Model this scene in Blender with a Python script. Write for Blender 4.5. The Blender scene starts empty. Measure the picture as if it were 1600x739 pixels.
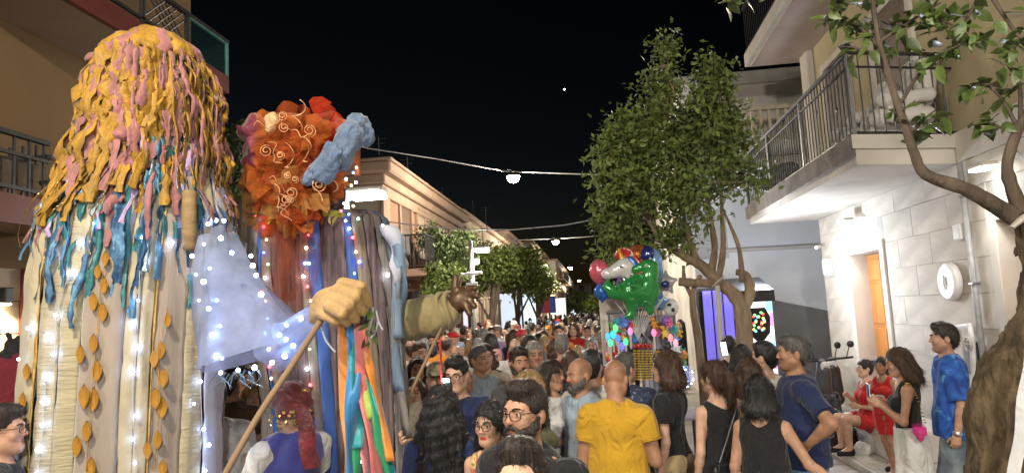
import bpy, bmesh, math, random
import numpy as np
from mathutils import Vector, Matrix, Euler

# ---------------------------------------------------------------- camera, sky, exposure
scene = bpy.context.scene
FPX, CAM_H = 1100.0, 2.05
YAW, PITCH, ROLL = math.radians(6.65), math.radians(6.2), math.radians(3.0)
_f = Vector((-math.sin(YAW) * math.cos(PITCH), math.cos(YAW) * math.cos(PITCH), math.sin(PITCH)))
_r0 = Vector((math.cos(YAW), math.sin(YAW), 0))
_u0 = _r0.cross(_f)
_r = math.cos(ROLL) * _r0 - math.sin(ROLL) * _u0
_u = math.cos(ROLL) * _u0 + math.sin(ROLL) * _r0
CAM = Vector((0, 0, CAM_H))
cam_data = bpy.data.cameras.new("camera")
cam = bpy.data.objects.new("camera", cam_data)
scene.collection.objects.link(cam)
cam.matrix_world = Matrix(((_r.x, _u.x, -_f.x, 0), (_r.y, _u.y, -_f.y, 0), (_r.z, _u.z, -_f.z, CAM_H), (0, 0, 0, 1)))
cam_data.sensor_width = 36.0
cam_data.lens = 36.0 * FPX / 1600.0
cam_data.clip_start = 0.05
cam_data.clip_end = 2000
scene.camera = cam

world = bpy.data.worlds.new("World")
scene.world = world
world.use_nodes = True
_nt = world.node_tree
_sky = _nt.nodes.new("ShaderNodeTexSky")
_sky.sky_type = 'NISHITA'
_sky.sun_disc = False
_sky.sun_elevation = math.radians(-6.0)
_sky.sun_rotation = math.radians(-40)
_bg = _nt.nodes["Background"]
_nt.links.new(_sky.outputs[0], _bg.inputs[0])
_bg.inputs[1].default_value = 0.14
_md = bpy.data.lights.new("moonlight", 'SUN')
_md.energy = 0.02
_md.angle = math.radians(0.5)
_md.color = (0.75, 0.82, 1.0)
moon = bpy.data.objects.new("moonlight", _md)
moon.rotation_euler = (math.radians(38), 0, math.radians(-30))
scene.collection.objects.link(moon)
scene.view_settings.view_transform = 'Standard'
scene.view_settings.look = 'None'
scene.view_settings.exposure = 1.0
scene.view_settings.gamma = 1.0
scene.render.engine = 'CYCLES'
scene.cycles.use_denoising = True
scene.cycles.max_bounces = 5
scene.cycles.diffuse_bounces = 3
scene.cycles.glossy_bounces = 2
scene.cycles.transmission_bounces = 4
scene.cycles.transparent_max_bounces = 8
scene.cycles.sample_clamp_indirect = 4.0
scene.cycles.caustics_reflective = False
scene.cycles.caustics_refractive = False

def ray(px, py):
    """Direction in the world of a pixel of the 1600 x 739 photograph (used only to survey positions)."""
    return _f + _r * ((px - 800) / FPX) + _u * ((369.5 - py) / FPX)
def PY(px, py, y):
    d = ray(px, py); return CAM + d * (y / d.y)
def PX(px, py, x):
    d = ray(px, py); return CAM + d * (x / d.x)
def PZ(px, py, z=0.0):
    d = ray(px, py); return CAM + d * ((z - CAM_H) / d.z)
def pix(p):
    v = Vector(p) - CAM; z = v.dot(_f)
    return 800 + FPX * v.dot(_r) / z, 369.5 - FPX * v.dot(_u) / z

# ---------------------------------------------------------------- tools
COL = scene.collection
RNG = np.random.default_rng(7)
random.seed(11)

class MB:
    """Collects boxes, tubes and sheets; becomes one mesh."""
    def __init__(s):
        s.v, s.f, s.n, s.fm = [], [], 0, []
    def add(s, v, f, m=0):
        v = np.asarray(v, float).reshape(-1, 3)
        s.v.append(v)
        for q in f: s.f.append([i + s.n for i in q])
        s.fm += [m] * len(f)
        s.n += len(v); return s
    def box(s, lo, hi, m=0, bev=0.0, R=None, c=None):
        lo = np.array(lo, float); hi = np.array(hi, float)
        if bev <= 0:
            v = np.array([[lo[0], lo[1], lo[2]], [hi[0], lo[1], lo[2]], [hi[0], hi[1], lo[2]], [lo[0], hi[1], lo[2]],
                          [lo[0], lo[1], hi[2]], [hi[0], lo[1], hi[2]], [hi[0], hi[1], hi[2]], [lo[0], hi[1], hi[2]]])
            f = [(3, 2, 1, 0), (4, 5, 6, 7), (0, 1, 5, 4), (1, 2, 6, 5), (2, 3, 7, 6), (3, 0, 4, 7)]
        else:
            bm = bmesh.new(); bmesh.ops.create_cube(bm, size=1)
            for w in bm.verts: w.co = Vector([(lo[k] + hi[k]) / 2 + w.co[k] * (hi[k] - lo[k]) for k in range(3)])
            bmesh.ops.bevel(bm, geom=bm.edges[:], offset=min(bev, 0.45 * float((hi - lo).min())), segments=1, affect='EDGES')
            bm.verts.index_update()
            v = np.array([w.co[:] for w in bm.verts]); f = [[w.index for w in p.verts] for p in bm.faces]; bm.free()
        if R is not None: v = (v - np.array(c)) @ np.array(R).T + np.array(c)
        return s.add(v, f, m)
    def tube(s, pts, r, n=8, m=0, cap=True, flat=1.0):
        pts = np.asarray(pts, float); N = len(pts)
        r = np.broadcast_to(np.asarray(r, float), (N,))
        t = np.gradient(pts, axis=0); t /= np.linalg.norm(t, axis=1)[:, None] + 1e-9
        ref = np.array([0, 0, 1.0]) if abs(t[0][2]) < 0.9 else np.array([1.0, 0, 0])
        a = np.cross(t[0], ref); a /= np.linalg.norm(a)
        rows = []; th = np.linspace(0, 2 * np.pi, n, endpoint=False)
        for i in range(N):
            a = a - t[i] * a.dot(t[i]); a /= np.linalg.norm(a) + 1e-9
            b = np.cross(t[i], a)
            rows.append(pts[i] + r[i] * (np.cos(th)[:, None] * a + flat * np.sin(th)[:, None] * b))
        f = []
        for i in range(N - 1):
            for j in range(n):
                k = (j + 1) % n
                f.append((i * n + j, i * n + k, (i + 1) * n + k, (i + 1) * n + j))
        if cap:
            f.append(tuple(range(n))[::-1]); f.append(tuple((N - 1) * n + j for j in range(n)))
        return s.add(np.vstack(rows), f, m)
    def sheet(s, grid, m=0, closed=False, thick=0.0):
        """grid: (a, b, 3) of points -> surface; thick > 0 gives it a back face."""
        g = np.asarray(grid, float); A, B = g.shape[:2]
        f = []
        for i in range(A - 1):
            for j in range(B if closed else B - 1):
                k = (j + 1) % B
                f.append((i * B + j, i * B + k, (i + 1) * B + k, (i + 1) * B + j))
        s.add(g.reshape(-1, 3), f, m)
        return s
    def lathe(s, prof, c=(0, 0, 0), n=16, m=0, axis=None):
        th = np.linspace(0, 2 * np.pi, n, endpoint=False)
        g = np.array([[(r * math.cos(t), r * math.sin(t), z) for t in th] for r, z in prof])
        if axis is not None:
            q = Vector((0, 0, 1)).rotation_difference(Vector(axis)).to_matrix()
            g = g @ np.array(q).T
        return s.sheet(g + np.array(c), m, closed=True)
    def prism(s, poly, lo, hi, axis=2, m=0):
        """extrudes a polygon (2-D, in the two other axes) from lo to hi along axis"""
        n = len(poly); v = []
        for h in (lo, hi):
            for p in poly:
                q = list(p); q.insert(axis, h); v.append(q)
        f = [tuple(range(n))[::-1], tuple(range(n, 2 * n))] + [(i, (i + 1) % n, n + (i + 1) % n, n + i) for i in range(n)]
        return s.add(v, f, m)
    def data(s): return np.vstack(s.v), s.f, s.fm

ORG = {}
def mesh_from(name, v, f, smooth=False, fm=None):
    me = bpy.data.meshes.new(name)
    v = np.asarray(v, np.float32)
    if isinstance(f, np.ndarray):
        me.vertices.add(len(v)); me.vertices.foreach_set('co', v.ravel())
        k = f.shape[1]
        me.loops.add(f.size); me.loops.foreach_set('vertex_index', f.astype(np.int32).ravel())
        me.polygons.add(len(f)); me.polygons.foreach_set('loop_start', np.arange(0, f.size, k, dtype=np.int32))
        me.update(calc_edges=True)
    else:
        me.from_pydata([tuple(map(float, p)) for p in v], [], f)
    if fm is not None and any(fm): me.polygons.foreach_set('material_index', np.array(fm, np.int32))
    me.polygons.foreach_set('use_smooth', np.full(len(me.polygons), bool(smooth)))
    me.update()
    return me
def link(name, me, parent=None, loc=None):
    o = bpy.data.objects.new(name, me); COL.objects.link(o)
    if parent is not None: o.parent = parent
    if loc is not None: o.location = loc
    return o
def tag(o, label=None, cat=None, group=None, kind=None):
    if label: o['label'] = label
    if cat: o['category'] = cat
    if group: o['group'] = group
    if kind: o['kind'] = kind
    return o
def thing(name, label, cat, loc=(0, 0, 0), group=None, rz=0.0):
    o = link(name, None); o.location = loc; o.rotation_euler[2] = rz
    o.empty_display_size = 0.1
    ORG[o.name] = Vector(loc)
    return tag(o, label, cat, group)
def obj(name, mb, mat, parent=None, smooth=False, org=None):
    """Mesh object from world-space geometry; its origin is its parent's (or org)."""
    v, f, fm = mb.data() if isinstance(mb, MB) else (mb[0], mb[1], None)
    if org is None: org = ORG[parent.name] if parent is not None else Vector((v[:, 0].mean(), v[:, 1].mean(), v[:, 2].min()))
    org = Vector(org)
    me = mesh_from(name, v - np.array(org), f, smooth, fm)
    for m in (mat if isinstance(mat, (list, tuple)) else [mat]): me.materials.append(m)
    o = link(name, me, parent, None if parent is not None else org)
    ORG[o.name] = org
    return o
def local(name, v, f, mat, parent=None, smooth=True, fm=None):
    """Mesh object whose geometry is already in its parent's own space."""
    me = mesh_from(name, v, f, smooth, fm)
    for m in (mat if isinstance(mat, (list, tuple)) else [mat]): me.materials.append(m)
    return link(name, me, parent)
def inst(name, me, parent, wloc, rot=None, scale=None, mat=None):
    """A piece that shares a mesh with its like."""
    o = bpy.data.objects.new(name, me); COL.objects.link(o)
    if parent is not None:
        o.parent = parent; o.location = Vector(wloc) - ORG[parent.name]
    else: o.location = wloc
    if rot is not None: o.rotation_euler = rot
    if scale is not None: o.scale = (scale,) * 3 if isinstance(scale, (int, float)) else scale
    if mat is not None:
        o.material_slots[0].link = 'OBJECT'; o.material_slots[0].material = mat
    ORG[o.name] = Vector(wloc)
    return o
def piece_mesh(name, mb, mat, smooth=False):
    v, f, fm = mb.data(); me = mesh_from(name, v, f, smooth, fm)
    for m in (mat if isinstance(mat, (list, tuple)) else [mat]): me.materials.append(m)
    return me

# ---- materials
_MC = {}
def mat(name, col, rough=0.7, var=0.18, scale=8.0, bump=0.15, metal=0.0, col2=None, stretch=(1, 1, 1), emit=None, estr=0.0,
        alpha=1.0, trans=0.0, sheen=0.0, spec=0.4, vcol=False, detail=5.0, bscale=None, sub=0.0, objrand=0.0, coat=0.0, fold=0.0, bdist=0.01):
    key = name
    if key in _MC: return _MC[key]
    m = bpy.data.materials.new(name); m.use_nodes = True
    nt = m.node_tree; N = nt.nodes; L = nt.links
    b = N["Principled BSDF"]
    col = tuple(col)[:3]
    tc = N.new("ShaderNodeTexCoord"); mp = N.new("ShaderNodeMapping"); mp.inputs['Scale'].default_value = stretch
    L.new(tc.outputs['Object'], mp.inputs['Vector'])
    nz = N.new("ShaderNodeTexNoise"); nz.inputs['Scale'].default_value = scale; nz.inputs['Detail'].default_value = detail
    L.new(mp.outputs[0], nz.inputs['Vector'])
    cr = N.new("ShaderNodeValToRGB")
    c2 = col2 or tuple(min(1, c * (1 + var)) for c in col)
    c1 = tuple(c * (1 - var) for c in col)
    cr.color_ramp.elements[0].color = (*c1, 1); cr.color_ramp.elements[1].color = (*c2, 1)
    cr.color_ramp.elements[0].position = 0.32; cr.color_ramp.elements[1].position = 0.7
    L.new(nz.outputs['Fac'], cr.inputs['Fac'])
    out = cr.outputs['Color']
    if vcol:
        at = N.new("ShaderNodeAttribute"); at.attribute_name = "Col"
        mx = N.new("ShaderNodeMix"); mx.data_type = 'RGBA'; mx.blend_type = 'MULTIPLY'; mx.inputs[0].default_value = 1
        L.new(out, mx.inputs[6]); L.new(at.outputs['Color'], mx.inputs[7]); out = mx.outputs[2]
    if objrand:
        oi = N.new("ShaderNodeObjectInfo"); hs = N.new("ShaderNodeHueSaturation")
        ma = N.new("ShaderNodeMapRange"); ma.inputs[3].default_value = 1 - objrand; ma.inputs[4].default_value = 1 + objrand
        L.new(oi.outputs['Random'], ma.inputs[0]); L.new(ma.outputs[0], hs.inputs['Value']); L.new(out, hs.inputs['Color']); out = hs.outputs[0]
    L.new(out, b.inputs['Base Color'])
    b.inputs['Roughness'].default_value = rough; b.inputs['Metallic'].default_value = metal
    b.inputs['Specular IOR Level'].default_value = spec
    if sheen: b.inputs['Sheen Weight'].default_value = sheen
    if coat: b.inputs['Coat Weight'].default_value = coat
    if trans: b.inputs['Transmission Weight'].default_value = trans
    if alpha < 1: b.inputs['Alpha'].default_value = alpha
    if sub: b.inputs['Subsurface Weight'].default_value = sub; b.inputs['Subsurface Scale'].default_value = 0.02
    if emit: b.inputs['Emission Color'].default_value = (*emit, 1); b.inputs['Emission Strength'].default_value = estr
    if bump:
        bp = N.new("ShaderNodeBump"); bp.inputs['Strength'].default_value = bump; bp.inputs['Distance'].default_value = bdist
        n2 = N.new("ShaderNodeTexNoise"); n2.inputs['Scale'].default_value = bscale or scale * 4; n2.inputs['Detail'].default_value = 4
        L.new(mp.outputs[0], n2.inputs['Vector']); L.new(n2.outputs['Fac'], bp.inputs['Height']); L.new(bp.outputs[0], b.inputs['Normal'])
        if fold:
            n3 = N.new('ShaderNodeTexNoise'); n3.inputs['Scale'].default_value = 7.5; n3.inputs['Detail'].default_value = 2; n3.inputs['Distortion'].default_value = 1.6
            mp3 = N.new('ShaderNodeMapping'); mp3.inputs['Scale'].default_value = (1.2, 1.2, .75); mp3.inputs['Rotation'].default_value = (.3, .4, .2); L.new(tc.outputs['Object'], mp3.inputs[0]); L.new(mp3.outputs[0], n3.inputs['Vector'])
            b3 = N.new('ShaderNodeBump'); b3.inputs['Strength'].default_value = fold; b3.inputs['Distance'].default_value = .05; L.new(n3.outputs['Fac'], b3.inputs['Height']); L.new(b3.outputs[0], bp.inputs['Normal'])
    _MC[key] = m
    return m
def glow(name, col, strength):
    if name in _MC: return _MC[name]
    m = bpy.data.materials.new(name); m.use_nodes = True
    nt = m.node_tree; b = nt.nodes["Principled BSDF"]
    b.inputs['Base Color'].default_value = (*[0.5 * c for c in col], 1)
    b.inputs['Emission Color'].default_value = (*col, 1); b.inputs['Emission Strength'].default_value = strength
    _MC[name] = m; return m
def gauze(name, col, opacity=0.6, scale=60, stretch=(1, 1, 1), rough=0.8):
    """woven see-through cloth: diffuse + translucent, with open weave"""
    if name in _MC: return _MC[name]
    m = bpy.data.materials.new(name); m.use_nodes = True
    nt = m.node_tree; N = nt.nodes; L = nt.links; N.remove(N["Principled BSDF"])
    o = N["Material Output"]; d = N.new("ShaderNodeBsdfDiffuse"); t = N.new("ShaderNodeBsdfTranslucent"); x = N.new("ShaderNodeBsdfTransparent")
    tc = N.new("ShaderNodeTexCoord"); mp = N.new("ShaderNodeMapping"); mp.inputs['Scale'].default_value = stretch
    nz = N.new("ShaderNodeTexNoise"); nz.inputs['Scale'].default_value = scale * 0.12; nz.inputs['Detail'].default_value = 6
    L.new(tc.outputs['Object'], mp.inputs[0]); L.new(mp.outputs[0], nz.inputs['Vector'])
    cr = N.new("ShaderNodeValToRGB"); cr.color_ramp.elements[0].color = (*[c * 0.72 for c in col], 1); cr.color_ramp.elements[1].color = (*[min(1, c * 1.15) for c in col], 1)
    cr.color_ramp.elements[0].position = 0.3; cr.color_ramp.elements[1].position = 0.7
    L.new(nz.outputs['Fac'], cr.inputs[0]); L.new(cr.outputs[0], d.inputs[0]); L.new(cr.outputs[0], t.inputs[0])
    a = N.new("ShaderNodeMixShader"); a.inputs[0].default_value = 0.4; L.new(d.outputs[0], a.inputs[1]); L.new(t.outputs[0], a.inputs[2])
    b = N.new("ShaderNodeMixShader"); L.new(x.outputs[0], b.inputs[1]); L.new(a.outputs[0], b.inputs[2])
    mr = N.new("ShaderNodeMapRange"); mr.inputs[3].default_value = opacity - 0.12; mr.inputs[4].default_value = min(1, opacity + 0.12)
    L.new(nz.outputs['Fac'], mr.inputs[0]); L.new(mr.outputs[0], b.inputs[0])
    L.new(b.outputs[0], o.inputs[0])
    _MC[name] = m; return m

# ---- implicit surfaces: smooth unions of tapered limbs and ellipsoids, meshed by surface nets
def axis_grid(lo, hi, step, fine=(), fstep=None):
    xs = [lo]
    while xs[-1] < hi:
        x = xs[-1]; st = step
        for a, b in fine:
            if a - step <= x <= b: st = fstep
        xs.append(x + st)
    return np.array(xs, np.float32)
class SDF:
    def __init__(s, lo, hi, step, fine=None, fstep=None):
        fine = fine or []
        s.ax = [axis_grid(lo[k], hi[k], step, [(b[0][k], b[1][k]) for b in fine], fstep or step) for k in range(3)]
        s.D = np.full([len(a) for a in s.ax], 0.5, np.float32)
        s.xf = None
    def _sl(s, lo, hi, mrg):
        sl = []
        for k in range(3):
            a = np.searchsorted(s.ax[k], lo[k] - mrg); b = np.searchsorted(s.ax[k], hi[k] + mrg)
            sl.append(slice(max(0, a - 1), min(len(s.ax[k]), b + 1)))
        return tuple(sl)
    def _grid(s, sl):
        X = s.ax[0][sl[0]][:, None, None]; Y = s.ax[1][sl[1]][None, :, None]; Z = s.ax[2][sl[2]][None, None, :]
        if s.xf is not None:
            R, p = s.xf   # world = R (q - p) + p  ->  q = R^T (w - p) + p
            x, y, z = X - p[0], Y - p[1], Z - p[2]
            return (R[0][0] * x + R[1][0] * y + R[2][0] * z + p[0], R[0][1] * x + R[1][1] * y + R[2][1] * z + p[1], R[0][2] * x + R[1][2] * y + R[2][2] * z + p[2])
        return X, Y, Z
    def _bb(s, lo, hi):
        if s.xf is None: return lo, hi
        R, p = s.xf; c = (lo + hi) / 2; r = np.linalg.norm(hi - lo) / 2
        w = np.array(R) @ (c - p) + p
        return w - r, w + r
    def _join(s, sl, d, k, op):
        D = s.D[sl]
        if op == 'add':
            if k > 0:
                h = np.clip(0.5 + 0.5 * (D - d) / k, 0, 1); s.D[sl] = D * (1 - h) + d * h - k * h * (1 - h)
            else: s.D[sl] = np.minimum(D, d)
        else:
            d = -d
            if k > 0:
                h = np.clip(0.5 - 0.5 * (D - d) / k, 0, 1); s.D[sl] = D * (1 - h) + d * h + k * h * (1 - h)
            else: s.D[sl] = np.maximum(D, d)
    def cone(s, a, b, ra, rb=None, k=0.03, sc=(1, 1, 1), op='add'):
        rb = ra if rb is None else rb
        a = np.array(a, float); b = np.array(b, float); sc = np.array(sc, float)
        rm = max(ra, rb) * sc
        lo, hi = s._bb(np.minimum(a, b) - rm, np.maximum(a, b) + rm)
        sl = s._sl(lo, hi, k + 0.03); X, Y, Z = s._grid(sl)
        aa = a / sc; ba = (b - a) / sc
        px, py, pz = X / sc[0] - aa[0], Y / sc[1] - aa[1], Z / sc[2] - aa[2]
        h = np.clip((px * ba[0] + py * ba[1] + pz * ba[2]) / max(1e-9, float(ba @ ba)), 0, 1)
        d = np.sqrt((px - h * ba[0]) ** 2 + (py - h * ba[1]) ** 2 + (pz - h * ba[2]) ** 2) - (ra + h * (rb - ra))
        s._join(sl, d * float(sc.min()), k, op); return s
    def chain(s, pts, rs, k=0.03, sc=(1, 1, 1)):
        for i in range(len(pts) - 1): s.cone(pts[i], pts[i + 1], rs[i], rs[i + 1], k, sc)
        return s
    def ell(s, c, r, k=0.02, op='add'):
        c = np.array(c, float); r = np.array(r, float)
        lo, hi = s._bb(c - r, c + r)
        sl = s._sl(lo, hi, k + 0.03); X, Y, Z = s._grid(sl)
        x, y, z = X - c[0], Y - c[1], Z - c[2]
        k0 = np.sqrt((x / r[0]) ** 2 + (y / r[1]) ** 2 + (z / r[2]) ** 2)
        k1 = np.sqrt((x / r[0] ** 2) ** 2 + (y / r[1] ** 2) ** 2 + (z / r[2] ** 2) ** 2) + 1e-6
        s._join(sl, k0 * (k0 - 1) / k1, k, op); return s
    def plane(s, n, p):
        """keeps the side n points away from"""
        n = np.array(n, float); n /= np.linalg.norm(n)
        X, Y, Z = s._grid((slice(None),) * 3)
        s.D = np.maximum(s.D, ((X - p[0]) * n[0] + (Y - p[1]) * n[1] + (Z - p[2]) * n[2]).astype(np.float32)); return s
    def planeat(s, n, p, c, r):
        """plane cut that acts only within a ball"""
        n = np.array(n, float); n /= np.linalg.norm(n); c = np.array(c, float)
        sl = s._sl(c - r, c + r, 0); X, Y, Z = s._grid(sl)
        d = (X - p[0]) * n[0] + (Y - p[1]) * n[1] + (Z - p[2]) * n[2]
        ball = np.sqrt((X - c[0]) ** 2 + (Y - c[1]) ** 2 + (Z - c[2]) ** 2) - r
        s.D[sl] = np.maximum(s.D[sl], np.minimum(d, -ball)); return s
    def push(s): s._st = s.D; s.D = np.full_like(s._st, 0.5); return s
    def pop(s, k=0.02):
        D, d = s._st, s.D
        h = np.clip(0.5 + 0.5 * (D - d) / k, 0, 1); s.D = D * (1 - h) + d * h - k * h * (1 - h); return s
    def ripple(s, amp, freq, seed=0, stretch=(1, 1, 1)):
        g = np.random.default_rng(seed); X, Y, Z = s._grid((slice(None),) * 3)
        for _ in range(5):
            w = g.normal(size=3) * freq * np.array(stretch); ph = g.uniform(0, 6.28)
            s.D = s.D + (amp * 0.45 * np.sin(w[0] * X + w[1] * Y + w[2] * Z + ph)).astype(np.float32)
        return s
    def mesh(s):
        D = s.D; I = D < 0
        I[0], I[-1], I[:, 0], I[:, -1], I[:, :, 0], I[:, :, -1] = (False,) * 6
        c = [I[:-1, :-1, :-1], I[1:, :-1, :-1], I[:-1, 1:, :-1], I[1:, 1:, :-1], I[:-1, :-1, 1:], I[1:, :-1, 1:], I[:-1, 1:, 1:], I[1:, 1:, 1:]]
        any_ = np.logical_or.reduce(c); all_ = np.logical_and.reduce(c)
        ci, cj, ck = np.nonzero(any_ & ~all_)
        M = len(ci); off = [(0, 0, 0), (1, 0, 0), (0, 1, 0), (1, 1, 0), (0, 0, 1), (1, 0, 1), (0, 1, 1), (1, 1, 1)]
        vals = [D[ci + o[0], cj + o[1], ck + o[2]] for o in off]; ins = [I[ci + o[0], cj + o[1], ck + o[2]] for o in off]
        vals = [np.where(i_, np.minimum(v_, -1e-5), np.maximum(v_, 1e-5)) for v_, i_ in zip(vals, ins)]
        acc = np.zeros((M, 3)); cnt = np.zeros(M)
        for a, b in ((0, 1), (2, 3), (4, 5), (6, 7), (0, 2), (1, 3), (4, 6), (5, 7), (0, 4), (1, 5), (2, 6), (3, 7)):
            m = ins[a] != ins[b]; t = vals[a] / (vals[a] - vals[b] + 1e-12)
            for k in range(3): acc[:, k] += np.where(m, off[a][k] + t * (off[b][k] - off[a][k]), 0)
            cnt += m
        acc /= cnt[:, None]
        V = np.empty((M, 3))
        for k, ii in enumerate((ci, cj, ck)):
            A = s.ax[k]; V[:, k] = A[ii] + acc[:, k] * (A[ii + 1] - A[ii])
        vid = np.full(any_.shape, -1, np.int64); vid[ci, cj, ck] = np.arange(M)
        Q = []
        i, j, k = np.nonzero(I[:-1, 1:-1, 1:-1] != I[1:, 1:-1, 1:-1]); j += 1; k += 1
        q = np.stack([vid[i, j - 1, k - 1], vid[i, j, k - 1], vid[i, j, k], vid[i, j - 1, k]], 1); fl = ~I[i, j, k]; q[fl] = q[fl][:, ::-1]; Q.append(q)
        i, j, k = np.nonzero(I[1:-1, :-1, 1:-1] != I[1:-1, 1:, 1:-1]); i += 1; k += 1
        q = np.stack([vid[i - 1, j, k - 1], vid[i - 1, j, k], vid[i, j, k], vid[i, j, k - 1]], 1); fl = ~I[i, j, k]; q[fl] = q[fl][:, ::-1]; Q.append(q)
        i, j, k = np.nonzero(I[1:-1, 1:-1, :-1] != I[1:-1, 1:-1, 1:]); i += 1; j += 1
        q = np.stack([vid[i - 1, j - 1, k], vid[i, j - 1, k], vid[i, j, k], vid[i - 1, j, k]], 1); fl = ~I[i, j, k]; q[fl] = q[fl][:, ::-1]; Q.append(q)
        return V, np.vstack(Q)
def rotm(yaw=0, pitch=0, roll=0):
    return np.array(Euler((math.radians(pitch), math.radians(roll), math.radians(yaw)), 'XYZ').to_matrix())

# ---------------------------------------------------------------- ground
XR, XL = 4.3, -5.6          # facade planes right and left of the street
m = MB()
xs = np.linspace(-60, 60, 41); ys = np.concatenate([np.linspace(-30, 30, 31), np.linspace(40, 400, 30)])
m.sheet(np.array([[(x, y, 0.0) for x in xs] for y in ys]))
m.f = [q[::-1] if np.cross(m.v[0][q[1]] - m.v[0][q[0]], m.v[0][q[2]] - m.v[0][q[0]])[2] < 0 else q for q in m.f]
street = obj('street', m, mat('street_stone', (.36, .33, .29), rough=.6, var=.16, scale=1.6, bump=.12, bscale=30), org=(0, 0, 0)); tag(street, kind='structure')
m = MB(); m.box((2.9, -6, .0), (XR + .5, 14.0, .10), bev=.012)
pavement = obj('pavement', m, mat('pavement_stone', (.50, .47, .43), rough=.55, var=.10, scale=2.2, bump=.10, bscale=40), org=(3.4, 8, 0)); tag(pavement, kind='structure')
slab_me = piece_mesh('paving_slab', MB().box((-.296, -.396, 0), (.296, .396, .014), bev=.006), mat('paving_slab', (.50, .47, .43), rough=.5, var=.10, scale=3, bump=.1, bscale=40, objrand=.10))
ORG[pavement.name] = Vector((3.4, 8, 0))
for i in range(2):
    for j in range(14):
        inst('paving_slab', slab_me, pavement, (3.24 + i * .6, 4.3 + j * .7 - .35 * (i % 2), .097), scale=(1, .87, 1))

# ---------------------------------------------------------------- the pale house on the right
M_white = mat('white_block', (.49, .455, .395), rough=.85, var=.16, scale=1.6, bump=.25, bscale=25, objrand=.03)
M_plw = mat('white_plaster', (.52, .485, .43), rough=.9, var=.18, scale=1.1, detail=9, bump=.2, bscale=30)
M_yel = mat('yellow_plaster', (.42, .36, .22), rough=.9, var=.12, scale=1.0, bump=.25, bscale=22)
M_grime = mat('grimy_plaster', (.62, .59, .54), rough=.95, var=.25, scale=.9, bump=.3, bscale=18, detail=9)
M_iron = mat('dark_iron', (.025, .025, .027), rough=.45, var=.2, bump=.05)
M_steel = mat('grey_steel', (.20, .20, .21), rough=.4, metal=.6, var=.1, bump=.03)
M_wood = mat('varnished_wood', (.45, .17, .035), rough=.35, var=.35, scale=3, stretch=(1, 1, .12), bump=.1, coat=.2)
M_dark = mat('dark_void', (.02, .018, .016), rough=.9, bump=0)
M_stone = mat('pale_stone', (.52, .49, .44), rough=.8, var=.08, scale=2, bump=.15)
house = thing('house', 'yellow and white two storey house with a wide railed balcony over the pavement', 'house', (XR, 11, 0))
# openings along the facade (y0, y1, top): far door, near door
D1 = (PX(1382, 382, XR).y + .12, PX(1325, 397, XR).y - .15, 2.72)
D2 = (6.35, PX(1560, 340, XR).y, 2.76)
Y0, Y1 = -1.0, 14.0
ZS = 3.52      # underside of the balcony slab
m = MB()
for y0, y1, z0, z1 in ((Y0, D2[0] - .155, 0, ZS + .2), (D2[0] - .154, D2[1] + .154, D2[2] + .135, ZS + .2), (D2[1] + .155, D1[0] - .155, 0, ZS + .2), (D1[0] - .154, D1[1] + .154, D1[2] + .135, ZS + .2), (D1[1] + .155, Y1, 0, ZS + .2)):
    m.box((XR, y0, z0), (XR + .45, y1, z1))
wall = obj('wall', m, mat('mortar', (.38, .365, .335), rough=.95, bump=.1), house)
# courses of white blocks with recessed joints
bl = MB().box((-.008, -.5, -.5), (.008, .5, .5), bev=.003)
blk = piece_mesh('block', bl, M_white)
rng = random.Random(3)
zc, row = 0.0, 0
while zc < ZS - .05:
    hgt = .40; z1 = min(zc + hgt, ZS)
    y = Y1 - (.0 if row % 2 else .48)
    if row % 2 == 0: spans = [(Y1 - .48, Y1)]
    else: spans = []
    while y > 5.2:
        spans.append((max(5.2, y - .98), y)); y -= .98
    for a, b in spans:
        pieces = [(a, b)]
        for d0, d1, dt in (D1, D2):
            nn = []
            for p, q in pieces:
                if q <= d0 - .16 or p >= d1 + .16 or zc >= dt + .14: nn.append((p, q))
                else:
                    if p < d0 - .16: nn.append((p, d0 - .16))
                    if q > d1 + .16: nn.append((d1 + .16, q))
            pieces = nn
        for p, q in pieces:
            if q - p > .06:
                inst('block', blk, wall, (XR - .004 + rng.uniform(-.003, .003), (p + q) / 2, (zc + z1) / 2), scale=(1, q - p - .005, z1 - zc - .005))
    zc = z1; row += 1
for k, (d0, d1, dt) in enumerate((D1, D2)):
    fr = obj('door_frame', MB().box((XR - .05, d0 - .16, .1), (XR + .40, d0, dt + .14), bev=.01).box((XR - .05, d1, .1), (XR + .40, d1 + .16, dt + .14), bev=.01).box((XR - .045, d0 + .002, dt), (XR + .40, d1 - .002, dt + .137), bev=.01), M_plw, house)
    door = obj('door', MB().box((XR + .24, d0, .1), (XR + .30, d1, dt - .02)), M_wood, house)
    n = 4
    pm = MB()
    for i in range(2):
        for z0, z1 in ((.2, .85), (.92, 1.5), (1.57, 2.2), (2.27, 2.62)):
            w_ = (d1 - d0) / 2; obj('door_panel', MB().box((XR + .215, d0 + i * w_ + .07, z0), (XR + .238, d0 + (i + 1) * w_ - .07, z1), bev=.012), M_wood, door)
    obj('door_handle', MB().tube([(XR + .19, d0 + .35, 1.05), (XR + .19, d0 + .35, 1.25)], .014, 8), M_steel, door)
obj('door_step', MB().box((XR - .22, D1[0] - .15, .112), (XR + .0, D1[1] + .15, .20), bev=.015), M_stone, house)
# upper storey
m = MB(); m.box((XR + .05, Y0, 3.9), (XR + .5, Y1 - .02, 8.6))
obj('upper_wall', m, M_yel, house)
obj('end_wall', MB().box((XR + .46, Y1 - .45, 0), (XR + 9, Y1 - .03, 8.6)), M_plw, house)
obj('corner_pilaster', MB().box((XR - .06, Y1 - .42, 3.95), (XR + .5, Y1 + .03, 7.0), bev=.01), M_plw, house)
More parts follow.
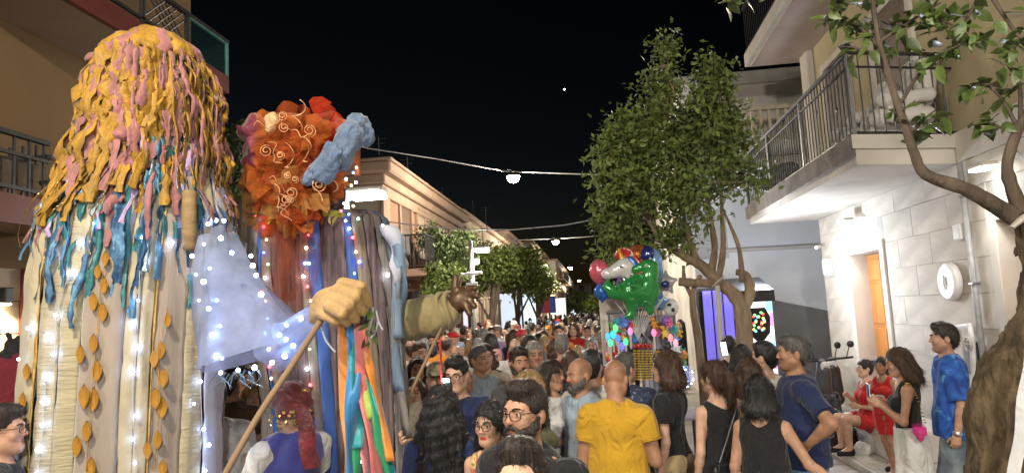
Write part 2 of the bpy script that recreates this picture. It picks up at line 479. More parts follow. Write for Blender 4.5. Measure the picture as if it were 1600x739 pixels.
# balcony slab (front edge x = 3.0)
XB, YB0, YB1 = 3.02, 8.30, 14.05
poly = [(XR + .1, 8.75), (XB, YB0), (XB, YB1), (XR + .1, YB1)]
bal = obj('balcony_slab', MB().prism(poly, ZS, ZS + .30), M_plw, house)
obj('slab_edge', MB().prism([(XB - .05, YB0 - .06), (XB + .002, YB0 - .001), (XB + .002, YB1 + .05), (XB - .05, YB1 + .05)], ZS + .10, ZS + .34), mat('weathered_edge', (.20, .17, .14), rough=.9, var=.35, scale=2.5, bump=.4, detail=8), house)
obj('slab_end', MB().prism([(XB - .05, YB0 - .062), (XR + .1, 8.70), (XR + .1, 8.745), (XB + .003, YB0 - .002)], ZS + .18, ZS + .34), M_stone, house)
obj('wall_band', MB().box((XR - .03, Y0, ZS + .003), (XR + .3, 8.69, ZS + .36), bev=.01), M_plw, house)
# railing
ZR0, ZR1 = ZS + .36, ZS + 1.34
railing = obj('balcony_railing', MB().box((XB - .012, YB0, ZR1 - .05), (XB + .04, YB1, ZR1), bev=.008).box((XB, YB0, ZR0), (XB + .03, YB1, ZR0 + .025)).box((XB, YB0, ZR1 - .20), (XB + .026, YB1, ZR1 - .18))
              .tube([(XB + .01, YB0, ZR1 - .02), (XR + .05, 8.72, ZR1 - .02)], .025, 8).tube([(XB + .01, YB0, ZR1 - .19), (XR + .05, 8.72, ZR1 - .19)], .014, 6).tube([(XB + .01, YB0, ZR0 + .01), (XR + .05, 8.72, ZR0 + .01)], .016, 6), M_iron, house)
bme = piece_mesh('baluster', MB().tube([(0, 0, 0), (0, 0, ZR1 - ZR0 - .05)], .0085, 6), M_iron)
y = YB0 + .13
k = 0
while y < YB1:
    inst('baluster', bme, railing, (XB + .014, y, ZR0)); y += .125; k += 1
for i in range(1, 10):
    t = i / 10; inst('baluster', bme, railing, (XB + .01 + (XR + .04 - XB) * t, YB0 + .42 * t, ZR0))
pme = piece_mesh('railing_post', MB().box((-.022, -.022, 0), (.022, .022, ZR1 - ZR0), bev=.004), M_steel)
for y in (YB0 + .01, YB0 + 1.95, YB0 + 3.9, YB1 - .02): inst('railing_post', pme, railing, (XB + .012, y, ZR0 - .02))
rme = piece_mesh('rosette', MB().lathe([(0, -.012), (.03, -.008), (.036, 0), (.03, .008), (0, .012)], n=8, axis=(1, 0, 0)), M_iron)
for i, y in enumerate(np.arange(YB0 + .5, YB1, .75)):
    inst('rosette', rme, railing, (XB + .014, y, ZR0 + .42 + .18 * (i % 2)))
# balcony door and window upstairs
def opening(parent, x, y0, y1, z0, z1, fm, inner, rev=False, nm='window', fw=.12, mullion=True, proud=.05):
    f_ = obj(nm, MB().box((x - proud, y0 - fw, z0 - fw), (x + .05, y0, z1 + fw), bev=.008).box((x - proud, y1, z0 - fw), (x + .05, y1 + fw, z1 + fw), bev=.008)
             .box((x - proud - .003, y0 + .001, z1), (x + .05, y1 - .001, z1 + fw - .002), bev=.008).box((x - proud - .02, y0 + .001, z0 - fw + .001), (x + .05, y1 - .001, z0), bev=.008), fm, parent)
    obj('shutter' if inner is not None else 'pane', MB().box((x - .012, y0 + .001, z0 + .001), (x + .03, y1 - .001, z1 - .001)), inner, f_)
    return f_
M_shut = mat('brown_shutter', (.10, .055, .035), rough=.5, var=.2, scale=2, stretch=(1, 1, 12), bump=.5, bscale=8)
opening(house, XR + .05, 11.9, 13.0, 3.9, 6.1, M_plw, M_shut, nm='balcony_door')
opening(house, XR + .05, 9.6, 10.8, 3.9, 6.1, M_plw, M_shut, nm='balcony_door')
opening(house, XR + .05, 6.2, 7.3, 5.15, 6.7, M_plw, M_dark, nm='window')
# second storey balcony above
ZT = 6.72
c1 = PY(1210, 92, 13.2)
obj('upper_balcony_slab', MB().prism([(XR + .2, 10.2), (3.35, 10.2), (3.35, 14.25), (XR + .2, 14.25)], ZT, ZT + .22), mat('pink_soffit', (.48, .40, .37), rough=.9, var=.1, scale=2), house)
obj('upper_slab_rim', MB().prism([(3.26, 10.1), (3.348, 10.1), (3.348, 14.33), (3.26, 14.33)], ZT + .03, ZT + .28).prism([(3.349, 14.252), (XR + .2, 14.252), (XR + .2, 14.33), (3.349, 14.33)], ZT + .03, ZT + .279), M_plw, house)
up_r = obj('upper_railing', MB().box((3.28, 10.1, ZT + 1.2), (3.33, 14.3, ZT + 1.25)).box((3.28, 10.1, ZT + .32), (3.31, 14.3, ZT + .35)), M_iron, house)
for y in np.arange(10.15, 14.3, .14): inst('baluster', bme, up_r, (3.3, y, ZT + .32))
# things fixed to the white wall
pt = PX(1492, 440, XR)
disc = thing('wall_sign', 'round white disc sign with a faint grey emblem on the white block wall', 'sign', pt)
obj('disc', MB().lathe([(0, .09), (.20, .088), (.225, .07), (.23, .0), (0, 0)], pt + Vector((-.02, 0, 0)), 40, axis=(-1, 0, 0)), mat('disc_white', (.68, .67, .66), rough=.5, var=.04, bump=.03), disc, smooth=False)
em = MB()
a = np.linspace(0.5, 5.4, 18); em.tube([(pt.x - .113, pt.y + .04 * math.sin(t) , pt.z + .01 + .085 * math.cos(t)) for t in a], .0045, 5)
em.tube([(pt.x - .113, pt.y + .05, pt.z - .09), (pt.x - .113, pt.y - .03, pt.z - .085)], .004, 5); em.tube([(pt.x - .113, pt.y - .012 + .014 * math.sin(t), pt.z + .01 + .05 * math.cos(t)) for t in np.linspace(0, 6, 12)], .0035, 5)
obj('emblem', em, mat('emblem_grey', (.40, .39, .38), bump=0), disc)
def wallbox(px, py, w_, h_, d_, label, cat, nm, m1=None, xw=XR):
    p = PX(px, py, xw); t = thing(nm, label, cat, p)
    obj('casing', MB().box((xw - .02 - d_, p.y - w_ / 2, p.z - h_ / 2), (xw - .016, p.y + w_ / 2, p.z + h_ / 2), bev=.012), m1 or mat('box_white', (.66, .65, .62), rough=.5, var=.04, bump=.03), t)
    obj('lid', MB().box((xw - .028 - d_, p.y - w_ / 2 + .02, p.z - h_ / 2 + .02), (xw - .021 - d_, p.y + w_ / 2 - .02, p.z + h_ / 2 - .02), bev=.003), mat('lid_grey', (.50, .49, .47), rough=.5, bump=.02), t)
    return t
wallbox(1299, 417, .26, .30, .10, 'white meter box high on the wall at the far corner of the pale house', 'meter box', 'meter_box')
wallbox(1507, 362, .17, .19, .07, 'small white junction box on the wall above the round disc sign', 'junction box', 'junction_box')
p = PX(1290, 382, XR)
cc = thing('security_camera', 'small white security camera on the house corner under the balcony', 'camera', p)
obj('bracket', MB().tube([(XR - .02, p.y, p.z), (XR - .12, p.y, p.z)], .018, 8), M_plw, cc); obj('camera_body', MB().tube([(XR - .08, p.y + .05, p.z - .02), (XR - .22, p.y - .16, p.z - .06)], [.03, .034], 10), mat('camera_white', (.7, .7, .68), rough=.4, bump=0), cc)
# wall lamps (lit)
def wall_lamp(px, py, label, power, xw=XR):
    p = PX(px, py, xw - .18); t = thing('wall_lamp', label, 'lamp', (xw, p.y, p.z), 'lamps lighting the white wall')
    obj('arm', MB().tube([(xw - .01, p.y - .30, p.z + .04), (xw - .12, p.y - .16, p.z + .03), (xw - .2, p.y, p.z + .025)], .014, 8), M_plw, t)
    obj('lamp_head', MB().box((xw - .30, p.y - .14, p.z), (xw - .10, p.y + .16, p.z + .05), bev=.015), M_plw, t)
    obj('lamp_glass', MB().box((xw - .28, p.y - .12, p.z - .018), (xw - .12, p.y + .14, p.z - .001), bev=.004), glow('led_white', (1, .97, .92), 30), t)
    l = bpy.data.lights.new('wall_lamp_light', 'SPOT'); l.energy = power; l.color = (1, .96, .90); l.shadow_soft_size = .08; l.spot_size = math.radians(150); l.spot_blend = .9
    lo = bpy.data.objects.new('wall_lamp_light', l); COL.objects.link(lo); lo.parent = t; lo.location = Vector((xw - .30, p.y + .02, p.z - .07)) - ORG[t.name]; lo.rotation_euler = (0, math.radians(12), 0)
wall_lamp(1325, 346, 'small white wall lamp glowing above the wooden door at the far end', 26)
wall_lamp(1540, 262, 'bright white wall lamp behind the trunk of the nearest tree', 40)
# drain pipe and valve
p = PX(1512, 290, XR)
pipe = thing('drain_pipe', 'grey drain pipe running down the white wall beside the near doorway', 'pipe', (XR, p.y, .1))
obj('pipe', MB().tube([(XR - .06, p.y, .12), (XR - .06, p.y, ZS - .02)], .032, 10), mat('pipe_grey', (.30, .30, .30), rough=.5, bump=.05), pipe, smooth=True)
for z in (.9, 2.1, 3.1): obj('clip', MB().box((XR - .10, p.y - .045, z), (XR - .012, p.y + .045, z + .025), bev=.004), M_steel, pipe)
p2 = PX(1515, 520, XR - .12)
vl = thing('gas_pipework', 'white gas pipe with round valve on the wall behind the tie dye shirt', 'pipework', (XR, p2.y, 1.2))
q = lambda px, py: PX(px, py, XR - .14)
pp = [q(1489, 512), q(1516, 508), q(1519, 530), q(1523, 600), q(1524, 610)]
obj('pipe', MB().tube([tuple(v) for v in pp], .030, 10), mat('pipe_white', (.62, .61, .60), rough=.4, bump=.05), vl, smooth=True)
vv = q(1520, 537); obj('valve_wheel', MB().lathe([(.075, -.014), (.085, 0), (.075, .014), (.065, 0), (.075, -.014)], vv + Vector((-.05, 0, 0)), 18, axis=(-1, 0, 0)).tube([vv + Vector((-.05, -.07, 0)), vv + Vector((-.05, .07, 0))], .01, 6), M_plw, vl)
bx = q(1502, 540); obj('meter', MB().box((XR - .12, bx.y - .14, bx.z - .32), (XR - .02, bx.y + .02, bx.z + .06), bev=.02), mat('meter_grey', (.16, .16, .16), rough=.6), vl)

# sofa cushions / armchairs stored on the balcony
def armchair(y, label, s=1.0):
    t = thing('armchair', label, 'armchair', (3.75, y, ZS + .30), 'covered armchairs on the balcony')
    M_cov = mat('cover_white', (.55, .53, .50), rough=.9, var=.1, scale=4, bump=.4, bscale=12)
    def soft(nm, prims, seed):
        sd = SDF((-.5, -.5, -.05), (.5, .5, 1.15), .032)
        for a, b, r in prims: sd.cone(a, b, r, r, .05)
        sd.ripple(.012, 18, seed); v, f = sd.mesh(); local(nm, v * s, f, M_cov, t, True)
    soft('seat', [((-.22, -.2, .32), (.22, -.2, .32), .14), ((-.22, .15, .32), (.22, .15, .32), .14), ((-.2, 0, .14), (.2, 0, .14), .16)], 1)
    soft('backrest', [((.28, -.22, .5), (.33, -.2, .95), .10), ((.28, .0, .5), (.33, 0, 1.0), .11), ((.28, .22, .5), (.33, .2, .95), .10)], 2)
    for x in (-1, 1): soft('armrest', [((-.25, x * .36, .5), (.25, x * .36, .52), .09), ((-.2, x * .37, .3), (.2, x * .37, .3), .09)], 3 + x)
armchair(8.95, 'white covered armchair by the front corner of the balcony'); armchair(9.95, 'white covered armchair farther back along the balcony railing')
# dark dog shaped planter bags at the far end of the balcony
sd = SDF((-.35, -.6, -.02), (.35, .6, .75), .035); sd.cone((0, -.4, .25), (0, .35, .3), .22, .24, .05); sd.ell((0, .1, .48), (.2, .25, .16)); sd.ell((.05, -.42, .45), (.14, .13, .12)); sd.ripple(.02, 16, 4)
v, f = sd.mesh(); o = local('dark_bag', v, f, mat('bag_black', (.03, .035, .05), rough=.7, bump=.4, scale=4), None, True); o.location = (3.4, 12.9, ZS + .3); tag(o, 'dark bundle behind the far end of the balcony railing', 'bundle'); ORG[o.name] = Vector(o.location)

# ---------------------------------------------------------------- grey house beyond, its front turned to the camera
YG = 16.3
gx0 = PY(1062, 120, YG).x; gt = PY(1062, 122, YG).z
gh = thing('grey_house', 'weathered grey house with an ornate balcony balustrade seen past the tree', 'house', (gx0 + 2, YG, 0))
gz = lambda px, py, y=YG: PY(px, py, y).z
zA, zB = gz(1200, 178), gz(1200, 228)        # band of the balustrade
obj('wall', MB().box((gx0, YG, 0), (9.5, YG + .5, zB - .25)), mat('bluewhite_plaster', (.70, .71, .72), rough=.9, var=.06, scale=1.5, bump=.2), gh)
obj('upper_wall', MB().box((gx0 + .05, YG + 1.0, zB - .26), (9.5, YG + 1.5, gt)), M_grime, gh)
obj('roof_parapet', MB().box((gx0 - .05, YG + .9, gt), (9.5, YG + 1.6, gt + .32), bev=.02), mat('parapet', (.55, .53, .50), rough=.9, var=.2, scale=2, bump=.3), gh)
obj('side_wall', MB().box((gx0, YG + .52, 0), (gx0 + .5, YG + 9, gt - .01)), M_grime, gh)
gslab = obj('balcony_slab', MB().box((gx0 + .6, YG - .7, zB - .24), (9, YG + .998, zB - .02), bev=.02), M_stone, gh)
obj('cornice', MB().box((gx0 - .06, YG - .12, zB - .55), (9.5, YG - .002, zB - .26), bev=.03), M_stone, gh)
ob = obj('balustrade', MB().box((gx0 + .6, YG - .62, zA - .06), (9, YG - .48, zA + .04), bev=.01).box((gx0 + .6, YG - .6, zB), (9, YG - .5, zB + .05), bev=.01), mat('balustrade_beige', (.50, .44, .34), rough=.8, bump=.1), gh)
me_b = piece_mesh('baluster', MB().box((-.035, -.03, 0), (.035, .03, zA - zB - .11), bev=.008), _MC['balustrade_beige'])
me_c = piece_mesh('fret_bar', MB().box((-.10, -.028, -.022), (.10, .028, .022), bev=.004), _MC['balustrade_beige'])
x = gx0 + .7; i = 0
while x < 7.5:
    inst('baluster', me_b, ob, (x, YG - .55, zB + .05)); 
    inst('fret_bar', me_c, ob, (x + .09, YG - .55, zB + .05 + (zA - zB - .11) * (.25 if i % 2 else .72)))
    x += .18; i += 1
zl = gz(1290, 487); zl2 = gz(1205, 468)
obj('dado', MB().prism([(PY(1205, 468, YG).x, zl2), (PY(1300, 492, YG).x, zl), (9, zl - .5), (9, .0), (PY(1205, 468, YG).x, 0)], YG - .05, YG - .002, axis=1), mat('dado_grey', (.20, .195, .19), rough=.9, var=.15, scale=2, bump=.2), gh)
opening_m = MB()
wx = PY(1105, 430, YG).x
obj('window_grille', MB().box((wx - .5, YG - .06, gz(1105, 405)), (wx + .5, YG - .003, gz(1105, 330))), mat('shutter_pale', (.45, .44, .42), rough=.6, var=.1, scale=2, stretch=(1, 1, 14), bump=.5), gh)
obj('gutter', MB().tube([(gx0 + .3, YG - .1, gz(1200, 388)), (8, YG - .1, gz(1280, 386))], .045, 8), M_stone, gh)

# ---------------------------------------------------------------- left side: near apartment block
M_ochre = mat('ochre_plaster', (.135, .082, .036), rough=.9, var=.15, scale=.8, bump=.2, bscale=20)
M_redbr = mat('oxblood_paint', (.105, .022, .018), rough=.5, var=.15, bump=.05)
M_soff = mat('soffit_cream', (.22, .165, .115), rough=.9, var=.12, scale=1.4, bump=.15)
M_glass = mat('teal_glass', (.015, .045, .045), rough=.08, var=.05, bump=0, alpha=.2, spec=.6)
ap = thing('apartment_block', 'ochre apartment block with oxblood balcony edges behind the pale dressed puppet', 'building', (XL, 7, 0))
XW = -5.35
obj('wall', MB().box((XW - .5, 3.2, 0), (XW, PX(298, 4, XW).y, 9.5)), M_ochre, ap)
obj('corner_pier', MB().box((XW + .002, 2.2, 0), (XW + .22, 4.75, 9.4)), mat('pier_brown', (.12, .07, .032), rough=.85, var=.15), ap)
ZU = 5.02
yf = PX(355, 65, -4.52).y
obj('balcony_slab', MB().prism([(XW, 5.32), (-4.56, 5.32), (-4.56, yf), (XW, yf)], ZU, ZU + .05), M_soff, ap)
obj('slab_edge', MB().prism([(-4.56, 5.25), (-4.50, 5.25), (-4.50, yf), (-4.56, yf)], ZU, ZU + .22).prism([(XW, 5.25), (-4.561, 5.25), (-4.561, 5.318), (XW, 5.318)], ZU, ZU + .219), M_redbr, ap)
obj('balcony_floor', MB().prism([(XW, 5.32), (-4.562, 5.32), (-4.562, yf), (XW, yf)], ZU + .052, ZU + .215), M_stone, ap)
ZG = PX(355, 65, -4.52).z
ra = obj('balcony_railing', MB().box((-4.55, 5.3, ZG - .04), (-4.49, yf, ZG)).box((-4.54, 5.3, ZU + .26), (-4.50, 7.2, ZU + .29)), M_iron, ap)
y_ = PX(292, 30, -4.52).y; ya = PX(222, 10, -4.52).y
dl = MB()
for k in range(-3, 14):
    a = ya + k * .11
    for s_ in (1, -1):
        p0 = (a, ZU + .30) ; p1 = (a + s_ * .38, ZG - .06)
        if min(p0[0], p1[0]) > ya - .02 and max(p0[0], p1[0]) < y_ + .02: obj('lattice_bar', MB().tube([(-4.52 + .006 * s_, p0[0], p0[1]), (-4.52 + .006 * s_, p1[0], p1[1])], .009, 5), M_iron, ra)
for yy in (ya, y_): obj('railing_post', MB().box((-4.54, yy - .02, ZU + .24), (-4.50, yy + .02, ZG - .04)), M_iron, ra)
g1 = obj('glass_panel', MB().box((-4.535, y_ + .05, ZU + .20), (-4.515, yf - .05, ZG - .05)), M_glass, ap)
g2 = obj('glass_panel', MB().box((-4.50, yf - .02, ZU + .20), (XW, yf, ZG - .05)), M_glass, ap)
M_edge = mat('glass_edge', (.14, .32, .30), rough=.2, bump=0)
obj('glass_edge', MB().box((-4.545, y_ + .05, ZG - .048), (-4.505, yf + .01, ZG + .012)).box((-4.54, yf - .028, ZU + .2), (-4.508, yf + .012, ZG - .05)), M_edge, ap)
# lower balcony
ZL = PX(75, 222, -4.75).z; yl = PX(75, 222, -4.75).y
zf = PX(40, 318, -4.75).z
obj('lower_slab', MB().box((XW, 3.2, zf - .16), (-4.72, yl + .5, zf)), M_soff, ap)
obj('lower_slab_edge', MB().box((-4.719, 3.15, zf - .20), (-4.66, yl + .56, zf + .04)), M_redbr, ap)
lr = obj('lower_railing', MB().box((-4.77, 3.2, ZL - .04), (-4.72, yl, ZL)).box((-4.76, 3.2, ZL - .20), (-4.73, yl, ZL - .17)).box((-4.76, 3.2, zf + .10), (-4.73, yl, zf + .13)).box((XW, yl - .02, ZL - .16), (-4.70, yl + .02, ZL - .12)).box((XW, yl - .02, ZL - .38), (-4.70, yl + .02, ZL - .35)), M_iron, ap)
lb = piece_mesh('baluster', MB().box((-.010, -.010, 0), (.010, .010, ZL - zf - .06)), M_iron)
for yy in np.arange(3.3, yl + .05, .16): inst('baluster', lb, lr, (-4.745, yy, zf + .04))
for xx in np.arange(XW + .1, -4.74, .13): inst('baluster', lb, lr, (xx, yl, zf + .04))
obj('privacy_screen', MB().box((-4.80, 3.2, zf + .14), (-4.775, yl - .06, ZL - .22)), mat('screen_brown', (.11, .09, .065), rough=.9, var=.25, scale=4, bump=.4), ap)
# ground floor: stone blocks, red door post, wall light
M_sb = mat('beige_block', (.36, .30, .23), rough=.9, var=.12, scale=3, bump=.3, bscale=25, objrand=.12)
sb = piece_mesh('stone_block', MB().box((-.012, -.5, -.5), (.012, .5, .5), bev=.006), M_sb)
gw = [o for o in bpy.data.objects if o.parent == ap and o.name.startswith('wall')][0]
ORG[gw.name] = ORG[ap.name]
for r in range(9):
    for c in range(6):
        y0 = 4.85 + c * .75 - (.37 if r % 2 else 0)
        if y0 < 4.76: continue
        inst('stone_block', sb, gw, (XW + .004, y0 + .375, .15 + r * .30), scale=(1, .738, .29))
obj('door_post', MB().box((XW + .02, PX(38, 430, XW).y - .08, 0), (XW + .10, PX(38, 430, XW).y + .10, 2.7), bev=.01), M_redbr, ap)
pl = PX(14, 470, XW + .15)
wl = thing('wall_lamp', 'warm downlight on the left wall beside the pale dressed puppet', 'lamp', pl)
obj('lamp_body', MB().box((XW + .03, pl.y - .05, pl.z - .02), (XW + .16, pl.y + .05, pl.z + .12), bev=.01), M_iron, wl)
obj('lamp_glass', MB().box((XW + .05, pl.y - .035, pl.z - .035), (XW + .14, pl.y + .035, pl.z - .021)), glow('warm_glass', (1, .8, .5), 60), wl)
l = bpy.data.lights.new('wall_lamp_light', 'SPOT'); l.energy = 40; l.color = (1, .78, .5); l.spot_size = math.radians(140); l.shadow_soft_size = .05
lo = bpy.data.objects.new('wall_lamp_light', l); COL.objects.link(lo); lo.parent = wl; lo.location = (.0, 0, -.06)

# ---------------------------------------------------------------- left side: salmon house with a deep cornice and those beyond
def facade_window(parent, x, y0, y1, z0, z1, fm, inner, door=False):
    return opening(parent, x, y0, y1, z0, z1, fm, inner, nm='balcony_door' if door else 'window', fw=.14, proud=-.0 + .0)
M_salm = mat('salmon_plaster', (.26, .135, .09), rough=.9, var=.14, scale=.9, bump=.15)
M_corn = mat('cornice_stone', (.31, .21, .15), rough=.85, var=.12, scale=1.5, bump=.15)
def mirror_open(parent, x, y0, y1, z0, z1, fm, inner, nm):
    """an opening in a wall whose outside looks towards +x"""
    fw = .14
    f_ = obj(nm, MB().box((x, y0 - fw, z0), (x + .07, y0, z1 + fw), bev=.008).box((x, y1, z0), (x + .07, y1 + fw, z1 + fw), bev=.008).box((x, y0 + .001, z1), (x + .068, y1 - .001, z1 + fw - .002), bev=.008).box((x, y0 - fw - .05, z1 + fw + .02), (x + .13, y1 + fw + .05, z1 + fw + .09), bev=.01), fm, parent)
    sh_ = obj('shutter', MB().box((x + .004, y0 + .001, z0 + .001), (x + .03, y1 - .001, z1 - .001)), inner, f_)
    return f_
XP = XL
yc0, yc1 = 18.1, 29.0
zc_ = PX(600, 243, XP + .35).z
sh = thing('salmon_house', 'salmon pink house with deep cornice and iron balcony left of the street', 'house', (XP, 23, 0))
obj('wall', MB().box((XP - 6, yc0, 0), (XP, yc1, zc_ - .9)), M_salm, sh)
obj('end_wall', MB().box((XP - 6, yc0 - .03, 0), (XP - .02, yc0 - .001, zc_ - .92)), mat('end_plaster', (.30, .25, .20), rough=.9, var=.12, scale=1, bump=.15), sh)
obj('cornice', MB().box((XP - 6, yc0 - .12, zc_ - .92), (XP + .10, yc1, zc_ - .62), bev=.02).box((XP - 6, yc0 - .22, zc_ - .618), (XP + .20, yc1, zc_ - .36), bev=.03).box((XP - 6, yc0 - .42, zc_ - .358), (XP + .42, yc1, zc_ - .05), bev=.05).box((XP - 6, yc0 - .46, zc_ - .048), (XP + .46, yc1, zc_ + .03), bev=.02), M_corn, sh)
obj('pilaster', MB().box((XP + .002, yc0 - .05, 0), (XP + .10, yc0 + .55, zc_ - .93), bev=.01).box((XP + .002, yc1 - .6, 0), (XP + .10, yc1, zc_ - .93), bev=.01).box((XP + .002, 23.0, 0), (XP + .08, 23.4, zc_ - .93), bev=.01), M_corn, sh)
zb = PX(640, 412, XP + .9).z
for y0 in (19.9, 24.9):
    mirror_open(sh, XP, y0, y0 + 1.2, zb + .02, zb + 2.1, M_corn, M_shut, 'balcony_door')
for y0 in (21.9, 26.9):
    mirror_open(sh, XP, y0, y0 + .9, zb + .5, zb + 1.9, M_corn, mat('pale_shutter', (.34, .26, .19), rough=.6, stretch=(1, 1, 12), bump=.5, bscale=8), 'window')
for y0 in (19.6, 22.4, 25.2): mirror_open(sh, XP, y0, y0 + 1.5, .02, 2.7, M_corn, M_shut, 'shop_door')
obj('balcony_slab', MB().box((XP, 19.2, zb - .22), (XP + .95, 27.8, zb), bev=.03), M_corn, sh)
rr = obj('balcony_railing', MB().box((XP + .86, 19.2, zb + .92), (XP + .92, 27.8, zb + .97)).box((XP + .87, 19.2, zb + .05), (XP + .91, 27.8, zb + .08)).box((XP + .02, 19.2, zb + .92), (XP + .858, 19.26, zb + .968)).box((XP + .02, 19.2, zb + .05), (XP + .868, 19.25, zb + .078)), M_iron, sh)
b2 = piece_mesh('baluster', MB().tube([(0, 0, 0), (0, 0, .86)], .011, 5), M_iron)
for yy in np.arange(19.25, 27.8, .12): inst('baluster', b2, rr, (XP + .89, yy, zb + .06))
for xx in np.arange(XP + .1, XP + .85, .12): inst('baluster', b2, rr, (xx, 19.23, zb + .06))
obj('cable_run', MB().tube([(XP + .05, 18.8, zb - .5), (XP + .06, 20, zb - .62), (XP + .06, 22, zb - .55), (XP + .06, 24, zb - .7)], .02, 5).tube([(XP + .12, 18.9, zb - .3), (XP + .12, 18.9, .3)], .04, 6), M_iron, sh)
# rest of the left row: (y0, y1, z top from the photo, colours)
def row_house(x, y0, y1, ztop, col, label, side=1, floors=2, nm='town_house', cm=None, lit=False):
    t = thing(nm, label, 'house', (x, (y0 + y1) / 2, 0))
    M_ = mat('plaster_' + label[:14].replace(' ', '_'), col, rough=.9, var=.14, scale=.8, bump=.15)
    lo, hi = (x - 6, x) if side > 0 else (x, x + 6)
    obj('wall', MB().box((lo, y0, 0), (hi, y1, ztop)), M_, t)
    cl, ch = (x - .1, x + .25) if side > 0 else (x - .25, x + .1)
    obj('roof_edge', MB().box((min(lo, cl), y0 - .02, ztop + .002), (max(hi, ch), y1 + .02, ztop + .22), bev=.03), cm or M_corn, t)
    n = max(1, int((y1 - y0) / 2.6)); fh = (ztop - .2) / floors
    for f in range(floors):
        for i in range(n):
            yy = y0 + (i + .5) * (y1 - y0) / n
            z0 = f * fh + (.9 if f else .02); z1 = f * fh + fh - .45
            inner = M_shut if (i + f) % 3 else mat('pale_shutter', (.34, .26, .19))
            if side > 0: mirror_open(t, x, yy - .5, yy + .5, z0, z1, cm or M_corn, inner, 'window' if f else 'shop_door')
            else: opening(t, x, yy - .5, yy + .5, max(z0, .15), z1, cm or M_corn, inner, nm='window' if f else 'shop_door')
        if f and n > 1:
            a, b = (x + .002, x + .8) if side > 0 else (x - .8, x - .002)
            obj('balcony_slab', MB().box((a, y0 + .8, f * fh + .55), (b, y1 - .8, f * fh + .70), bev=.02), cm or M_corn, t)
            e = b - .04 if side > 0 else a
            rl = obj('balcony_railing', MB().box((e, y0 + .8, f * fh + 1.55), (e + .04, y1 - .8, f * fh + 1.60)), M_iron, t)
            for yy in np.arange(y0 + .9, y1 - .85, .3): inst('baluster', b2, rl, (e + .02, yy, f * fh + .70))
    return t
row_house(XL, 29.05, 35, PX(688, 312, XL).z * .99, (.44, .36, .24), 'cream house with flat roof just past the salmon house')
row_house(XL + .05, 35.05, 45, PX(742, 352, XL).z, (.36, .28, .21), 'low tan house half hidden by street trees on the left', floors=2)
row_house(XL - .1, 45.05, 60, PX(800, 372, XL).z, (.30, .22, .17), 'brown long house roof rising behind the street trees', floors=2)
row_house(XL + .2, 60.05, 78, PX(845, 398, XL).z, (.45, .42, .38), 'white gabled house far down the left side', floors=2)
row_house(XL + 1.2, 78.05, 110, PX(872, 412, XL + 1.2).z, (.50, .46, .40), 'pale block with balconies at the far left end of the street', floors=3)
endh = thing('end_building', 'pale two storey building closing the far end of the street', 'building', (0, 150, 0))
pz = PY(880, 448, 150).z
obj('wall', MB().box((-14, 150, 0), (14, 156, pz)), mat('end_cream', (.48, .44, .38), rough=.9, var=.1), endh)
obj('roof_edge', MB().box((-14.2, 149.6, pz + .002), (14.2, 156, pz + .5)), M_corn, endh)
for i in range(9):
    for z0 in (1, 5):
        w_ = obj('window', MB().box((-12 + i * 2.7, 149.9, z0), (-10.8 + i * 2.7, 149.98, z0 + 2.4)), M_shut, endh)
# far right row, mostly behind the tree and the stall
row_house(5.2, 27, 44, 7.2, (.50, .47, .42), 'tall pale house on the right hidden behind the big tree', side=-1)
row_house(4.6, 44.05, 80, PX(905, 400, 4.6).z if False else 6.4, (.40, .37, .33), 'grey row house far down the right side', side=-1)
row_house(4.2, 80.05, 130, 7.5, (.36, .33, .3), 'dark flat roofed block at the far right end', side=-1)
# aerials on the roofs
for px, py0, py1, y in ((592, 228, 212, 20), (637, 258, 245, 24), (692, 320, 292, 32), (740, 350, 314, 38), (760, 352, 322, 42), (1000, 1, 1, 0)):
    if y == 0: continue
    a = PY(px, py0 + 14, y); b = PY(px, py1, y)
    t = thing('roof_aerial', {592: 'thin roof aerial above the near end of the salmon house', 637: 'thin roof aerial in the middle of the salmon house roof', 692: 'thin roof aerial at the far end of the salmon house', 740: 'thick dark mast rising from the tan roof', 760: 'thin mast right of the thick dark one'}[px], 'aerial', a)
    r_ = .05 if px == 740 else .022
    obj('mast', MB().tube([tuple(a), (a.x, a.y, b.z)], r_, 6), M_iron, t)
    if px != 740: obj('crossbar', MB().tube([(a.x - .25, a.y, b.z - .1), (a.x + .25, a.y, b.z - .1)], .012, 5).tube([(a.x - .18, a.y, b.z - .25), (a.x + .18, a.y, b.z - .25)], .012, 5), M_iron, t)

# ---------------------------------------------------------------- people
def skin_mat(k):
    c = {'light': (0.56, 0.34, 0.24), 'mid': (0.46, 0.26, 0.17), 'tan': (0.38, 0.20, 0.12), 'dark': (0.26, 0.14, 0.09)}[k]
    return mat('skin_' + k, c, rough=0.46, var=0.16, scale=22, bump=0.22, vcol=True, spec=0.35, bscale=260)
def hair_mat(k):
    c = {'black': (0.012, 0.010, 0.010), 'dark': (0.022, 0.014, 0.010), 'brown': (0.055, 0.028, 0.015), 'auburn': (0.060, 0.028, 0.016),
         'blond': (0.30, 0.19, 0.08), 'grey': (0.20, 0.19, 0.18), 'pepper': (0.085, 0.08, 0.078), 'white': (0.55, 0.53, 0.5), 'red': (0.16, 0.05, 0.02)}[k]
    return mat('hair_' + k, c, rough=0.42, var=0.55, scale=60, bump=0.9, stretch=(1, 1, 0.1), spec=0.5, bscale=150)
def cloth(k, c, **kw):
    a = dict(rough=0.85, var=0.12, scale=5, bump=0.25, bscale=110, sheen=0.15, spec=0.2, fold=.75); a.update(kw)
    return mat('cloth_' + k, c, **a)
M_EYE = None
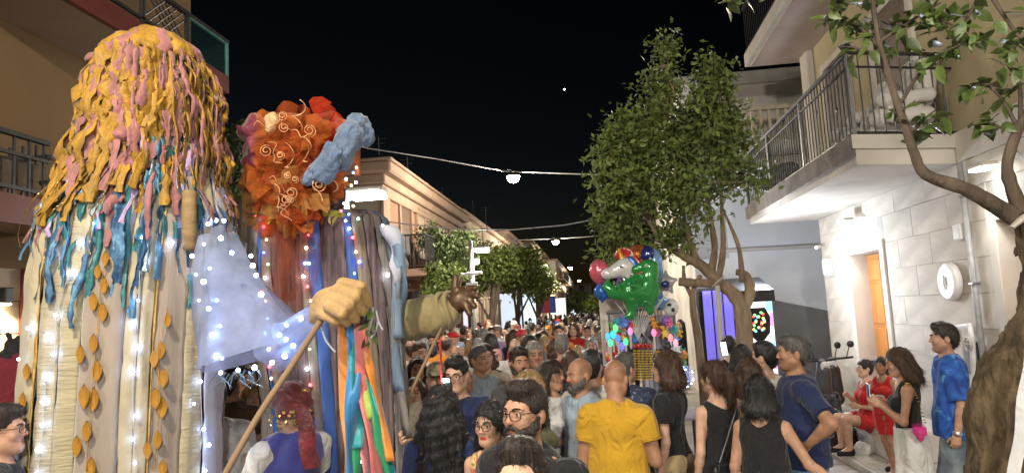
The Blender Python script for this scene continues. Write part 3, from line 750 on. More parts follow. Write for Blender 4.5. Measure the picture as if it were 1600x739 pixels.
def eye_mat():
    if 'eye' in _MC: return _MC['eye']
    m = bpy.data.materials.new('eye'); m.use_nodes = True; nt = m.node_tree; N = nt.nodes; L = nt.links; b = N["Principled BSDF"]
    tc = N.new("ShaderNodeTexCoord"); sp = N.new("ShaderNodeSeparateXYZ"); L.new(tc.outputs['Generated'], sp.inputs[0])
    def sub(o):
        n = N.new("ShaderNodeMath"); n.operation = 'SUBTRACT'; n.inputs[1].default_value = 0.5; L.new(o, n.inputs[0])
        q = N.new("ShaderNodeMath"); q.operation = 'MULTIPLY'; L.new(n.outputs[0], q.inputs[0]); L.new(n.outputs[0], q.inputs[1]); return q.outputs[0]
    a = N.new("ShaderNodeMath"); a.operation = 'ADD'; L.new(sub(sp.outputs[0]), a.inputs[0]); L.new(sub(sp.outputs[2]), a.inputs[1])
    cr = N.new("ShaderNodeValToRGB"); cr.color_ramp.interpolation = 'CONSTANT'
    e = cr.color_ramp.elements; e[0].position = 0; e[0].color = (0.004, 0.003, 0.003, 1); e[1].position = 0.02; e[1].color = (0.06, 0.03, 0.015, 1)
    w = e.new(0.06); w.color = (0.75, 0.72, 0.68, 1)
    L.new(a.outputs[0], cr.inputs[0]); L.new(cr.outputs[0], b.inputs['Base Color']); b.inputs['Roughness'].default_value = 0.15
    _MC['eye'] = m; return m

ARM = {  # elbow from shoulder, wrist from elbow; x is outward
    'down': ((.055, .03, -.285), (.01, -.06, -.24)),
    'back': ((.06, .09, -.275), (.0, -.02, -.245)),
    'swing': ((.05, -.06, -.28), (-.01, -.13, -.20)),
    'bent': ((.06, .02, -.285), (-.08, -.22, .03)),
    'phone': ((.05, -.06, -.275), (-.09, -.17, .14)),
    'high': ((.07, -.14, -.24), (-.07, -.14, .19)),
    'hip': ((.22, .10, -.20), (-.12, -.13, -.15)),
    'fold': ((.06, -.04, -.27), (-.2, -.15, .04)),
    'up': ((.10, -.10, .24), (.02, -.10, .22)),
    'front': ((.05, -.13, -.26), (-.10, -.18, -.10)),
}
def joints(sex='m', w=1.0, arms=('down', 'down'), stride=0.0, sit=False):
    J = {}
    sw = (.178 if sex == 'm' else .152) * (0.55 + 0.45 * w)
    dz = -.46 if sit else 0.0
    J['dz'] = dz
    for s, nm in ((1, 'L'), (-1, 'R')):
        sh = np.array([s * sw, .012, 1.385 + dz])
        a = arms[0] if s > 0 else arms[1]
        e, wv = ARM[a] if isinstance(a, str) else a
        el = sh + np.array(e) * [s, 1, 1]; wr = el + np.array(wv) * [s, 1, 1]
        hp = np.array([s * .088, .01, .90 + dz])
        if sit:
            kn = hp + [s * .03, -.40, .06]; an = kn + [s * .0, .02, -.40]
        else:
            st = stride * s
            kn = np.array([s * .095, -.015 - st * .20, .49 + abs(st) * .01]); an = np.array([s * .098, .025 - st * .36 + (.12 * abs(st) if st < 0 else 0), .085 + (0.05 * abs(st) if st < 0 else 0)])
        J[nm] = dict(sh=sh, el=el, wr=wr, hp=hp, kn=kn, an=an, s=s)
    return J
def torso(s, sex, w, off, J, neck=True):
    z = J['dz']; wd = 0.70 + 0.42 * (w - 1)
    if sex == 'm':
        s.cone((0, .01, .90 + z), (0, .0, 1.08 + z), .148 * w + off, .143 * w + off, .04, (1.08, wd, 1))
        s.cone((0, .0, 1.08 + z), (0, .01, 1.30 + z), .143 * w + off, .160 * (0.4 + .6 * w) + off, .06, (1.04, wd * .97, 1))
    else:
        s.cone((0, .01, .90 + z), (0, .0, 1.09 + z), .158 * w + off, .116 * w + off, .05, (1.06, wd + .03, 1))
        s.cone((0, .0, 1.09 + z), (0, .01, 1.30 + z), .116 * w + off, .136 * (0.4 + .6 * w) + off, .06, (1.06, wd, 1))
        for x in (-1, 1): s.ell((x * .068, -.085, 1.255 + z), (.062 + off, .052 + off, .058 + off), .03)
    if w > 1.12: s.ell((0, -.055 * w, 1.03 + z), (.15 * w + off, .12 * w + off, .14 + off), .06)
    for x in (-1, 1): s.ell((x * .07, .065, .90 + z), (.082 * w + off * .6, .065 + off * .6, .09 + off * .6), .05)
    for n in 'LR':
        a = J[n]; s.cone((0, .014, 1.405 + z), a['sh'] + [-a['s'] * .015, 0, -.004], .074 + off, .049 + off, .05)
    s.ell((0, .045, 1.34 + z), (.12 + off, .06 + off, .10 + off), .05)
    if neck:
        s.cone((0, .02, 1.42 + z), (0, -.002, 1.57 + z), .058 if sex == 'm' else .048, .054 if sex == 'm' else .045, .035)
def hand(s, J, curl=0.5, pn=None):
    d = J['wr'] - J['el']; d = d / np.linalg.norm(d)
    n = np.array(pn, float) if pn is not None else (np.array([-J['s'], 0, 0.0]) if abs(d[0]) < .75 else np.array([0, 0, -1.0]))
    n -= d * n.dot(d); n /= np.linalg.norm(n)
    lat = np.cross(d, n)
    if lat.dot(np.array([0, -1.0, .6])) < 0: lat = -lat
    w = J['wr']
    for i, (o, ln) in enumerate(((.027, .068), (.009, .077), (-.009, .071), (-.026, .055))):
        kn = w + d * (.088 - .006 * abs(i - 1)) + lat * o
        s.cone(w + lat * o * .65 + d * .01, kn, .0145, .0115, .012)
        a1 = 0.25 + .8 * curl + .06 * i; a2 = a1 + .35 + .9 * curl
        p1 = kn + ln * .52 * (d * math.cos(a1) + n * math.sin(a1)) + lat * o * .12
        p2 = p1 + ln * .48 * (d * math.cos(a2) + n * math.sin(a2))
        s.cone(kn, p1, .0098, .0088, .004); s.cone(p1, p2, .0088, .0070, .004)
    b = w + d * .03 + lat * .022
    t1 = b + d * .030 + lat * .026 + n * .014; t2 = t1 + d * .028 + lat * .006 + n * .012 * (1 + curl)
    s.cone(w + d * .008 + lat * .01, b, .016, .0145, .012); s.cone(b, t1, .0135, .0105, .006); s.cone(t1, t2, .0105, .0085, .004)
def arms_(s, J, r0, r1, off=0.0, upto=2.0, sides='LR', k=.03):
    """r0, r1: shoulder and wrist radius; upto 1 = to the elbow, 2 = to the wrist"""
    for n in sides:
        a = J[n]; rm = r0 * .80
        u = min(1.0, upto); e = a['sh'] + (a['el'] - a['sh']) * u
        s.cone(a['sh'], e, r0 + off, (r0 + (rm - r0) * u) + off, k)
        if upto > 1:
            v = upto - 1; e2 = a['el'] + (a['wr'] - a['el']) * v
            m = a['el'] + (a['wr'] - a['el']) * .3 * v
            s.cone(a['el'], m, rm + off * .9, rm * 1.0 + off, .02); s.cone(m, e2, rm * 1.0 + off, (rm + (r1 - rm) * v) + off, .02)
def legs_(s, J, w, off=0.0, upto=2.0, sex='m', taper=1.0, sides='LR'):
    for n in sides:
        a = J[n]; rt = (.092 if sex == 'm' else .096) * w; rk = .058 * (0.5 + .5 * w); ra = .040
        u = min(1, upto); kn = a['hp'] + (a['kn'] - a['hp']) * u
        s.cone(a['hp'], kn, rt + off, rt + (rk - rt) * u + off * taper, .03)
        if upto > 1:
            v = upto - 1; m = a['kn'] + (a['an'] - a['kn']) * .3; e = a['kn'] + (a['an'] - a['kn']) * v
            s.cone(a['kn'], m + [0, .015, 0], rk + off * taper, rk * 1.02 + off * taper, .02); s.cone(m + [0, .015, 0], e, rk * 1.02 + off * taper, rk * 1.02 + (ra - rk) * min(1, v * 1.1) + off * taper, .02)
HP = np.array([0, .01, 1.52])
def headR(hd): return rotm(hd[0], hd[1], hd[2] if len(hd) > 2 else 0)
def head_sdf(s, sex):
    s.ell((0, .012, 1.664), (.076, .098, .092), 0.01)
    s.ell((0, -.026, 1.602), (.062, .071, .098), .03)
    s.cone((0, -.025, 1.562), (0, -.072, 1.541), .052 if sex == 'm' else .047, .027 if sex == 'm' else .022, .03)
    for x in (-1, 1):
        s.cone((x * .052, 0, 1.575), (x * .02, -.068, 1.535), .022, .018, .03)
        s.ell((x * .040, -.066, 1.606), (.024, .022, .024), .02)
        s.ell((x * .033, -.101, 1.636), (.018, .014, .010), .012, 'sub'); s.ell((x * .032, -.0815, 1.6355), (.0145, .0135, .0135), .004); s.ell((x * .032, -.098, 1.635), (.0125, .012, .0048), .002, 'sub')
        s.ell((x * .078, .018, 1.618), (.011, .021, .033), .006)
        s.cone((x * .012, -.091, 1.656), (x * .045, -.078, 1.655), .010, .008, .015)
    s.cone((0, -.092, 1.645), (0, -.1115, 1.607), .008, .0105, .010)
    for x in (-1, 1): s.ell((x * .0105, -.102, 1.603), (.0075, .011, .007), .006)
    s.cone((-.020, -.086, 1.572), (.020, -.086, 1.572), .0065, op='add', k=.006); s.cone((0, -.093, 1.5725), (0, -.093, 1.5725), .006, k=.008)
    s.cone((-.016, -.085, 1.560), (.016, -.085, 1.560), .0075, op='add', k=.006)
    s.cone((-.022, -.095, 1.5665), (.022, -.095, 1.5665), .0028, op='sub', k=.002)
def hair_sdf(s, kind, seed):
    tail = None
    face = lambda grow=0: s.ell((0, -.098, 1.598), (.074 + grow, .080, .098), .012, 'sub')
    if kind in ('short', 'fade', 'quiff', 'pepper', 'thin'):
        t = .005
        s.ell((0, .014, 1.667), (.0775 + t * .6, .0995 + t, .0935 + t), 0)
        s.ell((0, .055, 1.610), (.066, .052, .075), .03)
        if kind in ('quiff', 'fade'): s.ell((0, -.030, 1.735), (.062, .070, .040), .025)
        if kind == 'short': s.ell((0, -.02, 1.73), (.068, .075, .036), .03)
        face(); s.ell((0, -.02, 1.56), (.2, .075, .068), .01, 'sub')
        for x in (-1, 1): s.ell((x * .085, .020, 1.615), (.016, .026, .034), .006, 'sub')
        s.ripple(.0035, 80, seed, (1, 1, .35))
    elif kind == 'buzz':
        s.ell((0, .014, 1.666), (.0785, .1005, .0945), 0); s.ell((0, .055, 1.61), (.064, .05, .072), .03)
        face(); s.ell((0, -.02, 1.55), (.2, .08, .07), .01, 'sub')
    elif kind == 'ring':   # bald on top
        s.ell((0, .022, 1.650), (.0815, .096, .078), 0); s.ell((0, .055, 1.61), (.066, .052, .072), .03)
        s.ell((0, -.02, 1.745), (.105, .14, .075), .01, 'sub'); face(); s.ell((0, -.02, 1.56), (.2, .075, .068), .01, 'sub')
        for x in (-1, 1): s.ell((x * .085, .020, 1.615), (.016, .026, .034), .006, 'sub')
    elif kind in ('bob', 'long', 'longcurl', 'curly', 'mid'):
        s.ell((0, .016, 1.670), (.087, .108, .100), 0)
        end = {'bob': 1.50, 'mid': 1.43, 'long': 1.20, 'longcurl': 1.14, 'curly': 1.50}[kind]
        wd = {'bob': .03, 'mid': .035, 'long': .045, 'longcurl': .065, 'curly': .055}[kind]
        for a in (-70, -42, -14, 14, 42, 70, 100, -100):
            r = math.radians(a); x, y = math.sin(r), math.cos(r)
            if abs(a) > 80 and kind in ('long', 'longcurl'): e = max(end, 1.32)
            else: e = end + .03 * abs(a) / 70
            q = 1.0 if e > 1.4 else 1.15
            s.cone((x * .070, .015 + y * .08, 1.66), (x * .086 * q, .035 + y * .075, 1.52), .034, .032 + wd * .15, .03)
            s.cone((x * .086 * q, .035 + y * .075, 1.52), (x * (.09 + wd * .5) * q, .055 + y * .07, e), .032 + wd * .15, .022 + wd * .2, .03)
        face(-.006)
        s.ell((0, -.12, 1.50), (.07, .13, .16), .02, 'sub')
        if kind in ('curly', 'longcurl'): s.ripple(.009, 50, seed)
        s.ripple(.005, 95, seed + 1, (1, 1, .18))
    elif kind in ('pony', 'bun', 'updo'):
        s.ell((0, .016, 1.668), (.085, .107, .099), 0); s.ell((0, .06, 1.615), (.068, .055, .075), .03)
        face(); s.ell((0, -.03, 1.55), (.2, .08, .07), .01, 'sub')
        for x in (-1, 1): s.ell((x * .087, .02, 1.615), (.016, .026, .034), .006, 'sub')
        if kind == 'pony':
            s.chain([(0, .10, 1.67), (0, .145, 1.655), (.0, .165, 1.59), (0, .150, 1.50), (0, .125, 1.42)], [.022, .030, .036, .032, .014], .015)
        elif kind == 'bun': s.ell((0, .115, 1.70), (.052, .048, .05), .012)
        else: s.ell((0, .10, 1.66), (.06, .05, .07), .02)
        s.ripple(.004, 90, seed, (1, 1, .3))
    elif kind == 'cap':
        s.ell((0, .012, 1.672), (.088, .110, .098), 0)
        s.cone((0, -.075, 1.690), (0, -.165, 1.678), .075, .05, .01, (1, 1, .16))
        X, Y, Z = s._grid((slice(None),) * 3); s.D = np.maximum(s.D, (1.655 - Z + .25 * np.minimum(0, Y)).astype(np.float32) * .9)
    elif kind == 'turban':
        s.ell((0, .02, 1.675), (.118, .135, .115), 0); s.ell((.02, .10, 1.70), (.085, .075, .08), .03)
        face(-.004); s.ripple(.010, 30, seed, (1, .4, 1.6)); s.ripple(.005, 60, seed, (1, .4, 1.6))
def strands(v, f, kind, seed, R):
    """adds loose locks lying along the hair surface"""
    g = np.random.default_rng(seed); n = np.zeros_like(v)
    fn = np.cross(v[f[:, 2]] - v[f[:, 0]], v[f[:, 3]] - v[f[:, 1]])
    for k in range(4): np.add.at(n, f[:, k], fn)
    n /= np.linalg.norm(n, axis=1)[:, None] + 1e-9
    lng = kind in ('long', 'longcurl', 'mid', 'bob', 'curly', 'pony')
    N = 1500 if lng else 1100; i = g.integers(0, len(v), N); p = v[i].copy(); m = n[i]
    dn = (np.array([0, .15, -1.0]) if lng else np.array([0, .9, -.45])) @ R.T
    cur = p - m * .004; rows = []; w = g.uniform(.0010, .0024, N)[:, None]; L = (g.uniform(.05, .13, N) if lng else g.uniform(.02, .05, N))[:, None]; nz = g.normal(size=(N, 3)) * .35
    cu = .9 if kind in ('curly', 'longcurl') else .18
    for s_ in range(5):
        d = dn + nz + cu * g.normal(size=(N, 3)) * .5; d = d - m * (d * m).sum(1)[:, None] * (1 if s_ < 3 else .75); d /= np.linalg.norm(d, axis=1)[:, None] + 1e-9
        sd = np.cross(d, m); sd /= np.linalg.norm(sd, axis=1)[:, None] + 1e-9
        ww = w * (1 - s_ / 4.6); rows.append(np.stack([cur - sd * ww, cur + sd * ww], 1)); cur = cur + d * L / 4 + m * ((.004, .0035, .001, .001, 0) if lng else (.004, .002, .0, .0, 0))[s_]
    G_ = np.stack(rows, 1); V2 = G_.reshape(-1, 3); b = len(v) + np.arange(N)[:, None] * 10
    q = np.vstack([b + [2 * k, 2 * k + 1, 2 * k + 3, 2 * k + 2] for k in range(4)])
    return np.vstack([v, V2]), np.vstack([f, q])
def person(label, loc, face, h=1.72, sex='m', w=1.0, hd=(0, 0), arms=('down', 'down'), stride=0.15, sit=False, top='tee', tm=None, bot='jeans', bm=None,
           hair='short', hm='dark', skin='mid', beard=None, glasses=False, lips=None, curl=.4, fine='', lod=2, group=None, seed=1, hem=None, botz=None, shoes=None,
           cat='person', pn=None, sleeve=.55, brow=True, stubble=0.0, hair_as=None, off=.017, loose=1.0):
    S = h / (1.757 if not sit else 1.757)
    J = joints(sex, w, arms, stride, sit); z = J['dz']
    R = headR(hd); piv = HP + [0, 0, z]
    root = thing('person', label, cat, loc, group, math.radians(face))
    def xfh(s): s.xf = (R, piv)
    # head prims are written for a standing figure: shift by z via a translated pivot
    def headspace(s): s.xf = (R, piv) if z == 0 else None
    # body
    fstep, step = {2: (.0062, .017), 1: (.012, .022)}[lod]
    pts = np.array([v for n in 'LR' for v in (J[n]['sh'], J[n]['el'], J[n]['wr'], J[n]['hp'], J[n]['kn'], J[n]['an'])])
    lo = np.minimum(pts.min(0) - .24, [-.32, -.26, -.02]); hi = np.maximum(pts.max(0) + .20, [.32, .28, 1.86 + z])
    if not sit: lo[2] = -.02
    fines = [((-.085, -.125, 1.50 + z), (.085, .03, 1.70 + z))]
    if lod == 2:
        for n in fine:
            a = J[n]; d = a['wr'] - a['el']; d = d / np.linalg.norm(d); c = a['wr'] + d * .075
            fines.append((c - .085, c + .085))
    s = SDF(lo, hi, step, fines, fstep)
    torso(s, sex, w, 0, J)
    arms_(s, J, .050 * (.4 + .6 * w) if sex == 'm' else .042 * (.4 + .6 * w), .027 if sex == 'm' else .023)
    legs_(s, J, w, 0, 2, sex)
    for n in 'LR':
        a = J[n]
        s.cone(a['an'], a['an'] + [a['s'] * .012, -.145, -.052], .042, .028, .03); s.cone(a['an'], a['an'] + [0, .035, -.04], .04, .034, .02)
        hand(s, a, curl, pn)
    sz = lambda p: (p[0], p[1], p[2] + z)
    # head (built in its own turned frame)
    if z == 0: s.xf = (R, HP); head_sdf(s, sex); s.xf = None
    else:
        for k_ in range(1):
            ax2 = s.ax[2]; s.ax[2] = ax2 - z; s.xf = (R, HP); head_sdf(s, sex); s.xf = None; s.ax[2] = ax2
    V, Q = s.mesh()
    q = (V - [0, 0, z] - HP) @ R + HP       # head space
    me = mesh_from('body', V * S, Q, True); me.materials.append(skin_mat(skin))
    colr = np.ones((len(V), 4), np.float32)
    lc = np.array(lips if lips else (0.86, 0.60, 0.58))
    inl = ((q[:, 0] / .023) ** 2 + ((q[:, 2] - 1.566) / .0125) ** 2 < 1) & (q[:, 1] < -.075)
    colr[inl, :3] = lc
    nose = np.exp(-((q[:, 0] / .03) ** 2 + ((q[:, 1] + .1) / .03) ** 2 + ((q[:, 2] - 1.605) / .02) ** 2)); colr[:, 1:3] *= (1 - .14 * nose)[:, None]
    if lod == 1:
        ey = ((np.abs(np.abs(q[:, 0]) - .032) < .017) & (np.abs(q[:, 2] - 1.635) < .010) & (q[:, 1] < -.06)); colr[ey, :3] *= .22
        eb = ((np.abs(np.abs(q[:, 0]) - .033) < .022) & (np.abs(q[:, 2] - 1.658) < .008) & (q[:, 1] < -.06)); colr[eb, :3] *= .2
    if stubble:
        st = stubble * np.clip((1.585 - q[:, 2]) / .03, 0, 1) * (q[:, 2] > 1.50) * (q[:, 1] < .01) * ~inl; colr[:, :3] *= (1 - st)[:, None]
    if hair in ('buzz', 'ring', None) or hair_as == 'shaved':
        sh_ = .5 * np.clip((q[:, 2] - 1.63) / .03, 0, 1) * np.clip((q[:, 1] + .05) / .03, 0, 1); colr[:, :3] *= (1 - sh_ * .55)[:, None]
    at = me.color_attributes.new('Col', 'FLOAT_COLOR', 'POINT'); at.data.foreach_set('color', colr.ravel())
    body = link('body', me, root)
    # hair
    hshift = np.array([0, 0, z])
    def emit_head(name, sd, material, smooth=True):
        v, f = sd.mesh(); v = (v + hshift) * S
        return local(name, v, f, material, root, smooth)
    rot = lambda p: (np.asarray(p) - HP) @ R.T + HP
    if hair and hair != 'bald':
        sd = SDF((-.34, -.34, 1.08 if 'long' in hair else 1.36), (.34, .34, 1.92), .0085 if lod == 2 else .015); sd.xf = (R, HP)
        hair_sdf(sd, hair, seed)
        sd.xf = None
        if hair in ('long', 'longcurl', 'mid'):     # keep it off the shoulders and back
            pass
        hmat = hm if not isinstance(hm, str) else hair_mat(hm)
        hv, hf = sd.mesh()
        if lod == 2 and hair not in ('cap', 'turban', 'buzz'): hv, hf = strands(hv, hf, hair, seed, R)
        local({'cap': 'cap', 'turban': 'turban'}.get(hair, 'hair'), (hv + hshift) * S, hf, hmat, root, True)
    if lod == 2:
        th = np.linspace(0, np.pi, 7); ph = np.linspace(0, 2 * np.pi, 12, endpoint=False)
        g = np.array([[(.0122 * math.sin(a) * math.cos(b), -.0122 * math.cos(a), .0122 * math.sin(a) * math.sin(b)) for b in ph] for a in th])
        for x in (-1, 1):
            m = MB().sheet(g, closed=True); v, f, _ = m.data()
            e = local('eye', v * S, f, eye_mat(), root); e.location = (rot((x * .032, -.0815, 1.6355)) + hshift) * S; e.rotation_euler = Matrix(R.tolist()).to_euler()
        if brow:
            for x in (-1, 1):
                m = MB().tube([rot((x * a, b, c)) + hshift for a, b, c in ((.014, -.101, 1.655), (.028, -.099, 1.661), (.042, -.089, 1.659), (.052, -.076, 1.653))], [.0035, .0048, .0042, .002], 6)
                v, f, _ = m.data(); local('eyebrow', v * S, f, hair_mat(hm if isinstance(hm, str) and hm != 'white' else 'dark'), root)
        if beard:
            sd = SDF((-.15, -.17, 1.47), (.15, .10, 1.66), .006); sd.xf = (R, HP)
            sd.ell((0, -.022, 1.575), (.069, .077, .075), 0); sd.cone((0, -.03, 1.55), (0, -.080, 1.530), .054, .034, .02)
            for x in (-1, 1): sd.cone((x * .050, -.012, 1.585), (x * .034, -.062, 1.552), .0285, .029, .015)
            for x in (-1, 1): sd.cone((x * .070, -.0, 1.62), (x * .06, -.03, 1.56), .012, .02, .015)
            sd.plane((0, -.6, 1), (0, 0, 1.622)); sd.ell((0, .075, 1.56), (.14, .065, .14), .006, 'sub')
            for x in (-1, 1): sd.chain([(x * .030, -.078, 1.560), (x * .022, -.094, 1.574), (x * .002, -.104, 1.584)], [.008, .009, .008], .008)
            sd.ell((0, -.098, 1.5655), (.018, .03, .0075), .003, 'sub')
            sd.xf = None; sd.ripple(.003, 140, 3); emit_head('beard', sd, hair_mat(beard))
        if glasses:
            m = MB()
            for x in (-1, 1):
                a = np.linspace(0, 2 * np.pi, 17)
                pts = [rot((x * .034 + .026 * np.sign(math.cos(t)) * abs(math.cos(t)) ** .7, -.112 + .012 * abs(math.cos(t)) * (1 if x * math.cos(t) > 0 else 0), 1.634 + .020 * np.sign(math.sin(t)) * abs(math.sin(t)) ** .7)) for t in a]
                m.tube(pts, .0019, 6, cap=False)
                m.tube([rot(p) for p in ((x * .060, -.098, 1.640), (x * .078, -.03, 1.640), (x * .084, .02, 1.632))], .0017, 6)
            m.tube([rot(p) for p in ((-.010, -.114, 1.638), (0, -.118, 1.641), (.010, -.114, 1.638))], .0024, 6)
            v, f, _ = m.data(); local('glasses', (v + hshift) * S, f, mat('black_acetate', (.012, .011, .012), rough=.25, bump=0), root)
    # top
    ar = .050 * (.4 + .6 * w) if sex == 'm' else .042 * (.4 + .6 * w)
    st2 = .014 if lod == 2 else .024
    if bot in ('skirt', 'long_skirt') and hem is None: hem = .97
    if top in ('tank', 'dress', 'crop') and off == .017: off = .013
    if top:
        s = SDF(lo, [hi[0], hi[1], 1.53 + z], st2)
        torso(s, sex, w, off, J, neck=False)
        hemz = (hem if hem is not None else {'tee': .86, 'tank': .90, 'dress': .55, 'blouse': .88, 'vest': .88, 'crop': 1.06, 'shirt': .84, 'long': .86}[top]) + z
        if top in ('tee', 'blouse', 'shirt', 'long'):
            up = {'tee': sleeve, 'blouse': .5, 'shirt': .62, 'long': 1.9}[top]
            for n in 'LR':
                a = J[n]; s.push(); arms_(s, J, ar, .03, off + (.010 if sex == 'm' else .006), up + .12, n)
                if up <= 1: c = a['sh'] + (a['el'] - a['sh']) * up; d = a['el'] - a['sh']
                else: c = a['el'] + (a['wr'] - a['el']) * (up - 1); d = a['wr'] - a['el']
                s.plane(d, c); s.pop(.03)
        if not sit and hemz < .91:
            for x in (-1, 1): s.ell((x * .07, .067, .90 + z), (.098 * w + off * .6, .084 + off * .6, .11), .05)
            s.cone((0, .0, .98 + z), (0, .005, max(.70, hemz - .06) + z * 0), .152 * w * (1 if sex == 'm' else 1.03) + max(off, .017) * 1.3, .158 * w * (1 if sex == 'm' else 1.05) + max(off, .017) * 1.6, .04, (1.08, .80 + .42 * (w - 1), 1))
        if top == 'dress' and sit:
            for n in 'LR': s.push(); legs_(s, J, w, .03, .75, sex, 1, n); s.plane(J[n]['kn'] - J[n]['hp'], J[n]['hp'] + (J[n]['kn'] - J[n]['hp']) * .55); s.pop(.03)
            hemz = z + .70
        elif top == 'dress': s.cone((0, .0, 1.0 + z), (0, 0, hemz), .15 + off, .20 + off, .05, (1.05, .8, 1))
        s.plane((0, 0, -1), (0, 0, hemz))
        if top in ('tank', 'dress', 'crop', 'vest'):
            for x in (-1, 1): s.ell((x * (J['L']['sh'][0] + .055), .0, 1.385 + z), (.075, .13, .10), .02, 'sub')
            s.ell((0, -.06, 1.50 + z), (.085, .14, .13), .02, 'sub'); s.ell((0, .06, 1.52 + z), (.085, .12, .12), .02, 'sub')
        else:
            s.ell((0, -.02, 1.515 + z), (.078, .088, .075), .01, 'sub')
            s.cone((0, .02, 1.42 + z), (0, 0, 1.6 + z), .062, .066, .008, op='sub')
        q_ = .5 if off < .016 else 1.0; s.ripple(.0065 * q_, 15, seed, (1, 1, .6)); s.ripple(.0045 * q_, 36, seed + 5, (1, 1, .5))
        if lod == 2 and top in ('tee', 'shirt', 'blouse'):
            pts = [(.073 * math.cos(t), .004 + .077 * math.sin(t), 1.466 + z + .014 * math.sin(t)) for t in np.linspace(0, 2 * np.pi, 25)]
            v, f, _ = MB().tube(pts, .0065, 6, cap=False).data(); local('neckband', v * S, f, tm, root)
            for n in 'LR':
                a = J[n]; up = {'tee': sleeve, 'blouse': .5, 'shirt': .62}[top]; d = a['el'] - a['sh']; c = a['sh'] + d * (up - .02); d = d / np.linalg.norm(d); e1 = np.cross(d, [0, 1, 0]); e1 /= np.linalg.norm(e1); e2 = np.cross(d, e1); rr = ar * (1 - .2 * up) + off + (.010 if sex == 'm' else .006) + .001
                v, f, _ = MB().tube([c + rr * (e1 * math.cos(t) + e2 * math.sin(t)) for t in np.linspace(0, 2 * np.pi, 21)], .0042, 5, cap=False).data(); local('sleeve_hem', v * S, f, tm, root)
        v, f = s.mesh(); local({'tee': 'tee_shirt', 'tank': 'tank_top', 'dress': 'dress', 'blouse': 'blouse', 'vest': 'waistcoat', 'crop': 'crop_top', 'shirt': 'shirt', 'long': 'long_sleeved_top'}[top], v * S, f, tm, root)
    if bot:
        s = SDF(lo, [hi[0], hi[1], 1.08 + z], st2)
        o2 = .012
        if bot in ('skirt', 'long_skirt'):
            hz = botz if botz is not None else (.50 if bot == 'skirt' else .10)
            s.cone((0, .0, 1.02 + z), (0, .01, .86 + z), .150 * w + o2, .172 * w + o2, .03, (1.06, .8, 1))
            s.cone((0, .01, .86 + z), (0, .01, hz + z - .05), .165 * w + o2, (.20 if bot == 'skirt' else .25) * loose, .03, (1.06, .8, 1))
            for n in 'LR': s.cone(J[n]['hp'], J[n]['kn'], .095 + o2, .085 + o2, .03); 
            if bot == 'long_skirt':
                for n in 'LR': s.cone(J[n]['kn'], J[n]['an'], .085, .09, .04)
            s.plane((0, 0, -1), (0, 0, hz + z)); s.plane((0, 0, 1), (0, 0, 1.05 + z))
            s.ripple(.012, 26, seed + 2, (1, 1, .12))
        else:
            up, hz = {'jeans': (1.98, .07), 'shorts': (1.2, None), 'trousers': (1.96, .10), 'short_shorts': (.45, None), 'wide': (1.97, .08)}[bot]
            if bot == 'shorts' and botz is not None: up = botz
            oo = {'jeans': .012, 'shorts': .026, 'trousers': .026, 'short_shorts': .03, 'wide': .05}[bot] * loose
            s.cone((0, .01, .90 + z), (0, .0, 1.03 + z), (.148 if sex == 'm' else .158) * w + .012, (.143 if sex == 'm' else .125) * w + .008, .04, (1.08, .72 + .42 * (w - 1), 1))
            for x in (-1, 1): s.ell((x * .07, .067, .90 + z), (.094 * w, .080, .104), .05)
            for n in 'LR':
                a = J[n]; s.push(); legs_(s, J, w, oo, up + .12, sex, 1.25 if bot != 'jeans' else 1.0, n)
                if up <= 1: c = a['hp'] + (a['kn'] - a['hp']) * up; d = a['kn'] - a['hp']
                else: c = a['kn'] + (a['an'] - a['kn']) * (up - 1); d = a['an'] - a['kn']
                s.plane(d, c); s.pop(.02)
            s.plane((0, 0, 1), (0, 0, (min(1.0, hemz - z + .035) if top else 1.0) + z))
            s.ripple(.006, 24, seed + 3, (1, 1, .7))
        v, f = s.mesh(); local({'short_shorts': 'shorts', 'wide': 'trousers', 'long_skirt': 'skirt'}.get(bot, bot), v * S, f, bm, root)
    if shoes:
        for n in 'LR':
            a = J[n]; c = a['an']; s = SDF(c + [-.09, -.25, -.13], c + [.09, .12, .06], .009)
            s.cone(c + [0, .02, -.045], c + [a['s'] * .012, -.15, -.055], .047, .040, .02); s.cone(c + [0, .012, -.01], c + [0, .012, -.05], .048, .046, .02)
            s.plane((0, 0, -1), (0, 0, c[2] - .086)); s.plane((0, 0, 1), (0, 0, c[2] + .012))
            v, f = s.mesh(); local('shoe', v * S, f, shoes, root)
    W = Matrix.Translation(Vector(loc)) @ Matrix.Rotation(math.radians(face), 4, 'Z')
    root_info = dict(S=S, J=J, W=W, head=lambda p: W @ Vector((rot(p) + hshift) * S), at=lambda p: W @ Vector(np.asarray(p) * S))
    def palm(n, along=.09, nn=.03):
        a = J[n]; d = a['wr'] - a['el']; d = d / np.linalg.norm(d)
        m = np.array(pn, float) if pn is not None else (np.array([-a['s'], 0, 0.0]) if abs(d[0]) < .75 else np.array([0, 0, -1.0]))
        m = m - d * m.dot(d); m /= np.linalg.norm(m)
        return W @ Vector((a['wr'] + d * along + m * nn) * S)
    root_info['palm'] = palm
    return root, root_info
def stand(px, py, y, kerb=0.0):
    """standing place and height of someone whose head top shows at this pixel, y metres up the street"""
    p = PY(px, py, y)
    return (p.x, p.y, kerb), p.z - kerb

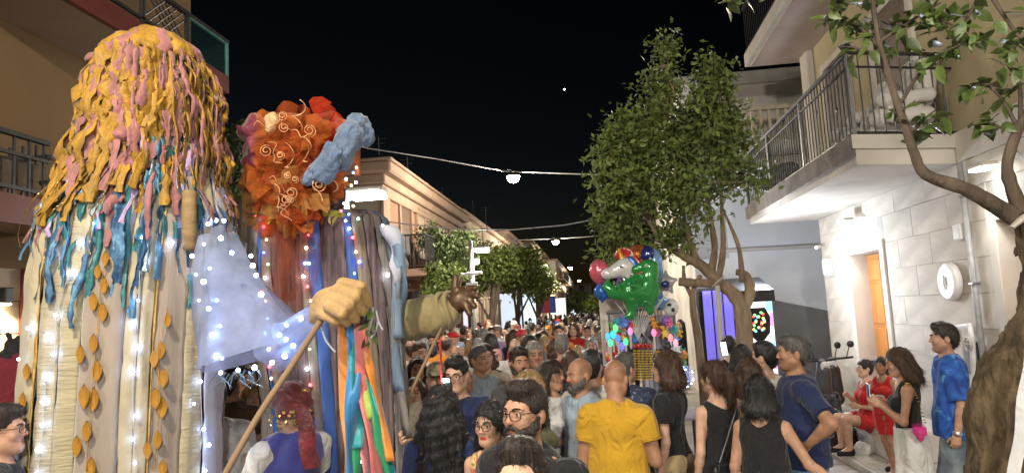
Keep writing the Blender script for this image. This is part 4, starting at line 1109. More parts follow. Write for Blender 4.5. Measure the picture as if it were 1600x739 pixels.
# ---------------------------------------------------------------- overhead cables and street lamps
def cable(pts3, label, r=.011, sag=.0):
    P_ = [Vector(p) for p in pts3]; out = []
    for a, b in zip(P_[:-1], P_[1:]):
        for i in range(8): t = i / 8; out.append(a.lerp(b, t) - Vector((0, 0, sag * 4 * t * (1 - t))))
    out.append(P_[-1])
    o = obj('overhead_cable', MB().tube([tuple(p) for p in out], r, 6), mat('cable_grey', (.30, .29, .28), rough=.5, bump=0)); tag(o, label, 'cable'); return o
M_lampon = glow('sodium_white', (1, .90, .70), 60)
M_led = glow('led_street', (1, .97, .90), 12)
def hung_lamp(p, label, power, r=.09, cam_side=True, group='lamps hung over the middle of the street'):
    t = thing('hanging_lamp', label, 'street lamp', p, group)
    p = Vector(p)
    obj('bracket', MB().tube([p + Vector((-.16, 0, .22)), p + Vector((-.05, 0, .20)), p + Vector((0, 0, .10))], .018, 6), M_steel, t)
    obj('housing', MB().lathe([(.02, .12), (.10, .09), (.18, .04), (.20, .01), (.19, .005)], p, 16), M_steel, t, smooth=True)
    obj('lamp_glass', MB().lathe([(.0, -.19), (.10, -.165), (.17, -.09), (.19, .0)], p, 16), M_lampon, t, smooth=True)
    l = bpy.data.lights.new('hanging_lamp_light', 'POINT'); l.energy = power; l.color = (1, .88, .70); l.shadow_soft_size = .10
    lo = bpy.data.objects.new('hanging_lamp_light', l); COL.objects.link(lo); lo.parent = t; lo.location = (0, 0, -.22)
L1 = PZ(802, 276, 6.0); L2 = PZ(868, 377, 6.0); L3 = PZ(891, 418, 6.0); L4 = PZ(905, 438, 6.0)
PW = 620
hung_lamp(L1, 'lamp hung from the nearest overhead cable, larger and higher than the others', PW * 1.6)
hung_lamp(L2, 'second lamp along the street, hung over the crowd beside the left trees', PW * 2.3)
hung_lamp(L3, 'third lamp far along the street above the white block of flats', PW * 2.6)
hung_lamp(L4, 'tiny fourth lamp at the far end of the street', PW * 3)
hung_lamp((-2.0, .3, 6.2), 'lamp of the street row hung over the place where the picture was taken', PW * 1.15)
hung_lamp((-2.0, -19, 6.2), 'lamp of the street row farther back behind the viewer', PW)
# first cable passes the lamp
cable([PY(520, 217, L1.y - 2), PY(575, 232, L1.y - 1.4), PY(680, 248, L1.y - .6), PY(790, 268, L1.y), PY(930, 273, L1.y + 1), PY(1010, 268, L1.y + 1.5)], 'upper overhead cable that carries the nearest hanging lamp', .018)
cable([PY(545, 338, 14), PY(640, 351, 14.5), PY(720, 358, 15), PY(800, 359, 15.3), PY(880, 352, 15.6), PY(960, 337, 16)], 'lower overhead cable crossing the street in front of the left trees', .014)
cable([PY(780, 376, L2.y), PY(868, 373, L2.y), PY(980, 366, L2.y)], 'thin far cable that carries the second hanging lamp', .02)
# poles with flat LED heads
def led_pole(px, pyb, pytop, y, ledpx, label, power, sign=False, s=1.0):
    a = PY(px, pytop, y); t = thing('street_lamp', label, 'street lamp', (a.x, a.y, 0))
    obj('pole', MB().tube([(a.x, a.y, 0), (a.x, a.y, a.z)], [.07 * s, .055 * s], 10), mat('pole_grey', (.42, .41, .39), rough=.5, metal=.3, bump=.03), t, smooth=True)
    e0 = PY(ledpx[0], ledpx[1], y); e1 = PY(ledpx[2], ledpx[1], y)
    obj('arm', MB().tube([(a.x, a.y, e0.z + .08), (e0.x, e0.y, e0.z + .06)], .035 * s, 8), _MC['pole_grey'], t)
    obj('lamp_head', MB().box((e0.x, e0.y - .16, e0.z + .035), (e1.x, e0.y + .16, e0.z + .10), bev=.02), _MC['pole_grey'], t)
    obj('lamp_glass', MB().box((e0.x + .02, e0.y - .15, e0.z - .04), (e1.x - .02, e0.y + .15, e0.z + .032), bev=.015), M_led, t)
    l = bpy.data.lights.new('street_lamp_light', 'POINT'); l.energy = power; l.color = (1, .92, .80); l.shadow_soft_size = .15
    lo = bpy.data.objects.new('street_lamp_light', l); COL.objects.link(lo); lo.parent = t; lo.location = Vector(((e0.x + e1.x) / 2, e0.y, e0.z - .25)) - ORG[t.name]
    return t, a
t1, a1 = led_pole(735, 500, 376, 17.5, (742, 392, 765), 'tall grey lamp post with flat LED head, cameras and a sign behind the bronze hand', 200)
yq = 17.4
for (x0, y0, x1, y1, nm) in ((737, 404, 749, 414, 'floodlight'),):
    p0 = PY(x0, y1, yq); p1 = PY(x1, y0, yq)
    obj(nm, MB().box((p0.x, yq - .1, p0.z), (p1.x, yq, p1.z), bev=.03), glow('flood_white', (.9, .92, 1), 1.6), t1)
pc = PY(737, 428, yq)
obj('camera_cluster', MB().box((pc.x - .14, yq - .12, pc.z - .05), (pc.x + .16, yq + .02, pc.z + .05), bev=.02).tube([(pc.x - .26, yq - .1, pc.z - .01), (pc.x + .28, yq - .1, pc.z + .01)], .035, 8).lathe([(0, -.08), (.05, -.04), (.05, .03), (0, .05)], (pc.x, yq - .1, pc.z - .06), 10), mat('camera_white', (.7, .7, .68)), t1)
p0 = PY(730, 464, yq); p1 = PY(747, 441, yq)
sg = obj('sign_plate', MB().box((p0.x, yq - .09, p0.z), (p1.x, yq - .06, p1.z), bev=.006), mat('sign_white', (.72, .72, .72), rough=.4, bump=0), t1)
sc_ = PY(741, 457, yq - .1); obj('sign_disc', MB().lathe([(0, .012), (.055, .010), (.06, 0)], (sc_.x, yq - .092, sc_.z), 16, axis=(0, -1, 0)), mat('sign_blue', (.03, .08, .40), rough=.4, bump=0), t1)
led_pole(808, 500, 455, 32, (811, 428, 826), 'second LED lamp post among the left trees', 420)
led_pole(846, 500, 438, 60, (848, 445, 861), 'third LED lamp post by the lit decorations down the street', 500)
t0, a0 = led_pole(538, 500, 300, 9.0, (547, 308, 602), 'near LED street lamp glowing right beside the orange puppet head', 70)
# unseen lamp posts added behind the viewer to light the crowd and walls
def added_back_post(x, y, label, power):
    t = thing('street_lamp', label, 'street lamp', (x, y, 0))
    obj('pole', MB().tube([(x, y, 0), (x, y, 5.6)], [.07, .055], 10), _MC['pole_grey'], t, smooth=True)
    obj('lamp_head', MB().box((x + .05, y - .16, 5.36), (x + .9, y + .16, 5.43), bev=.02), _MC['pole_grey'], t)
    obj('lamp_glass', MB().box((x + .12, y - .15, 5.32), (x + .88, y + .15, 5.358), bev=.01), M_led, t)
    l = bpy.data.lights.new('street_lamp_light', 'POINT'); l.energy = power; l.color = (1, .95, .87); l.shadow_soft_size = .25
    lo = bpy.data.objects.new('street_lamp_light', l); COL.objects.link(lo); lo.parent = t; lo.location = (.5, 0, 5.1)
added_back_post(-4.9, -7.5, 'unseen LED lamp post added behind the viewer to carry on the left row', 640)
added_back_post(1.6, -5.5, 'unseen LED lamp post added in mid street behind the viewer to light the crowd', 1050)
# lit decoration down the street
dp = PY(857, 462, 55)
de = thing('light_decoration', 'warm glowing firework shaped decoration above the crowd down the street', 'decoration', (dp.x, dp.y, 0))
obj('mast', MB().tube([(dp.x, dp.y, 0), (dp.x, dp.y, dp.z)], .08, 8), M_iron, de)
for k in range(11):
    a = k / 11 * 6.283; obj('light_ray', MB().tube([dp, dp + Vector((math.cos(a) * (.5 + .35 * (k % 2)), 0, math.sin(a) * (.7 + .5 * (k % 2))))], [.07, .03], 5), glow('deco_warm', (1, .55, .2), 5), de)
# bright shop fronts far away under the trees
for i, (px, py, y, w_, h_, c_) in enumerate(((700, 478, 28.5, 1.6, 1.6, (.9, .85, 1)), (815, 482, 44, 2.0, 2.0, (.6, .8, 1)), (798, 483, 40, 1.2, 1.8, (.75, .85, 1)), (868, 484, 75, 2.2, 2.4, (1, .95, .85)), (905, 482, 110, 3.0, 2.4, (.8, .9, 1)))):
    p = PY(px, py, y); t = thing('shop_window', ['glowing white shop window behind the lamp post', 'pale blue lit shop window under the middle trees', 'narrow cool lit shop window left of the pale blue one', 'warm white lit shop front far down on the left', 'distant lit shop front near the end of the street'][i], 'shop window', (p.x, p.y, 0))
    obj('frame', MB().box((p.x - w_ / 2 - .1, y + .02, .2), (p.x + w_ / 2 + .1, y + .12, p.z + h_ / 2 + .1), bev=.01), M_iron, t)
    obj('pane', MB().box((p.x - w_ / 2, y, .3), (p.x + w_ / 2, y + .018, p.z + h_ / 2)), glow('shop_glow_%d' % i, c_, .45), t)
bp = PY(853, 478, 50); bn = thing('banner', 'blue and red banner hanging under the glowing decoration', 'banner', (bp.x, bp.y, 0))
for k, c_ in enumerate(((.06, .08, .30), (.28, .05, .06), (.06, .08, .30))):
    obj('banner_stripe', MB().box((bp.x - .7 + k * .47, bp.y, bp.z - .5), (bp.x - .7 + k * .47 + .46, bp.y + .04, bp.z + .7)), cloth(('navy_banner', 'red_banner', 'navy_banner')[k], c_), bn)
obj('pole', MB().tube([(bp.x - .75, bp.y, 0), (bp.x - .75, bp.y, bp.z + .8)], .04, 6), M_iron, bn)

# ---------------------------------------------------------------- trees
def leaf_cloud(blobs, n, size, seed, cluster=12, spread=.16, droop=.4):
    """blobs: list of (centre, radii, weight) -> many folded leaf faces in clumps"""
    g = np.random.default_rng(seed); W = np.array([b[2] for b in blobs], float); W /= W.sum()
    nc = max(1, n // cluster); C = []
    for b, w in zip(blobs, W):
        k = max(1, int(nc * w)); d = g.normal(size=(k, 3)); d /= np.linalg.norm(d, axis=1)[:, None]
        r = g.uniform(0.15, 1, k) ** .5 * (1 + .16 * g.normal(size=k)); C.append(np.array(b[0]) + d * r[:, None] * np.array(b[1]))
    C = np.vstack(C); P_ = np.repeat(C, cluster, 0) + g.normal(size=(len(C) * cluster, 3)) * spread
    N = len(P_); ax = g.normal(size=(N, 3)); ax[:, 2] -= droop; ax /= np.linalg.norm(ax, axis=1)[:, None]
    up = g.normal(size=(N, 3)); up[:, 2] += 1.0; sd = np.cross(ax, up); sd /= np.linalg.norm(sd, axis=1)[:, None] + 1e-9; nn = np.cross(sd, ax)
    s_ = size * g.uniform(.65, 1.25, N)[:, None]
    v = np.stack([P_, P_ + s_ * (ax * .45 + sd * .26 + nn * .07), P_ + s_ * ax, P_ + s_ * (ax * .45 - sd * .26 + nn * .07)], 1).reshape(-1, 3)
    i = np.arange(N)[:, None] * 4
    return v, np.vstack([i + [0, 1, 2], i + [0, 2, 3]]), C
def leaf_mat(name, c, var=.4):
    m = mat(name, c, rough=.5, var=var, scale=3.5, bump=0, spec=.4, detail=6)
    return m
M_bark = mat('bark_grey', (.10, .075, .055), rough=.92, var=.5, scale=9, bump=1.0, bdist=.03, stretch=(1, 1, .35), bscale=26)
M_bark_pale = mat('bark_pale', (.25, .185, .125), rough=.88, var=.4, scale=9, bump=1.0, bdist=.025, stretch=(1, 1, .3), bscale=22)
def wob(pts, r, n=10, seed=0, amp=.03):
    g = np.random.default_rng(seed); pts = np.array([tuple(p) for p in pts], float); r = np.array(r, float)
    t = np.linspace(0, len(pts) - 1, max(len(pts) * 4, 8)); out = np.empty((len(t), 3)); rr = np.interp(t, np.arange(len(pts)), r)
    # Catmull-Rom
    for k, u in enumerate(t):
        i = min(int(u), len(pts) - 2); f_ = u - i
        p0, p1, p2, p3 = pts[max(i - 1, 0)], pts[i], pts[i + 1], pts[min(i + 2, len(pts) - 1)]
        out[k] = .5 * ((2 * p1) + (-p0 + p2) * f_ + (2 * p0 - 5 * p1 + 4 * p2 - p3) * f_ ** 2 + (-p0 + 3 * p1 - 3 * p2 + p3) * f_ ** 3)
    rr = rr * (1 + amp * 2 * g.normal(size=len(t)))
    return out, rr
def tree(nm, label, base, trunk, limbs, blobs, n, size, lm, bark, seed, group=None, cat='tree', spread=.16, cluster=12):
    t = thing(nm, label, cat, base, group)
    m = MB(); p, r = wob(*trunk, seed=seed); m.tube(p, r, 10); tr = obj('trunk', m, bark, t, smooth=True)
    for k, lb in enumerate(limbs):
        p, r = wob(*lb, seed=seed + k + 1); obj('limb', MB().tube(p, r, 8), bark, t, smooth=True)
    v, f, C = leaf_cloud(blobs, n, size, seed, cluster, spread)
    # twigs from the blob hearts to the clumps
    tw = MB(); g = np.random.default_rng(seed)
    for b in blobs:
        c = np.array(b[0]); near = C[np.argsort(np.linalg.norm((C - c) / np.array(b[1]), axis=1))][:40]
        for q in near[g.permutation(len(near))[:9]]:
            tw.tube([c - [0, 0, b[1][2] * .5], (c + q) / 2 + g.normal(size=3) * .04, q], [size * .14, size * .10, size * .05], 4)
    o = obj('twigs', tw, bark, t); tag(o, kind='stuff')
    o = obj('crown', (v, f), lm, t); tag(o, kind='stuff')
    return t
M_leaf = leaf_mat('privet_leaf', (.13, .17, .042), .5)
M_leaf2 = leaf_mat('street_leaf', (.085, .115, .024), .45)
M_leaf_d = leaf_mat('dark_leaf', (.065, .09, .03), .45)
# big tree on the right
YT = 10.2; q = lambda px, py, dy=0.0: PY(px, py, YT + dy)
S_ = 1 / (FPX / (YT * 1.0))
bl = []
for px, py, rx, rz, w, dy in ((1000, 285, 62, 62, 5, 0), (962, 335, 38, 48, 2.5, -.2), (948, 262, 26, 40, 1.5, 0), (1020, 222, 36, 60, 3.2, .2), (1042, 140, 17, 46, 1.3, .1), (1042, 88, 9, 32, .6, .1), (1012, 170, 15, 44, .9, .2), (955, 230, 16, 34, .8, .1), (1128, 130, 12, 34, .7, 0), (1104, 112, 9, 34, .6, 0), (1106, 165, 27, 58, 2.4, 0), (1066, 235, 26, 62, 2.2, -.1), (1072, 190, 16, 40, 1.1, 0), (1118, 235, 48, 60, 4, -.1),
                          (1085, 310, 52, 52, 3.5, -.3), (1150, 205, 20, 45, 1.2, .2), (1165, 275, 30, 20, 1.0, -.2), (975, 385, 42, 28, 1.6, 0), (1040, 372, 36, 26, 1.3, .2), (982, 195, 17, 42, 1.1, .3), (985, 235, 30, 36, 1.6, .2)):
    bl.append((np.array(q(px, py, dy)), (rx * S_ * .84, min(rx * S_, .7), rz * S_ * .9), w))
base = PZ(1168, 640, 0.0); base = Vector((q(1168, 600).x, YT, 0))
tree('street_tree', 'big leafy privet tree with pale forked trunk beside the balloon stall', base,
     ([base, q(1164, 540), q(1160, 490), q(1148, 462), q(1122, 440), q(1100, 418), q(1080, 405)], [.125, .115, .11, .098, .088, .078, .065]),
     [([q(1160, 492), q(1172, 455), q(1165, 430), q(1150, 425)], [.08, .072, .06, .04]), ([q(1110, 428), q(1117, 390), q(1110, 340), q(1098, 270)], [.07, .05, .038, .02]),
      ([q(1082, 407), q(1060, 395, .1), q(1030, 370, .1), q(1005, 320, .1), q(995, 250, .1)], [.08, .06, .045, .035, .02]), ([q(1122, 440), q(1130, 390, -.1), q(1128, 330, -.1), q(1125, 250)], [.06, .04, .03, .015]),
      ([q(1160, 440), q(1155, 390, -.1), q(1140, 350, -.1), q(1125, 320)], [.05, .03, .022, .012]), ([q(1090, 410), q(1070, 350), q(1055, 250, .1), q(1045, 120, .1)], [.05, .04, .028, .012]),
      ([q(1060, 440, -.2), q(1086, 442, -.2), q(1122, 443, -.05)], [.055, .06, .06]), ([Vector((q(1094, 560).x, YT - .1, 0)), q(1092, 540, -.1), q(1084, 490, -.1), q(1083, 455, -.1), q(1095, 430, -.1)], [.06, .055, .05, .04, .03]), ([q(1084, 470, -.1), q(1070, 440, -.1), q(1068, 415, -.1)], [.035, .03, .02])],
     bl, 15500, .105, M_leaf, M_bark_pale, 5, spread=.115, cluster=34)
# white tie and pole on it
tp = thing('white_post', 'thin white post tied with a white band to the fork of the big tree', 'post', (q(1124, 560, -.25).x, YT - .25, 0))
obj('post', MB().tube([(q(1124, 560, -.25).x, YT - .25, 0), q(1121, 446, -.25)], .035, 8), M_plw, tp, smooth=True)
obj('band', MB().tube([q(1112, 448, -.22), q(1122, 440, -.24), q(1131, 432, -.2)], [.03, .05, .03], 8, flat=.3), M_plw, tp)
# row of street trees on the left
def round_tree(px, pyc, rpx, y, n, label, seed, lm, size=.2, group='street trees on the left', trunk_px=None, squash=1.0):
    s_ = 1 / (FPX / y); c = PY(px, pyc, y); g = np.random.default_rng(seed); R_ = rpx * s_
    blobs = [(np.array(c) + g.normal(size=3) * [R_ * .42, R_ * .4, R_ * .36], (R_ * .55, R_ * .55, R_ * .48 * squash), 1) for _ in range(9)]
    b = Vector(((trunk_px and PY(trunk_px, 500, y).x) or c.x, c.y, 0))
    mid = b.lerp(c, .45)
    return tree('street_tree', label, b, ([b, mid, c], [.16, .12, .06]), [([mid, Vector(x[0])], [.07, .02]) for x in blobs[:5]], blobs, n, size, lm, M_bark, seed, group, spread=R_ * .12)
round_tree(702, 392, 36, 21, 7000, 'dark green street tree in front of the cream house, left of the lamp post', 21, M_leaf_d, .15)
round_tree(690, 440, 26, 19.5, 3500, 'lower bushy street tree behind the bronze hand', 22, M_leaf2, .14)
round_tree(772, 415, 40, 25, 7500, 'broad street tree just right of the lamp post', 23, M_leaf2, .16, trunk_px=762)
round_tree(815, 425, 38, 31, 7000, 'bright lit street tree around the second LED lamp', 24, M_leaf2, .19, trunk_px=800)
round_tree(838, 445, 24, 40, 3500, 'smaller street tree farther along, right of the bright lit one', 25, M_leaf2, .22)
round_tree(905, 472, 18, 85, 2500, 'distant round tree at the end of the street', 26, M_leaf_d, .45)
round_tree(880, 474, 14, 95, 1800, 'distant tree left of the round one at the end of the street', 27, M_leaf_d, .45)
round_tree(928, 476, 12, 75, 1500, 'distant small tree behind the pink balloon', 28, M_leaf2, .4)
round_tree(376, 225, 50, 11.5, 8000, 'dark street tree between the two big puppets', 29, M_leaf_d, .10, group=None, trunk_px=385)
round_tree(374, 310, 46, 11.6, 6500, 'lower half lit bushy tree behind the orange haired puppet', 30, M_leaf_d, .10, group=None, trunk_px=372)

# nearest tree, right edge: thick bent trunk, long limb, large leaves
YN = 4.15; n_ = lambda px, py, dy=0.0: PY(px, py, YN + dy)
b0 = Vector((n_(1556, 800).x, YN, .10))
nt_ = thing('street_tree', 'nearest tree at the right edge with a thick bent trunk and large glossy leaves', 'tree', b0)
M_bark_n = mat('bark_mossy', (.10, .072, .040), rough=.92, var=.65, scale=11, bump=1.0, bdist=.05, stretch=(1, 1, .45), bscale=20, detail=9)
def limb(nm, pts, r, seed, n=14, m_=None):
    p, rr = wob(pts, r, seed=seed, amp=.02); return obj(nm, MB().tube(p, rr, n), m_ or M_bark_n, nt_, smooth=True)
sd_pts = [b0, n_(1553, 739), n_(1546, 655), n_(1566, 585), n_(1604, 520), n_(1622, 450), n_(1612, 390), n_(1600, 345)]
sd_r = [.15, .135, .117, .108, .092, .076, .065, .058]
s = SDF((sd_pts[0].x - .5, YN - .35, -.05), (sd_pts[4].x + .6, YN + .35, sd_pts[-1].z + .25), .015)
for i in range(len(sd_pts) - 1): s.cone(sd_pts[i], sd_pts[i + 1], sd_r[i], sd_r[i + 1], .06)
s.ripple(.016, 9, 2, (1, 1, .5)); s.ripple(.009, 34, 3, (1.4, 1.4, .35)); s.ripple(.005, 75, 4, (1, 1, .5)); v, f = s.mesh(); obj('trunk', (v, f), M_bark_n, nt_, smooth=True)
limb('limb', [n_(1602, 350), n_(1566, 328), n_(1510, 296), n_(1447, 273), n_(1428, 238), n_(1410, 185), n_(1395, 140), n_(1376, 75), n_(1366, 20), n_(1362, -20)], [.055, .046, .038, .031, .026, .023, .020, .016, .013, .010], 31, m_=M_bark)
limb('limb', [n_(1602, 345), n_(1580, 290), n_(1574, 255), n_(1590, 205), n_(1610, 170)], [.045, .036, .030, .027, .024], 32, m_=M_bark)
obj('white_band', MB().tube([n_(1580, 356, -.08), n_(1600, 340, -.09), n_(1618, 330, -.08)], [.035, .05, .04], 10, flat=.35), M_plw, nt_)
leafm = MB()
L_ = 9; prof = [0, .55, .85, 1, .98, .85, .62, .32, 0]
for i in range(L_):
    t = i / (L_ - 1); wv = .27 * prof[i]; zc = -.22 * t * t
    leafm.v.append(np.array([[-wv, t, zc + .07 * prof[i]], [0, t, zc], [wv, t, zc + .07 * prof[i]]])); leafm.n += 3
for i in range(L_ - 1):
    for j in range(2): a = i * 3 + j; leafm.f.append((a, a + 1, a + 4, a + 3)); leafm.fm.append(0)
leaf_me = piece_mesh('leaf', leafm, mat('large_leaf', (.08, .12, .028), rough=.38, var=.3, scale=8, bump=.1, spec=.5, objrand=.35), True)
twigs = [([(1385, 120), (1370, 60), (1358, -5)], 22), ([(1376, 75), (1340, 42), (1292, 22)], 28), ([(1376, 65), (1420, 35), (1470, 5)], 28), ([(1408, 160), (1440, 112), (1490, 75), (1545, 55)], 32), ([(1384, 95), (1345, 78), (1312, 72)], 15),
         ([(1420, 215), (1440, 190), (1462, 172)], 15), ([(1418, 205), (1406, 190), (1396, 172)], 9), ([(1590, 200), (1562, 150), (1530, 130), (1506, 146)], 24), ([(1592, 210), (1550, 195), (1514, 196)], 19), ([(1595, 185), (1592, 130), (1572, 92), (1602, 60)], 17),
         ([(1552, 0), (1590, 55), (1620, 80)], 11), ([(1330, -10), (1300, 15), (1286, 40)], 15), ([(1440, 0), (1470, 30), (1500, 45)], 17), ([(1480, 60), (1510, 30), (1525, 0)], 15), ([(1390, 30), (1410, 60), (1445, 80)], 15), ([(1230, -30), (1175, -8), (1122, 6)], 17)]
g = np.random.default_rng(9); dpt = 0
for k, (pp, cnt) in enumerate(twigs):
    dy = g.uniform(-.22, .3); pts = [n_(x, y_, dy * i / (len(pp) - 1)) for i, (x, y_) in enumerate(pp)]
    p, rr = wob(pts, list(np.linspace(.013, .004, len(pts))), seed=40 + k, amp=.02)
    obj('twig', MB().tube(p, rr, 6), M_bark, nt_, smooth=True)
    for c in range(cnt):
        u = g.uniform(.18, 1.0) ** .8; i = min(int(u * (len(p) - 1)), len(p) - 1)
        inst('leaf', leaf_me, nt_, Vector(p[i]) + Vector(g.normal(size=3) * .03), rot=(g.uniform(-1.5, .9), g.uniform(-.9, .9), g.uniform(0, 6.28)), scale=float(g.uniform(.062, .125)))
# white strip and sheet at the right edge
ws = thing('white_strip', 'white strip of cloth hanging beside the bent trunk at the right edge', 'cloth strip', n_(1584, 800, -.35))
g_ = [[n_(1601 - i * 2.1 + j * 11 + 2 * math.sin(i * .9), 540 + i * 16, -.33 - .01 * j) for j in range(3)] for i in range(20)]
obj('strip', MB().sheet(np.array([[tuple(p) for p in r] for r in g_])), cloth('white_cloth', (.66, .66, .67)), ws, smooth=True)

# ---------------------------------------------------------------- giant puppet in the pale dress
def frame_at(px, y):
    c = PY(px, 500, y); d = Vector((-c.x, -c.y, 0)).normalized()      # towards the camera
    return Vector((-d.y, d.x, 0)), d                                       # right (seen from the camera), front
class Giant:
    """surface of revolution with given half widths (metres) by height, turned to the camera"""
    def __init__(s, cx, cy, prof, right, front, depth=.85, pleat=(0, 0), power=2.0, lean=0.0):
        s.c = Vector((cx, cy, 0)); s.prof = prof; s.r = right; s.f = front; s.dp = depth; s.pl = pleat; s.pw = power; s.lean = lean
        s.zs = np.array([p[0] for p in prof]); s.ws = np.array([p[1] for p in prof]); s.os = np.array([p[2] for p in prof])
    def at(s, th, z, out=0.0):
        """th: 0 = right silhouette, pi/2 = front, pi = left"""
        w = np.interp(z, s.zs, s.ws); o = np.interp(z, s.zs, s.os)
        k = 1 + s.pl[1] * math.sin(s.pl[0] * th + 1.5 * math.sin(z * 1.3)) + .4 * s.pl[1] * math.sin(2.3 * s.pl[0] * th + z)
        cx = math.copysign(abs(math.cos(th)) ** (2 / s.pw), math.cos(th)); sy = math.copysign(abs(math.sin(th)) ** (2 / s.pw), math.sin(th))
        return s.c + s.r * (o + (w * k + out) * cx) + s.f * ((w * s.dp * k + out) * sy) + Vector((0, 0, z))
    def find(s, px, py, zlo, zhi):
        """front surface parameters seen at a pixel"""
        best = None
        th0, th1, z0, z1 = .02, math.pi - .02, zlo, zhi
        for it in range(5):
            for th in np.linspace(th0, th1, 15):
                for z in np.linspace(z0, z1, 15):
                    x, y = pix(s.at(th, z)); e = (x - px) ** 2 + (y - py) ** 2
                    if best is None or e < best[0]: best = (e, th, z)
            dt, dz = (th1 - th0) / 6, (z1 - z0) / 6
            th0, th1, z0, z1 = best[1] - dt, best[1] + dt, best[2] - dz, best[2] + dz
        return best[1], best[2]
def px_profile(rows, y, right, c):
    """rows: (py, px left, px right) measured on the photo -> (z, half width, offset)"""
    out = []
    for py, a, b in rows:
        A, B = PY(a, py, y), PY(b, py, y)
        # intersect with the vertical plane through c spanned by right and z
        def hit(px, py):
            d = ray(px, py); n = Vector((-right.y, right.x, 0)); t = (Vector((c.x, c.y, 0)) - Vector((0, 0, 0))).dot(n) / d.dot(n); return CAM + d * t
        A, B = hit(a, py), hit(b, py); ra = (A - c).dot(right); rb = (B - c).dot(right)
        out.append(((A.z + B.z) / 2, (rb - ra) / 2, (ra + rb) / 2))
    return sorted(out)
YP = 3.85
R1, F1 = frame_at(195, YP); C1 = PY(195, 600, YP); C1.z = 0
prof1 = px_profile([(215, 165, 330), (270, 120, 350), (340, 62, 365), (430, 44, 358), (520, 36, 352), (620, 28, 348), (739, 20, 345)], YP, R1, C1)
prof1 = [(0.0, prof1[0][1] * 1.12, prof1[0][2] - .02)] + prof1
D1_ = Giant(C1.x, C1.y, prof1, R1, F1, .80, (26, .012))
pup1 = thing('giant_puppet', 'tall puppet in a pale lit dress with yellow, pink and blue strip hair', 'puppet', (C1.x, C1.y, 0))
zt1 = prof1[-1][0]
M_cream = mat('cream_cloth', (.42, .365, .245), rough=.9, var=.12, scale=6, bump=.55, stretch=(1, 1, 1.0), bscale=34, sheen=.2)
M_ruche = mat('ruched_cream', (.39, .34, .22), rough=.9, var=.16, scale=5, bump=1.0, stretch=(.35, .35, 2.4), bscale=30, sheen=.2)
M_gz = mat('lilac_gauze', (.32, .265, .215), rough=.95, var=.14, scale=6, bump=.4, stretch=(2, 2, .3), bscale=60, sheen=.3)
M_gold = mat('gold_braid', (.50, .30, .06), rough=.5, var=.3, scale=40, bump=.5, metal=.2)
M_wht = mat('white_gauze', (.44, .46, .54), rough=.95, var=.06, scale=8, bump=.4, bscale=50, sheen=.3)
M_goldleaf = mat('gold_leaf_cloth', (.46, .23, .03), rough=.40, var=.35, scale=30, bump=.6, metal=.15, bscale=60)
bounds = [(20, 46, M_cream), (46, 50, M_gold), (50, 80, M_ruche), (80, 110, M_ruche), (110, 172, M_gz), (172, 194, M_cream), (194, 215, M_cream), (215, 218, M_gold), (218, 266, M_gz), (266, 300, M_ruche), (300, 303, M_gold), (303, 345, M_wht)]
ths = lambda px: math.acos(max(-1, min(1, (px - 182.5) / -162.5 * -1)))
zrow = np.concatenate([np.linspace(0, zt1, 60)])
def panel(G, t0, t1, z0, z1, m_, parent, nm='cloth_panel', out=0.0, nth=8, nz=54, puff=.012, seed=0, wave=.004):
    g = np.random.default_rng(seed); ph = g.uniform(0, 6, 4); gr = []
    for z in np.linspace(z0, z1, nz):
        row = []
        for i in range(nth + 1):
            u = i / nth; th = t0 + (t1 - t0) * u
            row.append(tuple(G.at(th, z, out + puff * math.sin(math.pi * u) ** .6 + wave * math.sin(z * 9 + ph[0] + 3 * u) + wave * .7 * math.sin(z * 23 + ph[1] + 5 * u) + wave * .5 * math.sin(z * 47 + ph[2]))))
        gr.append(row)
    o = obj(nm, MB().sheet(np.array(gr)), m_, parent, smooth=True)
    md = o.modifiers.new('thickness', 'SOLIDIFY'); md.thickness = .004; md.offset = -1
    return o
for i, (a, b, m_) in enumerate(bounds):
    panel(D1_, ths(a), ths(b), 0.05, zt1, m_, pup1, out=0 if m_ is not M_gold else .012, nth=8 if b - a > 12 else 3, seed=i, puff=.009 if m_ in (M_cream, M_ruche) else .004, nm='gold_trim' if m_ is M_gold else 'cloth_panel')
for i in range(8):
    t0 = math.pi + i * math.pi / 8; panel(D1_, t0, t0 + math.pi / 8, .05, zt1, M_cream if i % 2 else M_gz, pup1, seed=30 + i, nz=24)
